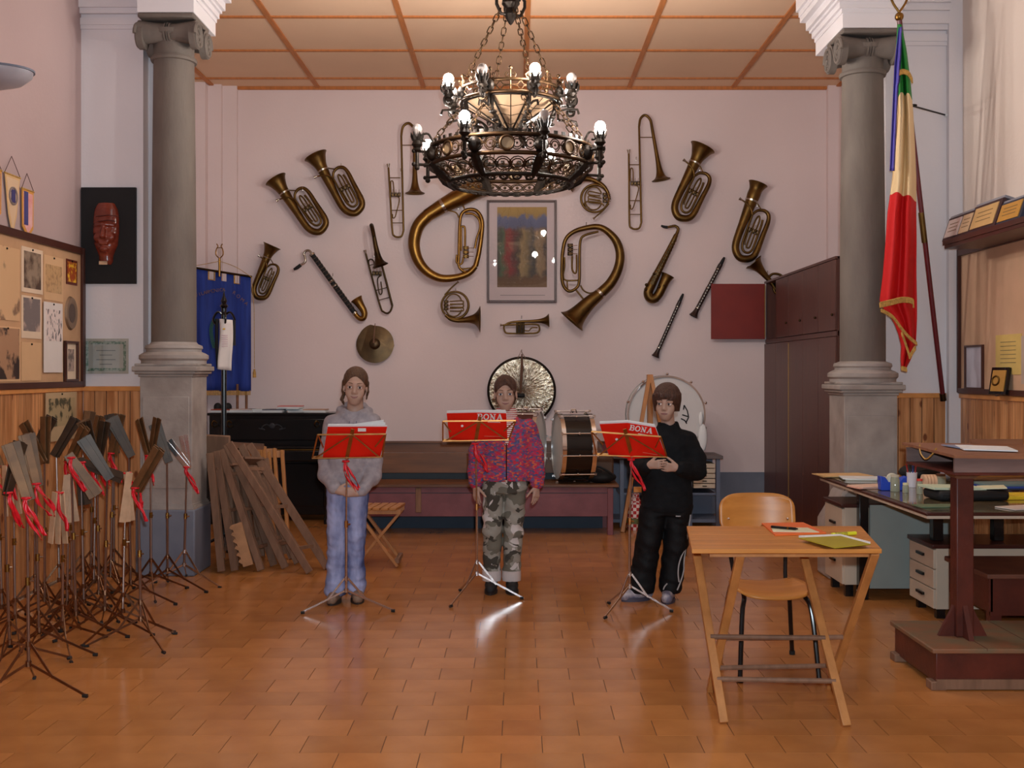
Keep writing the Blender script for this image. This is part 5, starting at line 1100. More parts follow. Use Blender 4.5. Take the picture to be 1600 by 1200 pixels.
Mgw = mat('grey_brown_wood', (104, 82, 76), .6, c2=(84, 64, 60), scale=5, stretch=(1, 6, 6))
MB().bb(gx0 + .01, gx1, gy0, gy1, .975, .988).build('shelf_floor', M_maroon, t)
MB().bb(gx0 + .01, gx1, gy0, gy0 + .014, .985, 1.055).build('shelf_front', Mgw, t); MB().bb(gx0 + .01, gx1, gy1 - .014, gy1, .985, 1.06).build('shelf_back', Mgw, t); MB().bb(gx1 - .014, gx1, gy0, gy1, .985, 1.055).build('shelf_end', Mgw, t)
MB().add([(gx0, gy0 - .02, 1.055), (gx1 + .02, gy0 - .02, 1.045), (gx1 + .02, gy1 + .03, 1.06), (gx0, gy1 + .03, 1.07), (gx0, gy0 - .02, 1.068), (gx1 + .02, gy0 - .02, 1.058), (gx1 + .02, gy1 + .03, 1.073), (gx0, gy1 + .03, 1.083)], [(0, 3, 2, 1), (4, 5, 6, 7), (0, 1, 5, 4), (1, 2, 6, 5), (2, 3, 7, 6), (3, 0, 4, 7)]).build('reading_top', M_lect, t, smooth=0)
MB().bb(gx0 + .35, gx1, gy1 + .01, gy1 + .03, 1.07, 1.10).build('ledge', M_lect, t)
t = thing('loose_sheets', 'white sheets lying on top of the lectern', 'papers', (2.3, 5.3, 1.07)); 
MB().box((2.26, 5.34, 1.079), (.24, .22, .006), (.025, .018, -.2)).build('sheet', M_paper, t); MB().box((2.20, 5.44, 1.080), (.16, .16, .004), (.025, .018, .15)).build('sheet', mat('blue_grey_sheet', (120, 126, 150), .6), t)
t = thing('string_loop', 'yellow string loop hanging from the lectern edge', 'string', (2.01, 5.35, 1.06)); MB().tube(spline([(2.0, 5.5, 1.085), (1.975, 5.42, 1.05), (1.978, 5.36, 1.025), (1.985, 5.30, 1.05), (2.0, 5.28, 1.083)], 5), .004, 5).build('string', M_gold, t)
# maroon bench at the right edge
t = thing('low_bench', 'worn maroon wooden bench at the right edge behind the lectern', 'bench', (2.8, 5.95, 0))
MB().bb(2.43, 3.2, 5.72, 6.30, .375, .40).build('top', mat('worn_maroon_top', (96, 58, 42), .6, c2=(74, 38, 28), scale=5), t, bevel=.005)
MB().bb(2.46, 3.2, 5.75, 5.77, .18, .375).build('apron', M_maroon, t); MB().bb(2.45, 2.47, 5.75, 6.28, .2, .375).build('apron', M_maroon, t)
for y in (5.76, 6.24): MB().bb(2.46, 2.52, y, y + .05, 0, .375).build('leg', M_maroon, t)
MB().bb(3.1, 3.16, 5.76, 5.81, 0, .375).build('leg', M_maroon, t)
# ------------------------------------------------------------------ clutter on the desk
def on_desk(px, py, z=DZ): d = (H - z) * F / (py - CY); return Vector(((px - CX) / F * d, d, z))
Md = lambda n, c, r=.5: mat(n, c, r, var=.05)
def stack(label, px, py, w, dpt, cols, rz, cat='papers', th=.006, name='paper_stack'):
    p = on_desk(px, py); t = thing(name, label, cat, p)
    for i, c in enumerate(cols): MB().box((p.x + random.uniform(-.01, .01), p.y + random.uniform(-.01, .01), DZ + .0015 + th * (i + .5)), (w, dpt, th * .9), (0, 0, rz + random.uniform(-.1, .1))).build('sheet', Md('sheet_%d_%d_%d' % c, c, .6), t)
stack('tan folder at the far left corner of the desk beside the column', 1316, 744, .34, .22, [(176, 140, 96), (196, 160, 110)], .1, 'folder', .005, 'folder')
stack('white papers behind the tan folder on the desk', 1352, 749, .3, .2, [(206, 196, 186), (214, 204, 196)], -.2)
stack('pink printed cards fanned out at the left edge of the desk', 1360, 762, .22, .16, [(196, 150, 132), (206, 164, 146)], .3, 'cards')
stack('yellow envelope at the right of the desk behind the lectern post', 1572, 778, .30, .2, [(214, 160, 32), (220, 168, 40), (220, 168, 40)], .05, 'envelope', .006, 'envelope')
stack('white loose sheets at the front right of the desk', 1592, 794, .2, .14, [(196, 180, 170)], .3)
stack('thin green sheet under the black bag on the desk', 1470, 792, .26, .12, [(96, 112, 84)], .0)
stack('tall heap of tan folders and books at the back right of the desk', 1550, 752, .42, .24, [(120, 90, 60), (196, 186, 180), (150, 120, 90), (188, 150, 96), (206, 196, 190), (186, 146, 80), (200, 156, 84)], .1, 'folders', .012, 'folder_heap')
stack('blue folder with dark edge beside the black bag on the desk', 1575, 764, .34, .2, [(40, 44, 60), (36, 60, 130), (90, 110, 110)], .05, 'folder', .012, 'folder')
p = on_desk(1394, 766); t = thing('tape_dispenser', 'blue plastic desk tape dispenser beside the glass jar', 'dispenser', p)
MB().prism([(-.075, 0), (.075, 0), (.08, .085), (.055, .075), (.03, .05), (-.03, .05), (-.05, .08), (-.08, .085)], .06, Matrix.Translation((p.x, p.y + .03, DZ + .001)) @ Matrix.Rotation(math.pi / 2, 4, 'X')).build('body', Md('blue_plastic', (34, 62, 160), .4), t, bevel=.004)
MB().lathe([(.014, -.012), (.032, -.012), (.032, .012), (.014, .012), (.014, -.012)], 20, Matrix.Translation((p.x, p.y, DZ + .07)) @ Matrix.Rotation(math.pi / 2, 4, 'X')).build('tape_roll', Md('tape', (214, 190, 170), .4), t)
M_glass = mat('jar_glass', (214, 206, 170), .08, var=.02, trans=.6)
def jar(label, px, py, r, h, c, lid):
    p = on_desk(px, py); t = thing('glass_jar', label, 'jar', p); T = Matrix.Translation((p.x, p.y, DZ + .001))
    MB().lathe([(0, 0), (r, 0), (r * 1.02, .01), (r, h * .8), (r * .85, h * .9), (r * .85, h), (r * .75, h), (r * .75, h * .88), (r * .9, h * .78), (r * .9, .006), (0, .006)], 20, T).build('body', M_glass, t)
    MB().lathe([(0, .008), (r * .86, .008), (r * .86, h * .55), (0, h * .55)], 18, T).build('contents', Md('jar_fill_%d_%d_%d' % c, c), t)
    MB().lathe([(0, h), (r * .9, h), (r * .9, h + .012), (0, h + .012)], 18, T).build('lid', Md('jar_lid_%d_%d_%d' % lid, lid), t)
jar('greenish glass jar with pale lid in front of the blue dispenser', 1398.5, 768, .027, .085, (150, 146, 90), (172, 160, 140))
jar('small yellow ink bottle with a white cap on the desk', 1415, 770, .018, .045, (210, 176, 30), (206, 190, 150))
jar('clear bottle with a red cap band in front of the tape rolls', 1437, 772, .018, .075, (200, 160, 150), (190, 60, 50))
jar('amber glass ashtray pot behind the tape rolls', 1470, 756, .032, .05, (110, 60, 34), (90, 56, 40))
p = on_desk(1452, 766); t = thing('tape_rolls', 'stack of tan tape rolls lying on edge in the middle of the desk', 'tape', p)
for i in range(4): MB().lathe([(.022, -.008), (.045, -.008), (.045, .008), (.022, .008), (.022, -.008)], 24, Matrix.Translation((p.x - .02 + i * .019, p.y + .03, DZ + .047)) @ Matrix.Rotation(math.pi / 2, 4, 'Y')).build('roll', Md('tan_tape', (196, 158, 126), .4), t)
p = on_desk(1434, 764); t = thing('pen_cup', 'white cup of pens standing behind the tape rolls', 'cup', p)
MB().lathe([(0, 0), (.028, 0), (.032, .09), (.028, .09), (.025, .006), (0, .006)], 18, Matrix.Translation((p.x, p.y + .1, DZ + .001))).build('cup', Md('cup_white', (190, 182, 186), .4), t)
for k, c in enumerate(((150, 30, 30), (30, 30, 40), (40, 60, 130), (150, 40, 50))): MB().tube([(p.x - .01 + k * .007, p.y + .1, DZ + .01), (p.x - .03 + k * .02, p.y + .11, DZ + .14)], .004, 6).build('pen', Md('pen_%d_%d_%d' % c, c), t)
p = on_desk(1412, 752); t = thing('dark_case', 'black rounded instrument case lying at the back of the desk', 'case', p)
b = MB(); b.sphere((p.x + .12, p.y + .05, DZ + .056), (.13, .12, .055), 20, 10); b.build('shell', M_blackm, t, smooth=70); MB().tube([(p.x + .03, p.y - .04, DZ + .06), (p.x + .12, p.y - .06, DZ + .08), (p.x + .2, p.y - .04, DZ + .06)], .007, 6).build('handle', M_rubber, t)
p = on_desk(1510, 782); t = thing('black_portfolio', 'flat black zipped portfolio bag with papers on it at the desk front', 'bag', p)
MB().box((p.x + .02, p.y + .06, DZ + .03), (.40, .22, .055), (0, 0, .06)).build('body', M_blackm, t, bevel=.02)
MB().box((p.x - .05, p.y + .08, DZ + .065), (.30, .2, .012), (0, .02, .1)).build('pale_green_sheet', Md('pale_green', (176, 186, 160), .6), t)
MB().box((p.x + .16, p.y + .05, DZ + .068), (.14, .16, .006), (0, -.06, -.3)).build('cream_sheet', Md('cream_sheet', (206, 192, 160), .6), t)
p = on_desk(1480, 752); t = thing('blue_cloth', 'crumpled pale blue cloth behind the pen cup on the desk', 'cloth', p)
b = MB()
for k in range(7): b.sphere((p.x + .03 + random.uniform(-.1, .1), p.y + .06 + random.uniform(-.05, .05), DZ + .032), (random.uniform(.04, .07), .04, .03), 12, 8)
b.build('fold', Md('pale_blue_cloth', (140, 150, 170), .8), t, smooth=70)
# ------------------------------------------------------------------ right wall: board, shelf, plaques
def RW(px, py, off=0.0): d = (XR - off) / ((px - CX) / F); return Vector((XR - off, d, H - (py - CY) / F * d))
t = thing('display_board', 'large beige framed display board on the right wall above the pine panelling', 'board', (XR - .02, 7.3, 1.33))
yb1 = RW(1506, 500).y; zb0, zb1 = 1.315, 2.285
MB().bb(XR - .02, XR - .002, 4.6, yb1, zb0, zb1).build('panel', M_cork2, t)
MB().bb(XR - .045, XR - .002, yb1, yb1 + .055, zb0 - .02, zb1 + .05).build('frame_side', M_frame, t, bevel=.003); MB().bb(XR - .045, XR - .002, 4.6, yb1, zb1, zb1 + .05).build('frame_rail', M_frame, t); MB().bb(XR - .045, XR - .002, 4.6, yb1, zb0 - .025, zb0 + .012).build('frame_rail', M_frame, t)
def wallpic(label, px0, px1, pyt, pyb, paper, framed=True, name='framed_certificate', cat='picture', lines=0, off=.02):
    a, b_ = RW(px0, pyt, off), RW(px1, pyb, off); y0, y1 = min(a.y, b_.y), max(a.y, b_.y); zt, zb = RW(px0, pyt, off).z, RW(px0, pyb, off).z; X = XR - off
    t = thing(name, label, cat, (X, (y0 + y1) / 2, zb)); f = .014 if framed else 0
    MB().bb(X - .006, X, y0 + f, y1 - f, zb + f, zt - f).build('sheet', paper, t)
    if framed:
        for q in ((y0, y0 + f, zb, zt), (y1 - f, y1, zb, zt), (y0 + f, y1 - f, zt - f, zt), (y0 + f, y1 - f, zb, zb + f)): MB().bb(X - .018, X, *q).build('frame_bar', M_frame, t)
    for k in range(lines): MB().bb(X - .0075, X - .006, y0 + (y1 - y0) * .2, y1 - (y1 - y0) * .2, zt - (zt - zb) * (.18 + .62 * k / max(1, lines)) - .004, zt - (zt - zb) * (.18 + .62 * k / max(1, lines))).build('text_line', mat('faded_ink', (120, 96, 70), .7), t)
    return t
wallpic('narrow brown-framed photograph leaning on the right display board', 1510, 1538, 540, 608, mat('pale_blue_print', (176, 170, 180), .6))
x_ = RW(1524, 578, .04); t['note'] = 0
wallpic('yellowed handwritten certificate pinned to the right display board', 1557, 1597, 524, 585, mat('yellow_paper', (196, 166, 96), .7), False, 'pinned_certificate', 'certificate', 6)
wallpic('grey pinned sheet cut off by the right edge of the photo', 1597, 1640, 525, 600, mat('grey_sheet', (168, 146, 132), .7), False, 'pinned_sheet', 'paper', 0)
t = thing('plaque', 'small gold award plaque in an open dark blue case on the panelling ledge', 'plaque', (XR - .09, 7.25, 1.295))
ya, yb_ = RW(1546, 600, .09).y, RW(1572, 600, .09).y
M_ = Matrix.Translation((XR - .075, (ya + yb_) / 2, 1.385)) @ Euler((0, .18, .35)).to_matrix().to_4x4()
MB().box((0, 0, 0), (.02, .15, .18)).build('case', M_black, t); t.children[-1].matrix_local = Matrix.Translation(-ORG[t.name]) @ M_; o = t.children[-1]; o.data.transform(Matrix.Translation(ORG[t.name]))
o2 = MB().box((-.013, 0, 0), (.006, .115, .14)); o2 = link('gold_plate', o2.mesh('gold_plate'), mat('gold_plate', (176, 132, 66), .35, .5), t); o2.matrix_local = Matrix.Translation(-ORG[t.name]) @ M_
o3 = link('medal', MB().torus((-.018, .02, .0), .03, .006, 16, 6, Matrix.Rotation(math.pi / 2, 4, 'Y')).mesh('medal'), M_brass, t); o3.matrix_local = Matrix.Translation(-ORG[t.name]) @ M_
o4 = link('case_lid', MB().box((.03, .02, .0), (.012, .15, .18), (0, 0, -.5)).mesh('case_lid'), mat('navy_case', (30, 38, 58), .5), t); o4.matrix_local = Matrix.Translation(-ORG[t.name]) @ M_
# shelf with award plaques
SZ = 2.335; sy1 = 7.62; sx = XR - .30
t = thing('wall_shelf', 'dark wooden wall shelf above the right display board', 'shelf', (XR - .15, 6.8, SZ))
MB().bb(sx, XR, 5.2, sy1, SZ - .045, SZ).build('board', M_frame, t, bevel=.003); MB().bb(sx - .008, sx, 5.2, sy1 + .01, SZ - .02, SZ + .012).build('lip', M_frame, t)
MB().bb(sx + .02, sx + .04, 5.2, sy1, SZ + .001, SZ + .006).build('blue_edge', mat('navy_cloth', (34, 42, 78), .6), t) if False else None
PL = [(1477, 1503, 368, 395, (196, 176, 170), 'small silver plaque in a dark case at the far end of the shelf'), (1500, 1520, 364, 392, (190, 160, 126), 'narrow tan plaque second from the far end of the shelf'), (1516, 1562, 346, 378, (194, 158, 104), 'large gold plaque with engraved lines in the middle of the shelf'), (1558, 1600, 346, 372, (186, 138, 62), 'golden plaque in a blue case at the near end of the shelf')]
for (pa, pb2, pt, pbm, c, lb) in PL:
    d0_, d1_ = (sx + .05) * F / (pa - CX), (sx + .05) * F / (pb2 - CX); yc, wy = (d0_ + d1_) / 2, abs(d0_ - d1_); hz = (pbm - pt) / F * yc * 1.4
    t = thing('award_plaque', lb, 'plaque', (sx + .07, yc, SZ)); R_ = Matrix.Translation((sx + .06, yc, SZ + hz / 2 + .012)) @ Matrix.Rotation(.32, 4, 'Y')
    def put(nm, mb, m): me = mb.mesh(nm); me.transform(R_); me.transform(Matrix.Translation(-ORG[t.name])); return link(nm, me, m, t)
    put('case', MB().box((0, 0, 0), (.02, wy * .96, hz)), mat('case_dark', (48, 22, 26), .5) if c[2] > 80 else mat('navy_case', (30, 38, 90), .5))
    put('plate', MB().box((-.012, 0, 0), (.006, wy * .78, hz * .78)), mat('plate_%d' % c[0], c, .4, .3))
    for k in range(3): put('engraved_line', MB().box((-.0158, 0, hz * (.18 - .16 * k)), (.001, wy * .5, .005)), mat('engraving', (120, 90, 56), .6))
    put('open_lid', MB().box((.06, 0, hz * .56), (.13, wy * .96, .016)), mat('case_grey', (120, 118, 126), .5))
# ------------------------------------------------------------------ flag
FD0, FD1 = 7.45, 8.02
top, bot = P(1405, 40, FD0), P(1474, 626, FD1)
t = thing('flag', 'tricolour flag with gold fringe hanging furled from a leaning dark red pole', 'flag', bot)
def flag_mat():
    m, nt, b, N, L = nodes('tricolour_cloth'); tc = N.new('ShaderNodeTexCoord'); sp = N.new('ShaderNodeSeparateXYZ'); L.new(tc.outputs['Object'], sp.inputs[0])
    ml = N.new('ShaderNodeMath'); ml.operation = 'MULTIPLY_ADD'; ml.inputs[1].default_value = .28; L.new(sp.outputs[0], ml.inputs[0]); L.new(sp.outputs[2], ml.inputs[2])
    mr = N.new('ShaderNodeMapRange'); mr.inputs[1].default_value = 0; mr.inputs[2].default_value = 3; L.new(ml.outputs[0], mr.inputs[0])
    r = N.new('ShaderNodeValToRGB'); r.color_ramp.interpolation = 'CONSTANT'; e = r.color_ramp.elements; e[0].position = 0; e[0].color = (*alb((172, 8, 12)), 1); z1 = (P(1405, 330, 7.8).z - bot.z - .075) / 3; z2 = (P(1410, 180, 7.7).z - bot.z - .07) / 3
    e[1].position = z1; e[1].color = (*alb((206, 170, 130)), 1); k = e.new(z2); k.color = (*alb((20, 104, 36)), 1); L.new(mr.outputs[0], r.inputs[0])
    L.new(r.outputs[0], b.inputs['Base Color']); b.inputs['Roughness'].default_value = .7; return m
MB().tube([bot, top + Vector((0, 0, .05))], .017, 10).build('pole', mat('dark_red_pole', (84, 14, 20), .4), t)
MB().tube([bot, bot + (top - bot) * .02], .022, 10).build('pole_end', M_dkbrass, t); MB().tube([bot + (top - bot) * .44, bot + (top - bot) * .52], .02, 10).build('brass_sleeve', M_brass, t)
MB().sphere(top + Vector((0, 0, .06)), .03, 12, 8).build('finial_ball', M_brass2, t)
b = MB()
for s_ in (-1, 1): b.tube(spline([top + Vector((0, 0, .09)), top + Vector((s_ * .05, 0, .17)), top + Vector((s_ * .055, 0, .26)), top + Vector((0, 0, .36))], 4), .008, 6)
b.tube([top + Vector((0, 0, .18)), top + Vector((0, 0, .28))], .005, 6); b.sphere(top + Vector((0, 0, .2)), .02, 8, 6); b.build('spear_finial', M_brass2, t)
# furled cloth: outline left/right per height, with deep vertical folds
OUT = [(38, 1402, 1408), (80, 1400, 1416), (130, 1402, 1422), (175, 1402, 1426), (230, 1398, 1429), (280, 1394, 1431), (330, 1387, 1431), (380, 1384, 1432), (430, 1380, 1432), (470, 1375, 1433), (480, 1379, 1433), (500, 1396, 1433), (520, 1404, 1432), (540, 1409, 1431), (560, 1408, 1424), (578, 1409, 1415)]
oy = [a[0] for a in OUT]; rows = []; nu = 26; ry = np.linspace(38, 578, 60)
for v in ry:
    l, r = np.interp(v, oy, [a[1] for a in OUT]), np.interp(v, oy, [a[2] for a in OUT]); dd = np.interp(v, [38, 578], [FD0 - .03, FD0 + .1])
    for i in range(nu + 1):
        u = i / nu; f = math.sin(u * 13 + v * .004) * .045 * min(1, (v - 30) / 120) + math.sin(u * 5.3 + 1 + v * .003) * .03
        rows.append(P(l + (r - l) * u, v, dd + f * (1 - .3 * (v > 480))))
b = MB().add(rows, [(j * (nu + 1) + i, j * (nu + 1) + i + 1, (j + 1) * (nu + 1) + i + 1, (j + 1) * (nu + 1) + i) for j in range(59) for i in range(nu)])
o = b.build('cloth', flag_mat(), t, smooth=80); o.modifiers.new('s', 'SOLIDIFY').thickness = .004
def fringe(pts, ln, name='fringe', dep=FD0 + .0):
    b = MB(); q = spline(pts, 8)
    for u, v in q: b.tube([P(u, v - 1, dep), P(u + .6, v + ln, dep - .005)], .0055, 5)
    b.tube([P(u, v - 1, dep) for u, v in q], .006, 6); b.build(name, M_gold, t)
fringe([(1375, 474), (1392, 470), (1410, 466), (1425, 468), (1427, 474)], 7); fringe([(1377, 484), (1394, 494), (1408, 512), (1420, 526), (1432, 536)], 4); fringe([(1409, 520), (1416, 540), (1421, 556)], 4); fringe([(1409, 574), (1416, 576)], 5); fringe([(1421, 556), (1430, 542)], 5)
fringe([(1404, 112), (1412, 110), (1420, 114), (1425, 124)], 6, dep=FD0 - .06)
rb = MB(); rr = []
for j in range(30):
    v = 42 + j / 29 * 225
    for i in range(6): u = i / 5; rr.append(P(1404 - 4 * min(1, (v - 42) / 60) - 10 * (v - 42) / 225 + u * (5 + 4 * min(1, (v - 42) / 50)) * (1 if v < 130 else .8), v, FD0 - .05 + .02 * math.sin(u * 6)))
rb.add(rr, [(j * 6 + i, j * 6 + i + 1, (j + 1) * 6 + i + 1, (j + 1) * 6 + i) for j in range(29) for i in range(5)]); o = rb.build('blue_ribbon', mat('violet_blue_ribbon', (72, 66, 148), .5, c2=(48, 40, 110), scale=8, stretch=(8, 8, .5)), t, smooth=80); o.modifiers.new('s', 'SOLIDIFY').thickness = .004
t = thing('wall_bracket', 'thin metal rod bracket holding the flag pole to the right pier', 'bracket', P(1478, 180, YP - .02)); MB().tube([P(1428, 166, 7.62), P(1478, 180, YP)], .006, 6).build('rod', M_iron, t); MB().sphere(P(1478, 180, YP - .012), .014, 8, 6).build('wall_plate', M_paper, t); MB().torus(P(1426, 165, 7.62), .026, .005, 14, 6).build('ring', M_iron, t)
# ------------------------------------------------------------------ left wall and pier
def LW(px, py, off=0.0): d = (XL + off) / ((px - CX) / F); return Vector((XL + off, d, H - (py - CY) / F * d))
t = thing('pin_board', 'large framed pin board of papers on the left wall above the pine panelling', 'board', (XL, 7.0, 1.36))
y1 = YP - .012; zb0, zb1 = 1.365, 2.30
MB().bb(XL, XL + .02, 4.6, y1 - .04, zb0, zb1).build('panel', M_cork, t)
MB().bb(XL, XL + .04, y1 - .05, y1, zb0 - .03, zb1 + .045).build('frame_side', M_frame, t, bevel=.003); MB().bb(XL, XL + .04, 4.6, y1 - .05, zb1 - .005, zb1 + .045).build('frame_rail', M_frame, t, bevel=.003); MB().bb(XL, XL + .04, 4.6, y1 - .05, zb0 - .03, zb0 + .012).build('frame_rail', M_frame, t, bevel=.003)
def sketch(name, paper, ink, scale, thr, soft=.06, stretch=(1, 1, 1)):
    if name in MATS: return MATS[name]
    m, nt, b, N, L = nodes(name); tc = N.new('ShaderNodeTexCoord'); mp = N.new('ShaderNodeMapping'); mp.inputs['Scale'].default_value = stretch; L.new(tc.outputs['Object'], mp.inputs[0])
    nz = N.new('ShaderNodeTexNoise'); nz.inputs['Scale'].default_value = scale; nz.inputs['Detail'].default_value = 6; L.new(mp.outputs[0], nz.inputs['Vector'])
    r = N.new('ShaderNodeMapRange'); r.inputs[1].default_value = thr - soft; r.inputs[2].default_value = thr + soft; L.new(nz.outputs[0], r.inputs[0])
    mx = N.new('ShaderNodeMix'); mx.data_type = 'RGBA'; L.new(r.outputs[0], mx.inputs[0]); mx.inputs[6].default_value = (*alb(paper), 1); mx.inputs[7].default_value = (*alb(ink), 1); L.new(mx.outputs[2], b.inputs['Base Color']); b.inputs['Roughness'].default_value = .5; MATS[name] = m; return m
def pinned(label, px0, px1, py0, py1, paper, pic=None, frame=None, m=(.1, .1, .1, .1), name='pinned_paper', cat='paper', rnd=False, off=.021):
    """px/py: photo box at its left edge; m: margins of the inner picture (left, right, top, bottom)"""
    ya, yb = LW(px0, 0, off).y, LW(px1, 0, off).y; pm = (px0 + px1) / 2; zt, zb = LW(pm, py0, off).z, LW(pm, py1, off).z; X = XL + off
    t = thing(name, label, cat, (X, (ya + yb) / 2, zb)); w, h = yb - ya, zt - zb
    if rnd:
        R_ = Matrix.Translation((X, (ya + yb) / 2, (zt + zb) / 2)) @ Matrix.Rotation(math.pi / 2, 4, 'Y') @ Matrix.Scale(h / w, 4, (1, 0, 0))
        MB().lathe([(0, .012), (w * .30, .012), (w * .34, .016), (w * .46, .014), (w * .5, 0), (0, 0)], 32, R_).build('disc', paper, t); MB().lathe([(0, .0135), (w * .28, .0135), (w * .28, .011), (0, .011)], 24, R_).build('relief', pic, t); return
    MB().bb(X, X + .004, ya, yb, zb, zt).build('sheet', paper, t)
    if pic: MB().bb(X + .004, X + .0055, ya + w * m[0], yb - w * m[1], zb + h * m[3], zt - h * m[2]).build('image', pic, t)
    if frame:
        f = .016
        for q in ((ya, ya + f, zb, zt), (yb - f, yb, zb, zt), (ya + f, yb - f, zt - f, zt), (ya + f, yb - f, zb, zb + f)): MB().bb(X, X + .022, *q).build('frame_bar', frame, t)
    else: MB().sphere((X + .006, (ya + yb) / 2, zt - .012), .007, 8, 6).build('pin', M_iron, t)
tan = mat('tan_paper', (188, 150, 112), .7, var=.04); cream = mat('cream_paper', (204, 172, 148), .7, var=.03)
pinned('large tan pencil drawing at the left edge of the pin board', -12, 30, 385, 500, sketch('pencil_sketch', (186, 148, 110), (120, 90, 68), 7, .6, .04), name='pinned_drawing', cat='drawing')
pinned('sepia photo of a building with cream border, top row of the pin board', 33, 66, 388, 458, cream, sketch('photo_building', (132, 112, 94), (70, 52, 42), 11, .5, .1), m=(.1, .1, .09, .1), name='pinned_photo', cat='photo')
pinned('grey mountain photo with cream border, middle row of the pin board', 33, 64, 463, 529, cream, sketch('photo_mountain', (104, 92, 90), (166, 140, 126), 9, .56, .06), m=(.08, .08, .05, .17), name='pinned_photo', cat='photo')
pinned('tan letter with a printed heading, top row right of the pin board', 68, 98, 401, 470, tan, sketch('letter_block', (172, 136, 96), (150, 114, 80), 30, .55), m=(.08, .08, .2, .18), name='pinned_letter', cat='letter')
pinned('white poster with ink sketch of house windows on the pin board', 68, 97, 473, 582, mat('poster_white', (206, 184, 178), .5, var=.03), sketch('ink_houses', (200, 178, 172), (84, 74, 72), 20, .56, .03, (1, 2, 1)), frame=None, m=(.1, .06, .1, .45), name='pinned_poster', cat='poster', off=.03)
pinned('small bright coloured picture at the top right corner of the pin board', 103, 120, 406, 445, mat('dark_red_card', (90, 34, 24), .4), sketch('bright_icon', (140, 60, 24), (214, 150, 40), 26, .54, .05), m=(.1, .1, .1, .1), name='pinned_picture', cat='picture')
pinned('round bronze relief medallion on the right of the pin board', 101, 119, 463, 516, mat('medal_bronze', (120, 96, 76), .5, .4), mat('medal_relief', (84, 66, 56), .5, .4, scale=40), rnd=True, name='relief_medallion', cat='medallion')
pinned('dark-framed narrow picture at the bottom right corner of the pin board', 99, 119, 533, 596, cream, sketch('photo_small', (150, 128, 116), (90, 76, 70), 20, .5), frame=M_frame, m=(.3, .22, .2, .25), name='framed_picture', cat='picture', off=.022)
pinned('tan typed sheet in the bottom row of the pin board', 33, 63, 535, 595, tan, None, name='pinned_sheet', cat='paper')
pinned('collage of dark snapshots at the bottom left of the pin board', -10, 31, 510, 596, tan, sketch('snapshots', (150, 112, 84), (48, 34, 30), 6, .5, .03), m=(.03, .05, .03, .04), name='photo_collage', cat='photos')
pinned('pale poster of green garden pictures pinned on the left pine panelling', 71, 119, 613, 688, mat('poster_tan', (166, 140, 108), .6, var=.05), sketch('garden_pics', (150, 130, 98), (64, 62, 46), 13, .52, .04), m=(.08, .08, .12, .3), name='wall_poster', cat='poster', off=.032)
# pennants
def pennant(label, px0, px1, pyt, pyk, pyb, base, pic, blunt=.0, trim=None):
    ya, yb = LW(px0, 0, .012).y, LW(px1, 0, .012).y; pm = (px0 + px1) / 2; X = XL + .012; ym = (ya + yb) / 2
    z = lambda py: LW(pm, py, .012).z
    t = thing('pennant', label, 'pennant', (X, ym, z(pyb)))
    b0 = (yb - ya) / 2 * .94
    poly = [(-b0, z(pyt)), (b0, z(pyt)), (b0 * (.95 if blunt else .55), z(pyk)), (0, z(pyb)), (-b0 * (.95 if blunt else .55), z(pyk))]
    Mx = Matrix.Translation((X, ym, 0)) @ Matrix(((0, 0, 1, 0), (1, 0, 0, 0), (0, 1, 0, 0), (0, 0, 0, 1)))
    MB().prism(poly, .005, Mx).build('cloth', base, t, smooth=0)
    in_ = [(p * .8, z(pyt) - .02 + (q - z(pyt)) * .84) for p, q in poly]; MB().prism(in_, .0065, Mx).build('emblem_field', pic, t, smooth=0)
    MB().tube([(X + .004, ya, z(pyt)), (X + .004, yb, z(pyt))], .006, 6).build('rod', M_gold, t)
    MB().tube([(X + .004, ya, z(pyt)), (X - .002, ym, z(pyk if False else pyt - (26 if blunt else 30)),), (X + .004, yb, z(pyt))], .0022, 5).build('cord', M_frame, t)
    if not blunt:
        MB().torus((X + .009, ym, z(pyt) - .13), .052, .007, 24, 6, Matrix.Rotation(math.pi / 2, 4, 'Y')).build('ring_emblem', mat('emblem_grey', (120, 104, 100), .6), t); MB().box((X + .009, ym, z(pyt) - .13), (.006, .05, .08)).build('shield', mat('emblem_blue', (56, 50, 96), .6), t)
    else: MB().box((X + .008, ym - b0 * .42, (z(pyt) + z(pyk)) / 2), (.006, b0 * .62, z(pyt) - z(pyk) - .03)).build('blue_stripe', mat('pennant_blue', (62, 60, 112), .6), t)
pennant('long pointed cream pennant with a ring emblem and blue tip on the left wall', 6, 31, 274, 335, 368, mat('pennant_cream', (196, 158, 112), .7), sketch('pennant_face', (190, 160, 130), (72, 58, 92), 5, .57, .02))
pennant('shorter blue and white pennant with gold hem on the left wall', 33, 52, 297, 356, 372, mat('pennant_gold', (190, 132, 62), .7), mat('pennant_white', (196, 158, 156), .7, c2=(186, 110, 104), scale=14), .9)
pennant('violet pennant cut off at the left edge of the photo', -24, 2, 262, 330, 348, mat('pennant_gold', (190, 132, 62), .7), mat('pennant_violet', (92, 66, 128), .7), .9)
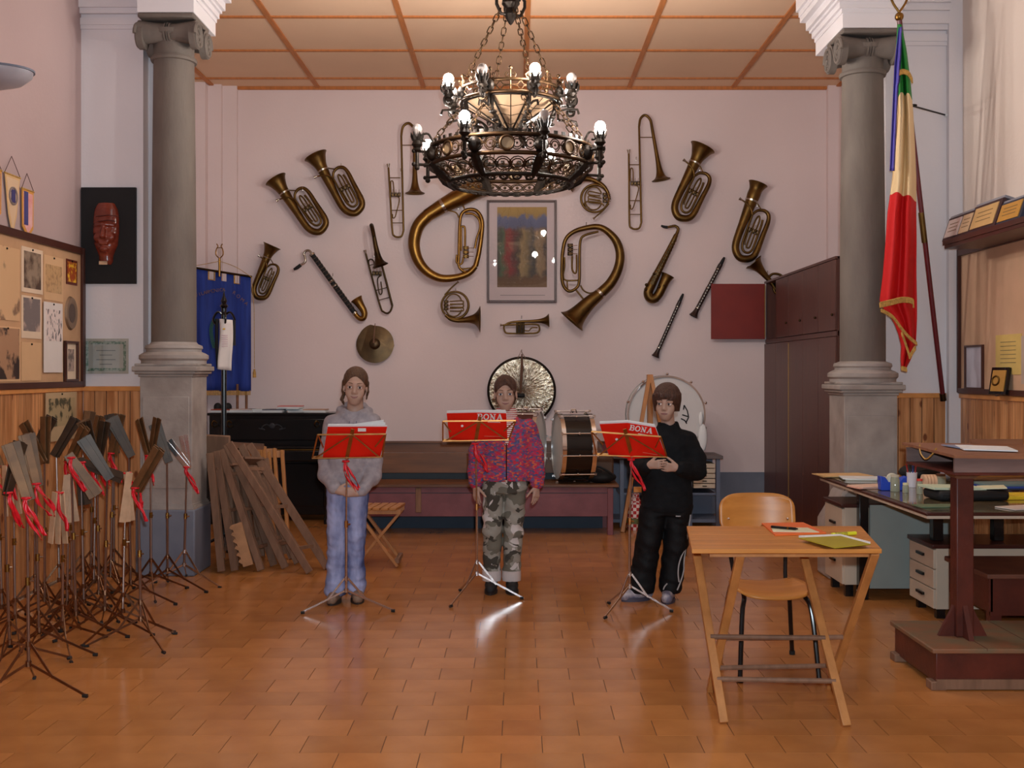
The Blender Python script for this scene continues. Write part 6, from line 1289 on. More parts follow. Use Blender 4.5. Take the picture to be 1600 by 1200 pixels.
# uplighter at the left edge
lx = XL; ly = 6.4; lz_ = H + 462 / F * 6.4
t = thing('wall_uplighter', 'grey bowl-shaped wall lamp at the upper left edge', 'lamp', (XL, ly, lz_ - .08))
R_ = Matrix.Translation((XL + .10, ly, lz_ - .075)) @ Matrix.Scale(1.5, 4, (1, 0, 0))
MB().lathe([(0, 0), (.08, .005), (.15, .03), (.185, .07), (.19, .10), (.18, .10), (.17, .07), (.13, .035), (0, .015)], 32, R_).build('bowl', mat('lamp_grey', (138, 132, 138), .4, var=.04), t, smooth=60)
MB().box((XL + .03, ly, lz_ - .02), (.06, .12, .1)).build('wall_mount', MATS['lamp_grey'], t, bevel=.01)
MB().lathe([(.178, .097), (.196, .097), (.196, .108), (.178, .108), (.178, .097)], 32, R_).build('rim', M_dado, t)
# carved mask on a black panel
PD = YP - .012
t = thing('carved_mask', 'reddish carved wooden face mask mounted on a black panel on the left pier', 'mask', P(170, 443, PD))
a, b_ = P(127.5, 293, PD), P(213, 443.5, PD)
MB().bb(a.x, b_.x, PD - .012, YP, b_.z, a.z).build('black_panel', M_blackm, t, bevel=.002)
M_mask = mat('carved_red_wood', (112, 44, 28), .22, c2=(84, 30, 20), scale=9, stretch=(1, 1, 4), coat=.4)
# ------------------------------------------------------------------ signed-distance modelling for bodies and cloth
class SDF:
    def __init__(s, lo, hi, h):
        s.lo = np.array(lo, float); s.h = h; n = np.ceil((np.array(hi) - s.lo) / h).astype(int) + 2; s.D = np.full(n, .4, np.float32)
    def _w(s, lo, hi):
        i0 = np.clip(np.floor((np.array(lo) - s.lo) / s.h).astype(int), 0, s.D.shape); i1 = np.clip(np.ceil((np.array(hi) - s.lo) / s.h).astype(int) + 1, 0, s.D.shape)
        sl = tuple(slice(a, b) for a, b in zip(i0, i1))
        ax = [(s.lo[i] + s.h * np.arange(i0[i], i1[i])).astype(np.float32) for i in range(3)]
        return sl, ax[0][:, None, None], ax[1][None, :, None], ax[2][None, None, :]
    def _mix(s, sl, d, k, op):
        a = s.D[sl]
        if a.size == 0: return
        if op == 'u':
            h = np.clip(.5 + .5 * (a - d) / k, 0, 1); s.D[sl] = a * (1 - h) + d * h - k * h * (1 - h)
        else:
            h = np.clip(.5 - .5 * (a + d) / k, 0, 1); s.D[sl] = a * (1 - h) - d * h + k * h * (1 - h)
    def cap(s, a, b, ra, rb=None, k=.02, op='u', sq=None):
        rb = ra if rb is None else rb; a = np.array(a, float); b = np.array(b, float); m = max(ra, rb) + k + 3 * s.h
        sl, X, Y, Z = s._w(np.minimum(a, b) - m, np.maximum(a, b) + m); ab = b - a; L = max(1e-9, ab @ ab)
        t = np.clip(((X - a[0]) * ab[0] + (Y - a[1]) * ab[1] + (Z - a[2]) * ab[2]) / L, 0, 1)
        q = sq or 1.0
        d = np.sqrt((X - a[0] - t * ab[0]) ** 2 + ((Y - a[1] - t * ab[1]) * q) ** 2 + (Z - a[2] - t * ab[2]) ** 2) - (ra + (rb - ra) * t)
        s._mix(sl, d, k, op); return s
    def chain(s, pts, rs, k=.02):
        for i in range(len(pts) - 1): s.cap(pts[i], pts[i + 1], rs[i], rs[i + 1], k)
        return s
    def ell(s, c, r, R=None, k=.02, op='u'):
        c = np.array(c, float); r = np.array(r, float); m = max(r) + k + 3 * s.h
        sl, X, Y, Z = s._w(c - m, c + m); x, y, z = X - c[0], Y - c[1], Z - c[2]
        if R is not None:
            Ri = np.array(R.inverted() if hasattr(R, 'inverted') else R); x, y, z = (Ri[0][0] * x + Ri[0][1] * y + Ri[0][2] * z, Ri[1][0] * x + Ri[1][1] * y + Ri[1][2] * z, Ri[2][0] * x + Ri[2][1] * y + Ri[2][2] * z)
        k0 = np.sqrt((x / r[0]) ** 2 + (y / r[1]) ** 2 + (z / r[2]) ** 2); k1 = np.sqrt((x / r[0] ** 2) ** 2 + (y / r[1] ** 2) ** 2 + (z / r[2] ** 2) ** 2) + 1e-9
        s._mix(sl, k0 * (k0 - 1) / k1, k, op); return s
    def loft(s, secs, k=.02, op='u', p=2.0):
        """secs: (z, cx, cy, rx, ry) from low to high"""
        A = np.array(secs, float); m = A[:, 3:].max() + k + 3 * s.h
        sl, X, Y, Z = s._w((A[:, 1].min() - m, A[:, 2].min() - m, A[0, 0] - k - 3 * s.h), (A[:, 1].max() + m, A[:, 2].max() + m, A[-1, 0] + k + 3 * s.h))
        z = Z.ravel(); f = lambda i: np.interp(z, A[:, 0], A[:, i]).astype(np.float32)[None, None, :]
        cx, cy, rx, ry = f(1), f(2), f(3), f(4)
        q = (np.abs((X - cx) / rx) ** p + np.abs((Y - cy) / ry) ** p) ** (1 / p)
        d = (q - 1) * np.minimum(rx, ry); d = np.maximum(d, np.maximum(A[0, 0] - Z, Z - A[-1, 0])); s._mix(sl, d, k, op); return s
    def wrinkle(s, amp, fr, seed=0, zr=None):
        r = np.random.default_rng(seed); n = s.D.shape; band = np.abs(s.D) < .05; i = np.argwhere(band); p = s.lo + i * s.h; v = 0
        for _ in range(7):
            d = r.normal(size=3) * np.array([1, 1, 1.3]); d /= np.linalg.norm(d); v = v + np.sin(p @ d * fr * r.uniform(.6, 1.6) + r.uniform(0, 6) + 1.4 * np.sin(p @ r.normal(size=3) * fr * .35)) 
        v = v / 7 * amp
        if zr is not None: v = v * np.interp(p[:, 2], [z for z, _ in zr], [w for _, w in zr])
        s.D[band] += v.astype(np.float32); return s
    def mesh(s, name, iters=2):
        D = s.D; V = D < 0
        c = [(a, b, e) for a in (0, 1) for b in (0, 1) for e in (0, 1)]; n = np.array(D.shape) - 1
        sub = lambda A, o: A[o[0]:o[0] + n[0], o[1]:o[1] + n[1], o[2]:o[2] + n[2]]
        cnt = sum(sub(V, o).astype(np.int8) for o in c); act = (cnt > 0) & (cnt < 8); ids = np.argwhere(act); idx = np.full(n, -1, np.int64); idx[act] = np.arange(len(ids))
        val = {o: D[ids[:, 0] + o[0], ids[:, 1] + o[1], ids[:, 2] + o[2]] for o in c}
        acc = np.zeros((len(ids), 3)); w = np.zeros(len(ids))
        for i, o in enumerate(c):
            for ax in range(3):
                if o[ax]: continue
                q = list(o); q[ax] = 1; q = tuple(q); a, b = val[o], val[q]; x = (a < 0) != (b < 0)
                t = np.where(x, a / np.where(x, a - b, 1), 0); pos = np.tile(np.array(o, float), (len(ids), 1)); pos[:, ax] += t; acc[x] += pos[x]; w[x] += 1
        P_ = s.lo + (ids + acc / np.maximum(w, 1)[:, None]) * s.h; Q = []
        for ax in range(3):
            u, v = (ax + 1) % 3, (ax + 2) % 3
            sh = [slice(None)] * 3; s1 = list(sh); s0 = list(sh); s0[ax] = slice(0, -1); s1[ax] = slice(1, None)
            ch_ = V[tuple(s0)] != V[tuple(s1)]; e = np.argwhere(ch_); ok = (e[:, u] > 0) & (e[:, v] > 0) & (e[:, u] < n[u]) & (e[:, v] < n[v]); e = e[ok]
            def cell(du, dv): f = e.copy(); f[:, u] -= du; f[:, v] -= dv; return idx[f[:, 0], f[:, 1], f[:, 2]]
            q = np.stack([cell(0, 0), cell(1, 0), cell(1, 1), cell(0, 1)], 1); ins = V[e[:, 0], e[:, 1], e[:, 2]]; q[~ins] = q[~ins][:, ::-1]; Q.append(q)
        Q = np.concatenate(Q); Q = Q[(Q >= 0).all(1)]
        for _ in range(iters):
            S_ = np.zeros_like(P_); C_ = np.zeros(len(P_))
            for a in range(4):
                for b in (1, 3): np.add.at(S_, Q[:, a], P_[Q[:, (a + b) % 4]]); np.add.at(C_, Q[:, a], 1)
            P_ = P_ * .5 + .5 * S_ / np.maximum(C_, 1)[:, None]
        me = bpy.data.meshes.new(name); me.vertices.add(len(P_)); me.vertices.foreach_set('co', P_.astype(np.float32).ravel()); me.loops.add(Q.size); me.loops.foreach_set('vertex_index', Q.astype(np.int32).ravel())
        me.polygons.add(len(Q)); me.polygons.foreach_set('loop_start', np.arange(0, Q.size, 4, dtype=np.int32)); me.polygons.foreach_set('loop_total', np.full(len(Q), 4, np.int32)); me.update(calc_edges=True); me.validate(); me.shade_smooth()
        return me
# the carved mask itself
s = SDF((-.12, -.1, -.27), (.12, .05, .27), .004)
s.loft([(-.235, 0, 0, .035, .03), (-.21, 0, 0, .05, .04), (-.17, 0, 0, .052, .045), (-.15, 0, 0, .06, .05), (-.09, 0, 0, .085, .055), (.0, 0, 0, .095, .058), (.10, 0, 0, .094, .056), (.17, 0, 0, .085, .05), (.215, 0, 0, .06, .04)], .02)
s.cap((0, -.055, .05), (0, -.075, -.03), .012, .02, .02)
for x in (-1, 1): s.ell((x * .04, -.068, .03), (.03, .02, .014), k=.015, op='s'); s.cap((x * .015, -.06, .055), (x * .07, -.042, .05), .008, .006, .012); s.ell((x * .045, -.05, -.04), (.03, .02, .03), k=.02)
s.cap((-.028, -.06, -.068), (.028, -.06, -.068), .009, None, .01); s.cap((-.024, -.062, -.085), (.024, -.062, -.085), .009, None, .01); s.ell((0, -.055, -.125), (.03, .02, .02), k=.02)
mk = link('face', s.mesh('face'), M_mask, bpy.data.objects['carved_mask']); mc = P(167, 364, PD) - ORG['carved_mask']; mk.location = (mc.x, mc.y - .01, mc.z - .0)
MB().bb(P(159, 0, PD).x, P(172, 0, PD).x, PD - .055, PD - .02, P(0, 414.5, PD).z, P(0, 409, PD).z).build('metal_tag', M_chrome, bpy.data.objects['carved_mask'])
for k in range(2): MB().tube([P(150 + 2 * k, 338 + 8 * k, PD - .07), P(168, 336 + 8 * k, PD - .078), P(184 - 2 * k, 338 + 8 * k, PD - .07)], .004, 5).build('carved_line', mat('dark_carving', (66, 22, 16), .4), bpy.data.objects['carved_mask'])
# certificate on the pier
t = thing('certificate', 'pale certificate with green ornamental border on the left pier', 'certificate', P(165, 583, YP)); a, b_ = P(131, 529, YP), P(201, 584, YP)
MB().bb(a.x, b_.x, YP - .006, YP, b_.z, a.z).build('sheet', mat('certificate_paper', (176, 168, 156), .4), t)
for q in ((.05, .95, .84, .92), (.05, .95, .08, .16), (.05, .11, .16, .84), (.89, .95, .16, .84)):
    MB().bb(a.x + (b_.x - a.x) * q[0], a.x + (b_.x - a.x) * q[1], YP - .008, YP - .006, b_.z + (a.z - b_.z) * q[2], b_.z + (a.z - b_.z) * q[3]).build('border', sketch('green_border', (150, 152, 136), (92, 112, 92), 60, .5), t)
for k in range(4): MB().box((a.x + (b_.x - a.x) * .5, YP - .007, b_.z + (a.z - b_.z) * (.66 - .13 * k)), (.09 if k % 2 else .14, .002, .006)).build('text_line', mat('grey_ink', (120, 116, 110), .7), t)
MB().bb(a.x, b_.x, YP - .014, YP - .012, b_.z, a.z).build('glass', M_pane, t)
# ------------------------------------------------------------------ people
def rotz(a): return Matrix.Rotation(a, 3, 'Z')
class Head:
    def __init__(s, c, yaw=0, pitch=0, roll=0, sc_=1.0): s.c = Vector(c); s.R = (Matrix.Rotation(yaw, 3, 'Z') @ Matrix.Rotation(pitch, 3, 'X') @ Matrix.Rotation(roll, 3, 'Y')); s.s = sc_
    def w(s, *v): return tuple(s.c + s.R @ (Vector(v) * s.s))
def add_head(B, hd):
    w, S_, R = hd.w, hd.s, hd.R; r3 = lambda *a: tuple(v * S_ for v in a)
    B.ell(w(0, .014, .034), r3(.070, .090, .084), R, .02); B.ell(w(0, -.028, -.025), r3(.056, .064, .080), R, .025)
    B.ell(w(0, -.054, -.088), r3(.028, .026, .020), R, .035)
    for x in (-1, 1):
        B.ell(w(x * .031, -.062, -.034), r3(.024, .020, .024), R, .025); B.cap(w(x * .012, -.086, .022), w(x * .044, -.072, .018), .009 * S_, .008 * S_, .02)
        B.ell(w(x * .031, -.098, .001), r3(.018, .016, .0115), R, .012, 's'); B.ell(w(x * .072, .014, -.008), r3(.010, .018, .030), R, .008); B.ell(w(x * .079, .012, -.004), r3(.006, .010, .016), R, .006, 's')
    B.cap(w(0, -.084, .012), w(0, -.104, -.026), .0075 * S_, .0105 * S_, .016); B.ell(w(.010, -.096, -.031), r3(.0085, .008, .007), R, .008); B.ell(w(-.010, -.096, -.031), r3(.0085, .008, .007), R, .008)
    B.ell(w(0, -.076, -.060), r3(.036, .018, .018), R, .022)
def face_parts(body, hd, brow, lip, iris, smile=.004, gaze=(0, 0), B=None):
    w, S_ = hd.w, hd.s; RM = hd.R.to_4x4()
    def front(x, z):
        """local y of the skin surface straight in front at (x, z)"""
        prev = None
        for y in np.arange(-.135, .0, .001):
            p = (np.array(w(x, y, z)) - B.lo) / B.h; i = np.floor(p).astype(int); f = p - i; v = 0
            for a in (0, 1):
                for b in (0, 1):
                    for c in (0, 1): v += B.D[i[0] + a, i[1] + b, i[2] + c] * (f[0] if a else 1 - f[0]) * (f[1] if b else 1 - f[1]) * (f[2] if c else 1 - f[2])
            if v < 0: return y - .001 * (-v) / max(1e-6, (prev or .001) - v)
            prev = v
        return -.09
    for x in (-1, 1):
        c = (x * .031, -.0795, .001); r = .0140 * S_
        e = MB().sphere(w(*c), r, 16, 10).build('eye', mat('eye_white', (196, 182, 178), .2, var=.01), body, smooth=80)
        MB().sphere(w(c[0] + gaze[0], c[1] - .0058, c[2] + gaze[1]), .0094 * S_, 14, 10).build('iris', iris, e, smooth=80)
        MB().sphere(w(c[0] + gaze[0] * 1.4, c[1] - .0120, c[2] + gaze[1] * 1.4), .0041 * S_, 10, 8).build('pupil', M_black, e, smooth=80)
        M_ = Matrix.Translation(w(*c)) @ RM; rl = r * 1.09
        MB().lathe([(rl * math.sin(t), rl * math.cos(t)) for t in np.linspace(.02, math.radians(65), 8)], 20, M_ @ Matrix.Rotation(math.radians(-4), 4, 'X')).build('upper_eyelid', M_skin, body, smooth=80)
        MB().lathe([(rl * math.sin(t), rl * math.cos(t)) for t in np.linspace(math.radians(113), math.pi - .02, 8)], 20, M_).build('lower_eyelid', M_skin, body, smooth=80)
        z_ = rl * math.cos(math.radians(65)); rr = rl * math.sin(math.radians(65)) * 1.03
        MB().tube([w(c[0] + rr / S_ * math.sin(t), c[1] - rr / S_ * math.cos(t), c[2] + z_ / S_ + .0008) for t in np.linspace(-1.15, 1.15, 9)], [.0007, .0011, .0014, .0015, .0015, .0015, .0014, .0011, .0007], 5).build('lashes', mat('lash_dark', (48, 34, 28), .7), body)
        MB().tube([w(x * a, front(x * a, b) + .0004, b) for a, b in ((.012, .0235), (.020, .0265), (.029, .0285), (.038, .0285), (.050, .024))], [.0014 * S_, .0026 * S_, .0028 * S_, .0024 * S_, .0008 * S_], 6).build('eyebrow', brow, body)
    n = 13; ts = np.linspace(-1, 1, n)
    def lips(nm, hw, zc, up, rmax, push, m):
        pts, rs = [], []
        for t in ts:
            z = zc + up * t * t; x = hw * t; pts.append(w(x, front(x, z) - push, z)); rs.append((.0007 + rmax * (1 - t * t) ** .6) * S_)
        MB().tube(pts, rs, 8).build(nm, m, body, smooth=80)
    lips('upper_lip', .0220, -.0572, smile, .0026, -.0006, lip); lips('lower_lip', .0195, -.0640, smile + .0045, .0036, -.0012, lip); lips('mouth_line', .0230, -.0604, smile + .0022, .0009, .0012, mat('mouth_dark', (96, 40, 40), .6))
def hand(B, wr, dr, side, nrm, S_=1.0, curl=.5, spread=.06):
    """palm from the wrist along dr; thumb on +side; fingers curl towards nrm"""
    wr, u, t, n = Vector(wr), Vector(dr).normalized(), Vector(side), Vector(nrm)
    t = (t - u * t.dot(u)).normalized(); n2 = u.cross(t); n = n2 if n2.dot(n) > 0 else -n2; L = .072 * S_
    B.cap(wr - u * .02, wr + u * .012, .021 * S_, .022 * S_, .012)
    for q in (-.021, -.007, .007, .021): B.cap(wr + u * .008 + t * q * .6 * S_, wr + u * L + t * q * S_, .0125 * S_, .0105 * S_, .010)
    ln = (.050, .062, .066, .058)
    for i, q in enumerate((-.0255, -.0085, .0085, .0255)):
        p = wr + u * (L + (-.006, .0, .002, -.003)[i]) + t * q * S_; d = (u + t * q * spread * 40 * .02).normalized(); r = (.0066, .0074, .0076, .0072)[i] * S_; a = curl * (.5 + .12 * (3 - i))
        for sg in range(3):
            ang = a * (sg + .6); dd = d * math.cos(ang) + n * math.sin(ang); e = p + dd * ln[i] * S_ * (.45, .31, .24)[sg]; B.cap(p, e, r, r * .92, .003); p = e; r *= .92
    p = wr + u * .018 * S_ + t * .022 * S_; d = (u * .75 + t * .65 + n * .25).normalized()
    for sg, l_ in enumerate((.032, .026, .020)): e = p + d * l_ * S_; B.cap(p, e, (.0115, .0088, .0078)[sg] * S_, (.009, .008, .0068)[sg] * S_, .008 if sg == 0 else .003); p = e; d = (d + u * .25 + n * .15).normalized()
def shoe(nm, body, toe, heel, hgt, m, sole_m, w=.042):
    s = SDF((min(toe[0], heel[0]) - .1, min(toe[1], heel[1]) - .1, -.02), (max(toe[0], heel[0]) + .1, max(toe[1], heel[1]) + .1, .16), .005)
    h, t_ = Vector((*heel, 0)), Vector((*toe, 0)); d = (t_ - h)
    s.cap(h + d * .12 + Vector((0, 0, .045)), h + d * .45 + Vector((0, 0, .046)), .034, .036, .02); s.cap(h + d * .45 + Vector((0, 0, .046)), h + d * .86 + Vector((0, 0, .034)), .038, w * .78, .02); s.cap(h + d * .14 + Vector((0, 0, .05)), h + d * .2 + Vector((0, 0, .05 + hgt)), .034, .033, .02)
    s.D[:, :, :max(0, int((.014 + .02) / .005))] = .3
    o = link(nm, s.mesh(nm), m, body)
    b = MB(); pr = d.cross(Vector((0, 0, 1))).normalized(); ring_ = []
    for k in range(24):
        a = 2 * math.pi * k / 24; f = .5 - .5 * math.cos(a) ; wd = w * (.80 + .22 * math.sin(math.pi * f)) * (1.0 if f > .4 else .92); ring_.append(h + d * (.04 + .94 * f) + pr * math.sin(a) * wd)
    n = 24; b.add([p + Vector((0, 0, .0)) for p in ring_] + [p + Vector((0, 0, .024)) for p in ring_], [tuple(range(n - 1, -1, -1)), tuple(range(n, 2 * n))] + [(i, (i + 1) % n, (i + 1) % n + n, i + n) for i in range(n)]); b.build('sole', sole_m, o)
    return o
def fabric(name, c, c2, scale=20, rough=.85, bump=.3, bscale=200, **kw): return mat(name, c, rough, c2=c2, scale=scale, bump=bump, bscale=bscale, spec=.2, **kw)
def hair_mat(name, c, c2):
    return mat(name, c, .42, c2=c2, scale=5, stretch=(30, 30, 2.5), bump=.8, bscale=7, contrast=.22, spec=.5, detail=6)
def person(label, loc, me, name='person'):
    o = link(name, me, M_skin); o.location = loc; return tag(o, label, 'person')
# ---- girl in the grey hooded sweatshirt
G1 = Vector(((546 - CX) / F * 6.95, 6.98, 0))
B = SDF((-.3, -.32, -.01), (.34, .2, 1.5), .0038)
hd = Head((.036, -.02, 1.352), .10, .05, .05, 1.0); add_head(B, hd)
B.chain([hd.w(0, .012, -.05), (.03, .01, 1.215), (.02, .01, 1.15)], [.046, .047, .06], .02)
B.chain([(.02, .01, 1.13), (.018, .0, 1.0), (.016, 0, .82)], [.065, .08, .09], .02)
B.chain([(-.11, .0, 1.12), (-.145, .0, .89), (-.068, -.15, .725)], [.028, .028, .022], .015); B.chain([(.138, .0, 1.12), (.15, -.02, .86), (.082, -.15, .705)], [.028, .028, .022], .015); B.cap((-.11, 0, 1.12), (.155, 0, 1.12), .03, None, .02)
hand(B, (-.058, -.158, .716), (.9, -.1, -.12), (0, .0, 1), (0, 1, -.2), .9, .55); hand(B, (.075, -.162, .70), (-.9, -.12, .06), (0, 0, 1), (0, 1, -.2), .9, .75)
for x0, x1, x2 in ((-.075, -.082, -.085), (.045, .035, .032)): B.chain([(x0, 0, .78), (x1, -.01, .42), (x2, .02, .07)], [.055, .042, .032], .02)
g1 = person('girl with tied-back brown hair in a grey hooded sweatshirt and faded jeans, hands clasped', G1, B.mesh('person'))
brow = mat('brown_brow', (92, 62, 44), .7); lip = mat('lip', (.44, .22, .19), .45, c2=(.40, .19, .17), raw=True); ir = mat('iris_brown', (42, 30, 26), .15)
face_parts(g1, hd, brow, lip, ir, .005, B=B)
H_ = SDF((-.12, -.16, 1.15), (.2, .16, 1.52), .004); w = hd.w
H_.ell(w(0, .018, .044), (.078, .096, .085), hd.R, .01); H_.ell(w(0, .05, -.02), (.066, .062, .07), hd.R, .02); H_.ell(w(0, .105, .02), (.035, .035, .04), hd.R, .02); H_.chain([w(0, .11, .01), w(.02, .11, -.08), w(.045, .07, -.13)], [.03, .026, .012], .015)
H_.ell(w(0, -.105, -.02), (.060, .085, .095), hd.R, .012, 's'); H_.ell(w(0, -.06, -.10), (.075, .09, .07), hd.R, .012, 's')
for x in (-1, 1): H_.chain([w(x * .074, .0, .03), w(x * .078, .012, -.03), w(x * .072, .02, -.075)], [.012, .008, .005], .008); H_.ell(w(x * .08, -.012, -.004), (.012, .012, .018), hd.R, .006, 's')
H_.chain([w(-.07, .03, -.05), w(-.082, .02, -.085), w(-.072, .0, -.10), w(-.065, .01, -.12)], [.012, .010, .007, .003], .008)
H_.wrinkle(.0022, 210, 3); link('hair', H_.mesh('hair', 1), hair_mat('hair_brown', (92, 62, 40), (52, 34, 22)), g1)
MB().sphere(w(0, .098, .03), (.02, .016, .02), 10, 8).build('hair_tie', M_blackm, g1)
T = SDF((-.32, -.26, .68), (.36, .2, 1.32), .005)
T.loft([(.742, -.018, .0, .128, .098), (.765, -.018, 0, .140, .112), (.84, -.014, 0, .142, .115), (.95, -.004, 0, .142, .110), (1.06, .010, 0, .152, .106), (1.13, .018, 0, .152, .094), (1.17, .028, .005, .13, .08), (1.205, .03, .01, .085, .068), (1.22, .03, .01, .068, .062)], .015, p=2.4)
T.chain([(-.108, .0, 1.125), (-.148, .0, .90), (-.138, -.04, .80), (-.074, -.145, .728)], [.058, .050, .050, .038], .025); T.chain([(.138, .0, 1.125), (.155, -.015, .90), (.148, -.055, .79), (.088, -.15, .708)], [.058, .050, .050, .038], .025)
T.chain([(-.065, .02, 1.205), (-.03, .085, 1.215), (.06, .09, 1.215), (.115, .03, 1.205)], [.022, .032, .032, .022], .02)
T.chain([(-.065, .02, 1.20), (-.03, -.06, 1.175), (.02, -.095, 1.13)], [.022, .018, .010], .012); T.chain([(.12, .02, 1.20), (.085, -.06, 1.175), (.04, -.095, 1.13)], [.022, .018, .010], .012)
T.wrinkle(.009, 34, 11); T.wrinkle(.004, 75, 12); T.cap((.032, .005, 1.185), (.036, -.035, 1.32), .050, .072, .012, 's')
gs = fabric('grey_sweatshirt', (146, 138, 142), (122, 116, 122), 30)
o = link('sweatshirt', T.mesh('sweatshirt'), gs, g1)
for x in (.012, .055): MB().tube(spline([(x, -.108, 1.14), (x - .002, -.118, 1.08), (x + .004, -.118, 1.02)], 4), .003, 6).build('drawstring', mat('drawstring_grey', (96, 96, 108), .8), o)
J = SDF((-.2, -.16, .02), (.25, .18, .86), .005)
J.loft([(.68, -.016, .0, .115, .095), (.74, -.016, 0, .128, .105), (.80, -.016, 0, .128, .105), (.84, -.016, 0, .12, .1)], .02)
J.chain([(-.074, .0, .74), (-.082, -.008, .42), (-.088, .012, .20), (-.090, .0, .075)], [.076, .062, .062, .074], .012); J.chain([(.046, .01, .74), (.038, .0, .42), (.034, .02, .20), (.034, .02, .085)], [.076, .060, .058, .066], .012)
J.wrinkle(.012, 60, 5, [(0, 1), (.3, .9), (.42, .3), (.6, .25), (.8, .3)]); J.wrinkle(.004, 110, 9)
J.D[:, :, :max(0, int((.045 - .02) / .005))] = .3
def denim():
    m, nt, b, N, L = nodes('faded_denim'); tc = N.new('ShaderNodeTexCoord'); mp = N.new('ShaderNodeMapping'); mp.inputs['Scale'].default_value = (5, 5, 1.6); L.new(tc.outputs['Object'], mp.inputs[0])
    nz = N.new('ShaderNodeTexNoise'); nz.inputs['Scale'].default_value = 3.2; nz.inputs['Detail'].default_value = 5; L.new(mp.outputs[0], nz.inputs['Vector'])
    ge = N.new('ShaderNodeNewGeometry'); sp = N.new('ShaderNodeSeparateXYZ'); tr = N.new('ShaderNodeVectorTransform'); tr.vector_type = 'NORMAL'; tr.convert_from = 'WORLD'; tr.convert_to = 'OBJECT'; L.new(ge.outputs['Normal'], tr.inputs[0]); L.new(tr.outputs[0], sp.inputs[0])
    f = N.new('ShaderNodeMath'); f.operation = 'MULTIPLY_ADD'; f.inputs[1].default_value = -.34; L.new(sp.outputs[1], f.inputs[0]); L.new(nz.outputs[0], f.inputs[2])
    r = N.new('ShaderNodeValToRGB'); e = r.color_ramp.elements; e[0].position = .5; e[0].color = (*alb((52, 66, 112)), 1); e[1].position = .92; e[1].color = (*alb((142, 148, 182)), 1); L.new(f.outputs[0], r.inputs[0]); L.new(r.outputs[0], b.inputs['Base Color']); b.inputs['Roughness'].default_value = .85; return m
link('jeans', J.mesh('jeans'), denim(), g1)
sm, ss = mat('beige_suede', (122, 100, 84), .7, c2=(98, 80, 66), scale=30), mat('dark_sole', (44, 34, 30), .7)
shoe('shoe', g1, (-.10, -.15), (-.083, .075), .03, sm, ss); shoe('shoe', g1, (.065, -.11), (.028, .10), .03, sm, ss)
# ---- girl in the patterned cardigan
G2 = Vector(((791 - CX) / F * 7.25, 7.27, 0))
B = SDF((-.28, -.2, -.01), (.28, .2, 1.45), .0038)
hd = Head((-.005, -.02, 1.302), .0, .03, -.02, .985); add_head(B, hd); w = hd.w
B.chain([w(0, .012, -.05), (-.003, .01, 1.15), (0, .01, 1.08)], [.042, .042, .045], .012); B.chain([(0, .01, 1.06), (0, 0, .95), (0, 0, .78)], [.06, .075, .085], .02); B.cap((-.13, 0, 1.07), (.13, 0, 1.07), .028, None, .015)
for x in (-1, 1):
    B.chain([(x * .140, 0, 1.07), (x * .188, .01, .88), (x * .198, -.02, .70)], [.028, .028, .021], .015); hand(B, (x * .198, -.022, .70), (x * -.05, -.12, -1), (x * -.75, -.65, 0), (x * -.6, .8, 0), .92, .42)
for a in ((-.075, -.085, -.096), (.05, .04, .03)): B.chain([(a[0], 0, .74), (a[1], -.01, .40), (a[2], .02, .07)], [.066, .043, .032], .03)
g2 = person('girl in a multicoloured knitted cardigan and grey camouflage trousers, arms at her sides', G2, B.mesh('person'))
face_parts(g2, hd, mat('dark_brow', (76, 52, 40), .7), lip, mat('iris_blue', (60, 74, 96), .15), .003, B=B)
H_ = SDF((-.14, -.16, 1.12), (.13, .18, 1.47), .004)
H_.ell(w(0, .016, .042), (.076, .096, .084), hd.R, .01); H_.ell(w(0, .045, -.02), (.070, .066, .075), hd.R, .02); H_.ell(w(0, .11, -.01), (.035, .03, .05), hd.R, .02)
H_.ell(w(0, -.108, -.025), (.061, .082, .092), hd.R, .010, 's'); H_.ell(w(0, -.06, -.11), (.08, .09, .07), hd.R, .012, 's')
for x in (-1, 1): H_.ell(w(x * .082, -.002, -.01), (.016, .02, .03), hd.R, .006, 's')
H_.chain([w(.0, -.062, .098), w(.03, -.082, .066), w(.056, -.068, .02), (w(.068, -.045, -.03))], [.010, .009, .008, .003], .008); H_.wrinkle(.002, 210, 4)
link('hair', H_.mesh('hair', 1), hair_mat('hair_dark_brown', (80, 50, 36), (46, 28, 20)), g2)
def stripes():
    m, nt, b, N, L = nodes('striped_jersey'); tc = N.new('ShaderNodeTexCoord'); wv = N.new('ShaderNodeTexWave'); wv.bands_direction = 'Z'; wv.inputs['Scale'].default_value = 24; wv.inputs['Distortion'].default_value = .4; L.new(tc.outputs['Object'], wv.inputs[0])
    r = N.new('ShaderNodeValToRGB'); r.color_ramp.interpolation = 'CONSTANT'; e = r.color_ramp.elements; e[0].color = (*alb((150, 44, 52)), 1); e[1].position = .5; e[1].color = (*alb((220, 196, 188)), 1); L.new(wv.outputs[0], r.inputs[0]); L.new(r.outputs[0], b.inputs['Base Color']); b.inputs['Roughness'].default_value = .9; return m
U = SDF((-.16, -.16, .95), (.16, .14, 1.26), .004); U.loft([(.97, 0, .0, .13, .098), (1.06, 0, 0, .135, .096), (1.10, 0, 0, .12, .085), (1.125, 0, .008, .095, .080), (1.15, 0, .008, .074, .070), (1.19, 0, .006, .066, .066), (1.21, 0, .004, .063, .064)], .012); 
link('striped_turtleneck', U.mesh('striped_turtleneck'), stripes(), g2)
T = SDF((-.3, -.2, .60), (.3, .2, 1.26), .005)
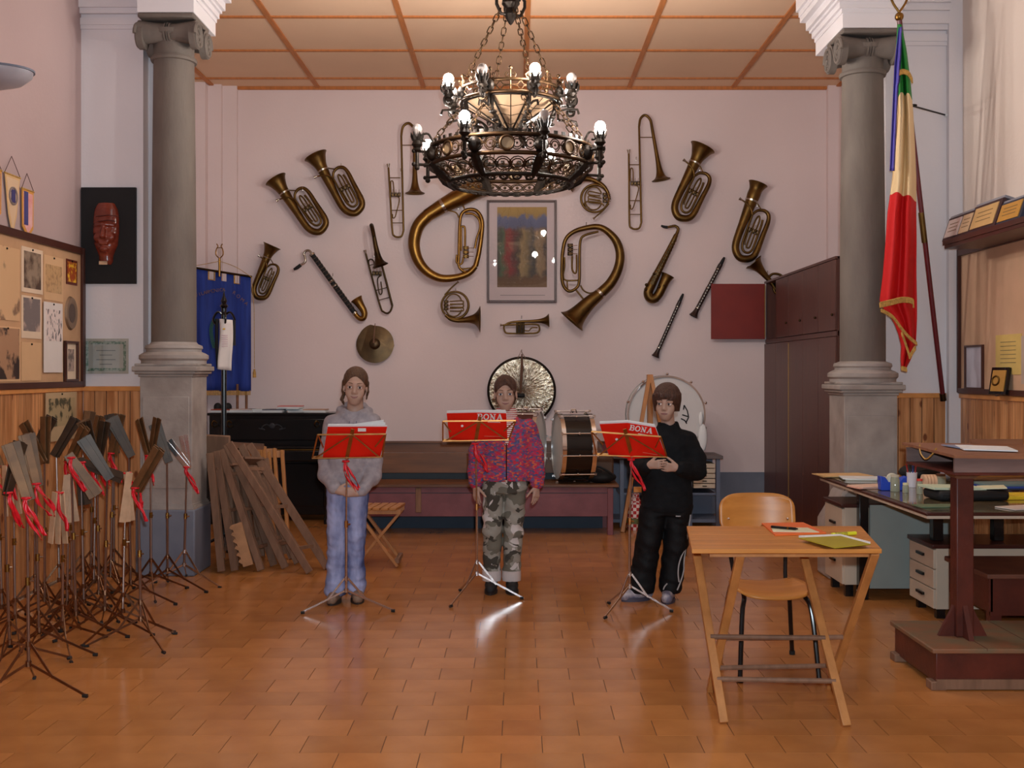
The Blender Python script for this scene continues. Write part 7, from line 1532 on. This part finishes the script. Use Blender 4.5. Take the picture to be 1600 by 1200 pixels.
T.loft([(.735, 0, 0, .172, .112), (.76, 0, 0, .178, .118), (.86, 0, 0, .168, .114), (.98, 0, 0, .164, .110), (1.06, 0, 0, .162, .104), (1.105, 0, .004, .145, .09), (1.135, 0, .008, .095, .076), (1.15, 0, .01, .075, .068)], .015, p=2.3)
for x in (-1, 1): T.chain([(x * .145, 0, 1.075), (x * .188, .008, .92), (x * .198, -.005, .80), (x * .20, -.016, .725)], [.060, .055, .052, .048], .025)
T.cap((0, .02, 1.10), (0, -.03, 1.24), .062, .085, .01, 's')
T.chain([(0, -.13, .99), (0, -.13, 1.08), (0, -.10, 1.17)], [.008, .04, .075], .008) if False else None
for q in np.linspace(0, 1, 9): T.ell((0.004, -.115 + .03 * q, .985 + .17 * q), (.008 + .062 * q, .05, .02), None, .006, 's')
T.cap((.002, -.125, .73), (.002, -.122, .985), .0055, None, .004, 's'); T.wrinkle(.006, 45, 21); T.wrinkle(.004, 160, 22)
def knit():
    m, nt, b, N, L = nodes('multicolour_knit'); tc = N.new('ShaderNodeTexCoord'); mp = N.new('ShaderNodeMapping'); mp.inputs['Scale'].default_value = (1, 1, 1.7); L.new(tc.outputs['Object'], mp.inputs[0]); vo = N.new('ShaderNodeTexVoronoi'); vo.inputs['Scale'].default_value = 60; L.new(mp.outputs[0], vo.inputs['Vector'])
    sp = N.new('ShaderNodeSeparateColor'); L.new(vo.outputs['Color'], sp.inputs[0]); r = N.new('ShaderNodeValToRGB'); r.color_ramp.interpolation = 'CONSTANT'; e = r.color_ramp.elements
    cs = [(150, 44, 78), (96, 60, 96), (84, 82, 116), (170, 40, 60), (124, 54, 92), (176, 84, 62), (70, 70, 108), (144, 62, 70)]
    while len(e) < len(cs): e.new(.5)
    for k, c in enumerate(cs): e[k].position = k / len(cs); e[k].color = (*alb(c), 1)
    L.new(sp.outputs[0], r.inputs[0]); L.new(r.outputs[0], b.inputs['Base Color']); b.inputs['Roughness'].default_value = .95; bp = N.new('ShaderNodeBump'); bp.inputs['Strength'].default_value = .6; bp.inputs['Distance'].default_value = .006; L.new(vo.outputs['Distance'], bp.inputs['Height']); L.new(bp.outputs[0], b.inputs['Normal']); return m
o = link('cardigan', T.mesh('cardigan'), knit(), g2)
MB().tube([(.002, -.119, .735), (.002, -.117, .86), (.002, -.114, .98)], .004, 6).build('zip', M_dkbrass, o); MB().box((.002, -.123, .738), (.012, .006, .018)).build('zip_pull', M_chrome, o)
J = SDF((-.2, -.16, .05), (.2, .18, .86), .005); J.loft([(.66, -.005, 0, .13, .095), (.72, -.005, 0, .145, .10), (.80, -.003, 0, .14, .1)], .02)
J.chain([(-.080, 0, .70), (-.090, -.005, .40), (-.096, .015, .14)], [.076, .064, .058], .010); J.chain([(.058, 0, .70), (.046, -.005, .40), (.034, .015, .14)], [.076, .064, .058], .010); J.wrinkle(.009, 50, 7); J.wrinkle(.004, 100, 8)
def camo():
    m, nt, b, N, L = nodes('camouflage_cloth'); tc = N.new('ShaderNodeTexCoord'); prev = None; base = alb((92, 88, 78))
    for k, (sc2, thr, c, seed) in enumerate(((7.5, .54, (128, 124, 116), 3.1), (8.5, .60, (58, 54, 48), 9.7), (8, .645, (172, 166, 164), 17.3))):
        mp = N.new('ShaderNodeMapping'); mp.inputs['Location'].default_value = (seed, seed * .7, seed * 1.3); mp.inputs['Scale'].default_value = (1, 1, 1.25); L.new(tc.outputs['Object'], mp.inputs[0]); nz = N.new('ShaderNodeTexNoise'); nz.inputs['Scale'].default_value = sc2; nz.inputs['Detail'].default_value = 2.5; nz.inputs['Distortion'].default_value = .6; L.new(mp.outputs[0], nz.inputs['Vector'])
        g = N.new('ShaderNodeMath'); g.operation = 'GREATER_THAN'; g.inputs[1].default_value = thr - .06; L.new(nz.outputs[0], g.inputs[0]); mx = N.new('ShaderNodeMix'); mx.data_type = 'RGBA'; L.new(g.outputs[0], mx.inputs[0])
        if prev is None: mx.inputs[6].default_value = (*base, 1)
        else: L.new(prev, mx.inputs[6])
        mx.inputs[7].default_value = (*alb(c), 1); prev = mx.outputs[2]
    L.new(prev, b.inputs['Base Color']); b.inputs['Roughness'].default_value = .9; return m
o = link('camouflage_trousers', J.mesh('camouflage_trousers'), camo(), g2)
for x in (-.096, .034): MB().lathe([(.052, .075), (.061, .075), (.0635, .10), (.0625, .14), (.057, .142), (.052, .075)], 28, Matrix.Translation((x, .015, 0))).build('turned_cuff', mat('cuff_grey', (178, 168, 166), .9, bump=.3, bscale=80), o)
bs = mat('black_suede', (22, 22, 24), .7); shoe('shoe', g2, (-.105, -.12), (-.095, .09), .03, bs, ss); shoe('shoe', g2, (.042, -.12), (.034, .09), .03, bs, ss)
# ---- boy in black
G3 = Vector(((1038 - CX) / F * 6.97, 7.0, 0))
B = SDF((-.3, -.34, -.01), (.32, .2, 1.42), .0038)
hd = Head((.015, -.03, 1.252), -.30, .10, .03, .97); add_head(B, hd); w = hd.w
B.chain([w(0, .012, -.05), (.028, .0, 1.10), (.028, .01, 1.03)], [.042, .043, .045], .015); B.chain([(.03, .01, 1.02), (.02, 0, .9), (.02, 0, .70)], [.06, .075, .085], .02); B.cap((-.10, 0, 1.01), (.15, 0, 1.01), .028, None, .015)
B.chain([(.15, .01, 1.01), (.20, -.01, .83), (.07, -.18, .85)], [.028, .028, .022], .015); B.chain([(-.10, 0, 1.01), (-.155, -.04, .83), (-.125, -.20, .87)], [.028, .028, .022], .015)
hand(B, (.06, -.19, .855), (-.95, -.25, .08), (-.1, -.2, 1), (-.1, 1, 0), .92, .6); hand(B, (-.118, -.205, .872), (.75, -.45, .12), (0, 0, 1), (0, 1, -.3), .9, .8)
for a in ((-.06, -.10, -.135), (.09, .07, .045)): B.chain([(a[0], 0, .66), (a[1], -.01, .38), (a[2], .02, .07)], [.07, .045, .032], .03)
g3 = person('boy with a dark bowl haircut in a black pullover and black tracksuit trousers', G3, B.mesh('person'))
face_parts(g3, hd, mat('black_brow', (50, 36, 30), .7), lip, mat('iris_grey', (72, 66, 66), .15), -.001, (-.0015, 0), B=B)
H_ = SDF((-.13, -.17, 1.08), (.16, .16, 1.43), .004)
H_.ell(w(0, .012, .040), (.086, .104, .090), hd.R, .01); H_.loft([(hd.c.z - .055, hd.c.x + .006, hd.c.y + .035, .080, .075), (hd.c.z, hd.c.x + .003, hd.c.y + .02, .088, .092), (hd.c.z + .05, hd.c.x, hd.c.y + .01, .086, .100)], .02)
H_.ell(w(0, -.125, -.042), (.064, .085, .075), hd.R, .010, 's'); H_.ell(w(0, -.10, -.10), (.085, .09, .07), hd.R, .012, 's'); H_.wrinkle(.0018, 190, 6)
link('hair', H_.mesh('hair', 1), hair_mat('hair_chestnut', (74, 44, 30), (36, 20, 14)), g3)
T = SDF((-.3, -.3, .50), (.34, .22, 1.2), .005)
T.loft([(.565, .02, 0, .150, .108), (.60, .02, 0, .162, .118), (.72, .02, 0, .158, .116), (.88, .022, 0, .155, .112), (.98, .024, 0, .158, .106), (1.05, .026, 0, .14, .09), (1.085, .028, .008, .085, .072), (1.105, .028, .006, .070, .068), (1.128, .027, .004, .064, .064)], .015, p=2.3)
T.chain([(.15, .01, 1.01), (.20, .0, .90), (.208, -.02, .82), (.075, -.175, .852)], [.064, .058, .058, .042], .03); T.chain([(-.10, 0, 1.01), (-.155, -.03, .88), (-.16, -.05, .83), (-.128, -.185, .865)], [.062, .056, .055, .040], .03)
T.wrinkle(.008, 36, 31); T.cap((.026, -.004, 1.105), (.022, -.03, 1.22), .046, .062, .008, 's'); T.wrinkle(.004, 90, 32)
link('pullover', T.mesh('pullover'), fabric('black_fleece', (20, 21, 24), (13, 14, 16), 30), g3)
J = SDF((-.28, -.16, .02), (.22, .2, .74), .005); J.loft([(.54, .02, 0, .14, .1), (.60, .02, 0, .148, .105), (.68, .02, 0, .14, .1)], .02)
J.chain([(-.058, 0, .60), (-.10, -.008, .36), (-.13, .01, .16), (-.138, .005, .09)], [.090, .078, .078, .082], .02); J.chain([(.09, 0, .60), (.072, -.005, .36), (.052, .01, .16), (.045, .01, .09)], [.090, .076, .070, .074], .02); J.wrinkle(.010, 45, 33); J.wrinkle(.004, 95, 34)
J.D[:, :, :max(0, int((.05 - .02) / .005))] = .3
o = link('tracksuit_trousers', J.mesh('tracksuit_trousers'), fabric('black_nylon', (15, 15, 17), (10, 10, 12), 20, .6), g3)
pip = mat('grey_piping', (150, 146, 146), .6)
def onleg(z, th, e=.002):
    cx = np.interp(z, [.09, .16, .36, .60], [.045, .052, .072, .09]); r = np.interp(z, [.09, .16, .36, .60], [.074, .070, .076, .090]) + e; return (cx + r * math.sin(th), -.003 - r * math.cos(th), z)
MB().tube(spline([onleg(z, t_) for z, t_ in ((.55, 1.0), (.46, .98), (.38, .95), (.30, .9), (.24, .95), (.20, 1.1), (.16, .95), (.11, .6), (.08, .4))], 4), .0045, 6).build('piping', pip, o)
MB().tube(spline([onleg(z, t_) for z, t_ in ((.34, .93), (.30, .55), (.24, .35), (.18, .38), (.13, .55))], 4), .0045, 6).build('piping', pip, o)
MB().tube(spline([onleg(z, t_) for z, t_ in ((.12, -.5), (.10, -.7), (.08, -.8))], 4), .0045, 6).build('piping', pip, o); MB().box((.075, -.112, .548), (.03, .004, .006)).build('logo_stitch', pip, o)
tr_ = mat('trainer_grey', (160, 152, 156), .5, c2=(96, 92, 108), scale=22, contrast=.12); sole2 = mat('trainer_sole', (60, 56, 70), .6)
shoe('trainer', g3, (-.275, -.03), (-.075, .03), .03, tr_, sole2, .044); shoe('trainer', g3, (.0, -.13), (.05, .085), .03, tr_, sole2, .044)
# ------------------------------------------------------------------ music stands
def tripod(t, c, hub, coll, feet, flat_m, rod=.0065):
    c = Vector(c)
    for f in feet:
        f = Vector(f); a = Vector((c.x, c.y, hub)); o_ = (f - Vector((c.x, c.y, 0))); o_.z = 0; o_.normalize(); mid = a.lerp(f, .42)
        lg = MB().beam(a + o_ * .01, f + Vector((0, 0, .006)), .005, .011).build('leg', flat_m, t)
        MB().beam(Vector((c.x, c.y, coll)) + o_ * .012, mid, .004, .011).build('brace', flat_m, lg)
        MB().tube([f + Vector((0, 0, .008)) - o_ * .022, f + Vector((0, 0, .007))], .009, 8).build('rubber_foot', M_rubber, lg)
    MB().lathe([(0, hub - .012), (.013, hub - .01), (.013, hub + .015), (0, hub + .016)], 10, Matrix.Translation((c.x, c.y, 0))).build('hub', flat_m, t)
    MB().lathe([(0, coll - .012), (.012, coll - .012), (.012, coll + .012), (0, coll + .012)], 10, Matrix.Translation((c.x, c.y, 0))).build('collar', flat_m, t)
def ribbon(t, p, seed, L=.2, w=.016):
    r = random.Random(seed); b = MB()
    for k in range(3):
        q = [p + Vector((0, -.012, 0))]; a = r.uniform(-.5, .5)
        for i in range(6): q.append(q[-1] + Vector((math.sin(a + i * .5) * .02, -.004 * math.cos(i), -L / 6 * r.uniform(.6, 1.15))))
        q = spline(q, 3); vs_ = []
        for i, u in enumerate(q): d = Vector((math.cos(i * .28 + k), math.sin(i * .28 + k) * .6, 0)) * w / 2; vs_ += [u - d, u + d]
        b.add(vs_, [(2 * i, 2 * i + 1, 2 * i + 3, 2 * i + 2) for i in range(len(q) - 1)])
    b.torus(p, .018, .006, 12, 5); o = b.build('ribbon', M_ribbon, t, smooth=80); o.modifiers.new('s', 'SOLIDIFY').thickness = .0012
def quad(b, pts, th):
    """thin slab through four points (bottom-left, bottom-right, top-right, top-left); thickness away from the camera"""
    n = (pts[1] - pts[0]).cross(pts[3] - pts[0]).normalized() * th
    if n.y < 0: n = -n
    return b.add(list(pts) + [p + n for p in pts], [(0, 1, 2, 3), (7, 6, 5, 4), (0, 4, 5, 1), (1, 5, 6, 2), (2, 6, 7, 3), (3, 7, 4, 0)])
def open_stand(label, pole, hub, feet, BL, BR, TL, TR, db, dt, mt, rseed, split=.47):
    c = Vector(((pole[0] - CX) / F * pole[1], pole[1], 0)); t = thing('music_stand', label, 'music stand', c)
    tripod(t, c, hub, hub + .075, [G(*f) for f in feet], M_legchrome)
    bl, br, tl, tr = P(*BL, db), P(*BR, db), P(*TL, dt), P(*TR, dt); mb_, mt_ = (bl + br) / 2, (tl + tr) / 2
    zm = hub + (mb_.z - hub) * .5
    MB().tube([(c.x, c.y, hub - .01), (c.x, c.y, zm)], .0075, 8).build('lower_tube', M_legchrome, t); MB().tube([(c.x, c.y, zm), (mb_.x, db - .01, mb_.z + .02)], .0055, 8).build('upper_tube', M_legchrome, t)
    MB().lathe([(0, -.02), (.011, -.02), (.011, .02), (0, .02)], 10, Matrix.Translation((c.x, c.y, zm))).build('clamp', mt, t); MB().tube([(c.x, c.y, zm), (c.x + .025, c.y - .01, zm)], .005, 6).build('clamp_screw', mt, t)
    f = Vector((0, -.008, 0))
    MB().beam(mb_ + f - (mt_ - mb_) * .05, mt_ + f + (mt_ - mb_) * .22, .022, .004, (0, 1, 0)).build('spine', mt, t)
    MB().beam(bl, br, .03, .006).build('ledge', mt, t); MB().beam(bl + Vector((0, .03, .004)), br + Vector((0, .03, .004)), .004, .012).build('ledge_lip', mt, t)
    MB().beam(tl + f, tr + f, .004, .009).build('top_bar', mt, t); MB().beam(bl, tl + f, .004, .009, (1, 0, 0)).build('side_arm', mt, t); MB().beam(br, tr + f, .004, .009, (1, 0, 0)).build('side_arm', mt, t)
    for a, b_ in ((bl.lerp(br, .04), mt_), (br.lerp(bl, .04), mt_)): MB().beam(a + f, b_ + f, .004, .008).build('diagonal_arm', mt, t)
    for a, b_ in ((tl, mb_.lerp(bl, .55)), (tr, mb_.lerp(br, .55))): MB().beam(a + f * .6, a.lerp(b_, .55) + f * .6, .004, .008).build('short_arm', mt, t)
    ribbon(t, Vector((mb_.x - .005, db - .02, mb_.z - .02)), rseed); return t
def letter_B(): pass
def book(label, BLp, SB, BRp, TLp, ST, TRp, db, dt, title=None, fan=0, bow=.02):
    """open red music book seen from its covers: bottom-left, spine, bottom-right / top-left, spine, top-right pixels"""
    o = .012; bl, sb, br = P(*BLp, db + o), P(*SB, db + o - bow), P(*BRp, db + o); tl, st, tr = P(*TLp, dt + o), P(*ST, dt + o - bow), P(*TRp, dt + o)
    t = thing('music_book', label, 'book', (bl + br) / 2)
    quad(MB(), (bl, sb, st, tl), .003).build('back_cover', M_red, t, smooth=0); quad(MB(), (sb, br, tr, st), .003).build('front_cover', M_red, t, smooth=0)
    up = Vector((0, 0, .010)); q = Vector((0, .0035, 0))
    for k in range(3):
        e = q * (1 + 1.5 * k) + up * (1 + .3 * k)
        quad(MB(), (bl + q * (1 + 1.5 * k), sb + q * (1 + 1.5 * k), st + e, tl + e), .003).build('page', M_paper, t, smooth=0)
        e2 = e + Vector((-.012 * k * fan, .01 * k * fan, .012 * k * fan)); quad(MB(), (sb + q * (1 + 1.5 * k), br + q * (1 + 1.5 * k), tr + e2, st + e), .003).build('page', M_paper, t, smooth=0)
    ux = (br - sb).normalized(); uy = (st - sb); uy = (uy - ux * uy.dot(ux)).normalized(); un = ux.cross(uy)
    ux = (tr - st).normalized(); un = ux.cross((st - sb).normalized()).normalized(); uy = un.cross(ux)
    if un.y > 0: pass
    def stamp(nm, me, at, m):
        ob = link(nm, me, m, t); M_ = Matrix((ux, uy, un)).transposed().to_4x4(); M_.translation = at - ORG[t.name]; ob.matrix_local = M_; return ob
    if title:
        W_ = (tr - st).length; sz = W_ * title[1]
        # slab-serif capitals drawn as strokes
        def stroke(b, pts, wd):
            for (x0, y0), (x1, y1) in zip(pts[:-1], pts[1:]): b.beam((x0 * sz, y0 * sz, 0), (x1 * sz, y1 * sz, 0), wd * sz, .0012)
        el = lambda cx, cy, rx, ry, a0, a1, n=14: [(cx + rx * math.cos(a0 + (a1 - a0) * i / n), cy + ry * math.sin(a0 + (a1 - a0) * i / n)) for i in range(n + 1)]
        glyph = {'B': ([([(.16, 0), (.16, .72)], .16), ([(.0, .035), (.36, .035)], .07), ([(.0, .685), (.36, .685)], .07), ([(.16, .37), (.38, .37)], .06), (el(.36, .53, .15, .15, -1.57, 1.57), .11), (el(.38, .2, .18, .165, -1.57, 1.57), .12)], .66),
                 'O': ([(el(.33, .36, .25, .31, 0, 6.283, 22), .13)], .70), 'N': ([([(.14, 0), (.14, .7)], .08), ([(.54, .0), (.54, .72)], .08), ([(.10, .70), (.54, .04)], .16), ([(.0, .035), (.28, .035)], .07), ([(.0, .685), (.16, .685)], .07), ([(.40, .685), (.68, .685)], .07)], .74),
                 'A': ([([(.12, .03), (.35, .72)], .08), ([(.33, .72), (.58, .03)], .17), ([(.2, .24), (.48, .24)], .06), ([(.0, .035), (.25, .035)], .07), ([(.42, .035), (.72, .035)], .07)], .74)}
        tot = sum(glyph[c_][1] for c_ in title[0]); x0 = -tot / 2
        for c_ in title[0]:
            b = MB()
            for pts, wd in glyph[c_][0]: stroke(b, [(x0 + q, r_) for q, r_ in pts], wd)
            stamp('title_letter', b.mesh('letter', smooth=0), st.lerp(tr, title[3]) - uy * (sz * .72 + title[2]) + un * .004, M_white); x0 += glyph[c_][1]
        stamp('subtitle_line', MB().box((0, 0, 0), (W_ * .42, .004, .001)).mesh('l'), st.lerp(tr, title[3] + .14) - uy * (sz * .98 + title[2]) + un * .004, M_white)
        stamp('imprint_line', MB().box((0, 0, 0), (W_ * .55, .003, .001)).mesh('l'), sb.lerp(br, .5) + uy * .03 + un * .004, mat('pale_red_print', (226, 110, 90), .6))
    c = bl.lerp(sb, .5).lerp(tl.lerp(st, .5), .55)
    if title: ob = link('publisher_mark', MB().lathe([(0, .001), (.008, .001), (.008, 0), (0, 0)], 14).mesh('m'), M_white, t); M_ = Matrix((ux, uy, un)).transposed().to_4x4(); M_.translation = c + un * .006 - ORG[t.name]; ob.matrix_local = M_
    else: stamp('white_label', MB().box((0, 0, 0), (.048, .022, .001)).mesh('l'), st.lerp(tr, .24) - uy * .018 + un * .004, M_white)
    return t
open_stand('music stand with a red book in front of the girl in the grey sweatshirt', (541, 6.68), .125, [(470, 960), (617, 957), (541, 926)], (488, 716), (597, 714), (497, 679), (603, 678), 6.66, 6.58, M_goldmetal, 1)
book('open red music book with a white label before the girl in grey', (504, 716), (545, 716), (594, 714), (512, 667), (553, 667), (605, 667), 6.66, 6.57, None, 1.0)
open_stand('music stand in front of the girl in the patterned cardigan', (745, 7.02), .165, [(703, 950), (718, 924), (818, 937)], (692, 689), (795, 687), (692, 658), (806, 657), 6.98, 6.92, M_goldmetal, 2)
book('open red music book titled BONA in front of the girl in the patterned cardigan', (702, 687), (745, 689), (793, 687), (698, 646), (744, 645), (791, 646), 6.98, 6.90, ('BONA', .305, .004, .47), .2)
open_stand('music stand in front of the boy in black', (984, 6.66), .155, [(944, 968), (950, 944), (1052, 957)], (932, 711), (1042, 714), (924, 674), (1032, 682), 6.64, 6.55, M_goldmetal, 3)
book('open red music book titled BONA on the stand of the boy', (951, 711), (986, 717), (1041, 713), (937, 663), (981, 661), (1024, 668), 6.64, 6.54, ('BONA', .30, .006, .52), .1)
# ---- folded stands packed along the left wall
M_slat = mat('brown_enamel_slat', (104, 74, 46), .4, .3, c2=(72, 50, 32), scale=14, random_obj=.3); M_slatd = mat('dark_enamel_slat', (58, 44, 32), .4, .3, c2=(40, 30, 22), scale=14); M_slatp = mat('pale_slat', (176, 146, 118), .5, c2=(146, 116, 90), scale=14)
M_leg2 = mat('stand_leg_bronze', (116, 88, 68), .32, 1, c2=(88, 64, 48), scale=12)
M_pole2 = mat('stand_pole_dull', (130, 116, 110), .34, 1, var=.1)
def folded(style, tilt, spread, rib, seed, zt):
    t = thing('folded_music_stand', 'x', 'music stand', (0, 0, 0)); r = random.Random(seed)
    hub = .14; tripod(t, (0, 0, 0), hub, hub + .09, [(.29 * math.cos(a), .29 * math.sin(a), .003) for a in (-.5, 1.6, 3.6)], M_legchrome if style == 'chrome' else M_leg2)
    zm = hub + (zt - hub) * .5
    MB().tube([(0, 0, hub - .01), (0, 0, zm)], .0075, 8).build('lower_tube', M_pole2, t); MB().tube([(0, 0, zm), (0, 0, zt)], .0055, 8).build('upper_tube', M_pole2, t)
    MB().lathe([(0, -.018), (.011, -.018), (.011, .018), (0, .018)], 10, Matrix.Translation((0, 0, zm))).build('clamp', M_brass2, t); MB().tube([(0, 0, zm), (.026, -.004, zm)], .005, 6).build('clamp_screw', M_nickel, t); MB().sphere((0, -.008, zt), .014, 8, 6).build('tilt_joint', M_nickel, t)
    m = {'brown': M_slat, 'dark': M_slatd, 'pale': M_slatp, 'chrome': M_chrome}[style]; c = Vector((0, -.01, zt + .01))
    dirs = {'v': (tilt + spread, tilt - spread), 'one': (tilt, tilt + .06), 'fan': (tilt - .12, tilt, tilt + .12)}['v' if spread > .2 else ('fan' if style == 'pale' else 'one')]
    for i, a in enumerate(dirs):
        d = Vector((math.sin(a), 0, math.cos(a))); n = Vector((math.cos(a), 0, -math.sin(a))); L = .27 if style != 'chrome' else .23
        b0 = c - d * .02 if style != 'pale' else c
        for k in range(2 if style != 'pale' else 1):
            s_ = MB().beam(b0 + Vector((0, .012 * k - .02 * i, 0)) + n * .012 * k, b0 + d * L + Vector((0, .012 * k - .02 * i, 0)) + n * .03 * k, .038 if style != 'chrome' else .028, .007, (0, -1, 0)).build('desk_slat', m, t, bevel=.001)
    if rib: ribbon(t, c + Vector((0, -.012, -.005)), seed, .2, .02)
    return t
#        pole px, depth, desk-joint height, style, tilt, spread, ribbon
ST = [(45, 4.95, .88, 'brown', -.35, .0, 1), (16, 5.35, .86, 'dark', .30, .0, 1), (24, 5.9, .94, 'pale', 3.0, .05, 1), (62, 5.6, .88, 'brown', -.25, .0, 1), (70, 6.35, .93, 'brown', -.30, .30, 0),
      (97, 5.75, .82, 'pale', 3.14, .0, 1), (88, 6.95, .93, 'dark', .5, .0, 0), (112, 6.55, .91, 'brown', .55, .0, 1), (120, 5.98, .98, 'brown', 2.55, .0, 1), (132, 6.3, .93, 'dark', 2.5, .52, 1), (108, 7.3, .93, 'brown', .1, .0, 0),
      (146, 6.9, .90, 'brown', -.45, .0, 1), (155, 6.55, .90, 'dark', -.05, .25, 1), (163, 6.1, .86, 'dark', -.62, .0, 0), (172, 7.1, .92, 'brown', .12, .0, 1), (191, 6.05, .89, 'pale', 3.14, .0, 1), (205, 6.85, .93, 'dark', -.5, .0, 0), (221, 5.85, .83, 'brown', .55, .0, 1), (236, 7.15, .90, 'brown', -.1, .35, 1), (262, 7.3, .86, 'dark', -.4, .0, 0), (287, 7.5, .80, 'chrome', -.45, .25, 1), (30, 6.6, .95, 'dark', .45, .0, 0), (140, 7.45, .90, 'brown', .2, .0, 0), (178, 7.55, .9, 'dark', -.2, .0, 0), (4, 6.15, .92, 'brown', -.4, .0, 1), (104, 6.25, .86, 'pale', 3.1, .05, 0)]
LB = {2: 'folded music stand with pale drooping slats at the far left behind the two nearest', 4: 'folded music stand with two brown slats spread in a V near the left edge', 25: 'folded music stand with pale hanging slats half hidden in mid cluster', 24: 'folded music stand with brown slats and a ribbon cut off by the left edge', 11: 'folded music stand with a brown slat leaning left and a ribbon in mid cluster', 14: 'folded music stand with one upright brown slat and a ribbon before the panelling', 19: 'folded music stand with a dark slat leaning left before the column plinth', 0: 'nearest folded music stand, at the front left corner of the cluster', 1: 'folded music stand with a dark slat second nearest at the left edge', 5: 'folded music stand with pale slats hanging down near the front of the cluster', 8: 'folded music stand with a brown slat drooping to the right in mid cluster', 9: 'folded music stand whose dark slats droop like a roof on both sides', 15: 'folded music stand with pale slats hanging down on the right side of the cluster', 17: 'folded music stand set apart at the right front of the cluster, bright chrome leg forward', 18: 'folded music stand with a red ribbon against the column plinth', 20: 'chrome folded music stand rightmost of the cluster by the column', 12: 'folded music stand with upright dark slats and a red ribbon before the pine panelling', 3: 'folded music stand with ribbon and brown slat between the two nearest the left edge', 13: 'folded music stand with a dark slat slanting left beside the pale-slatted one'}
for i, (px, d, zt, sty, ti, spr, rib) in enumerate(ST):
    t = folded(sty, ti, spr, rib, 100 + i, zt); x = (px - CX) / F * d
    t.location = (max(x, XL + .32), d, 0); ang = {0: .3, 17: -.35, 20: .2, 1: 1.2}.get(i, random.uniform(-.7, .7)); t.rotation_euler = (random.uniform(-.02, .02), random.uniform(-.03, .03), ang)
    t['label'] = LB.get(i, 'folded music stand half hidden at the back of the tangled cluster'); t['group'] = 'folded music stands along the left wall'
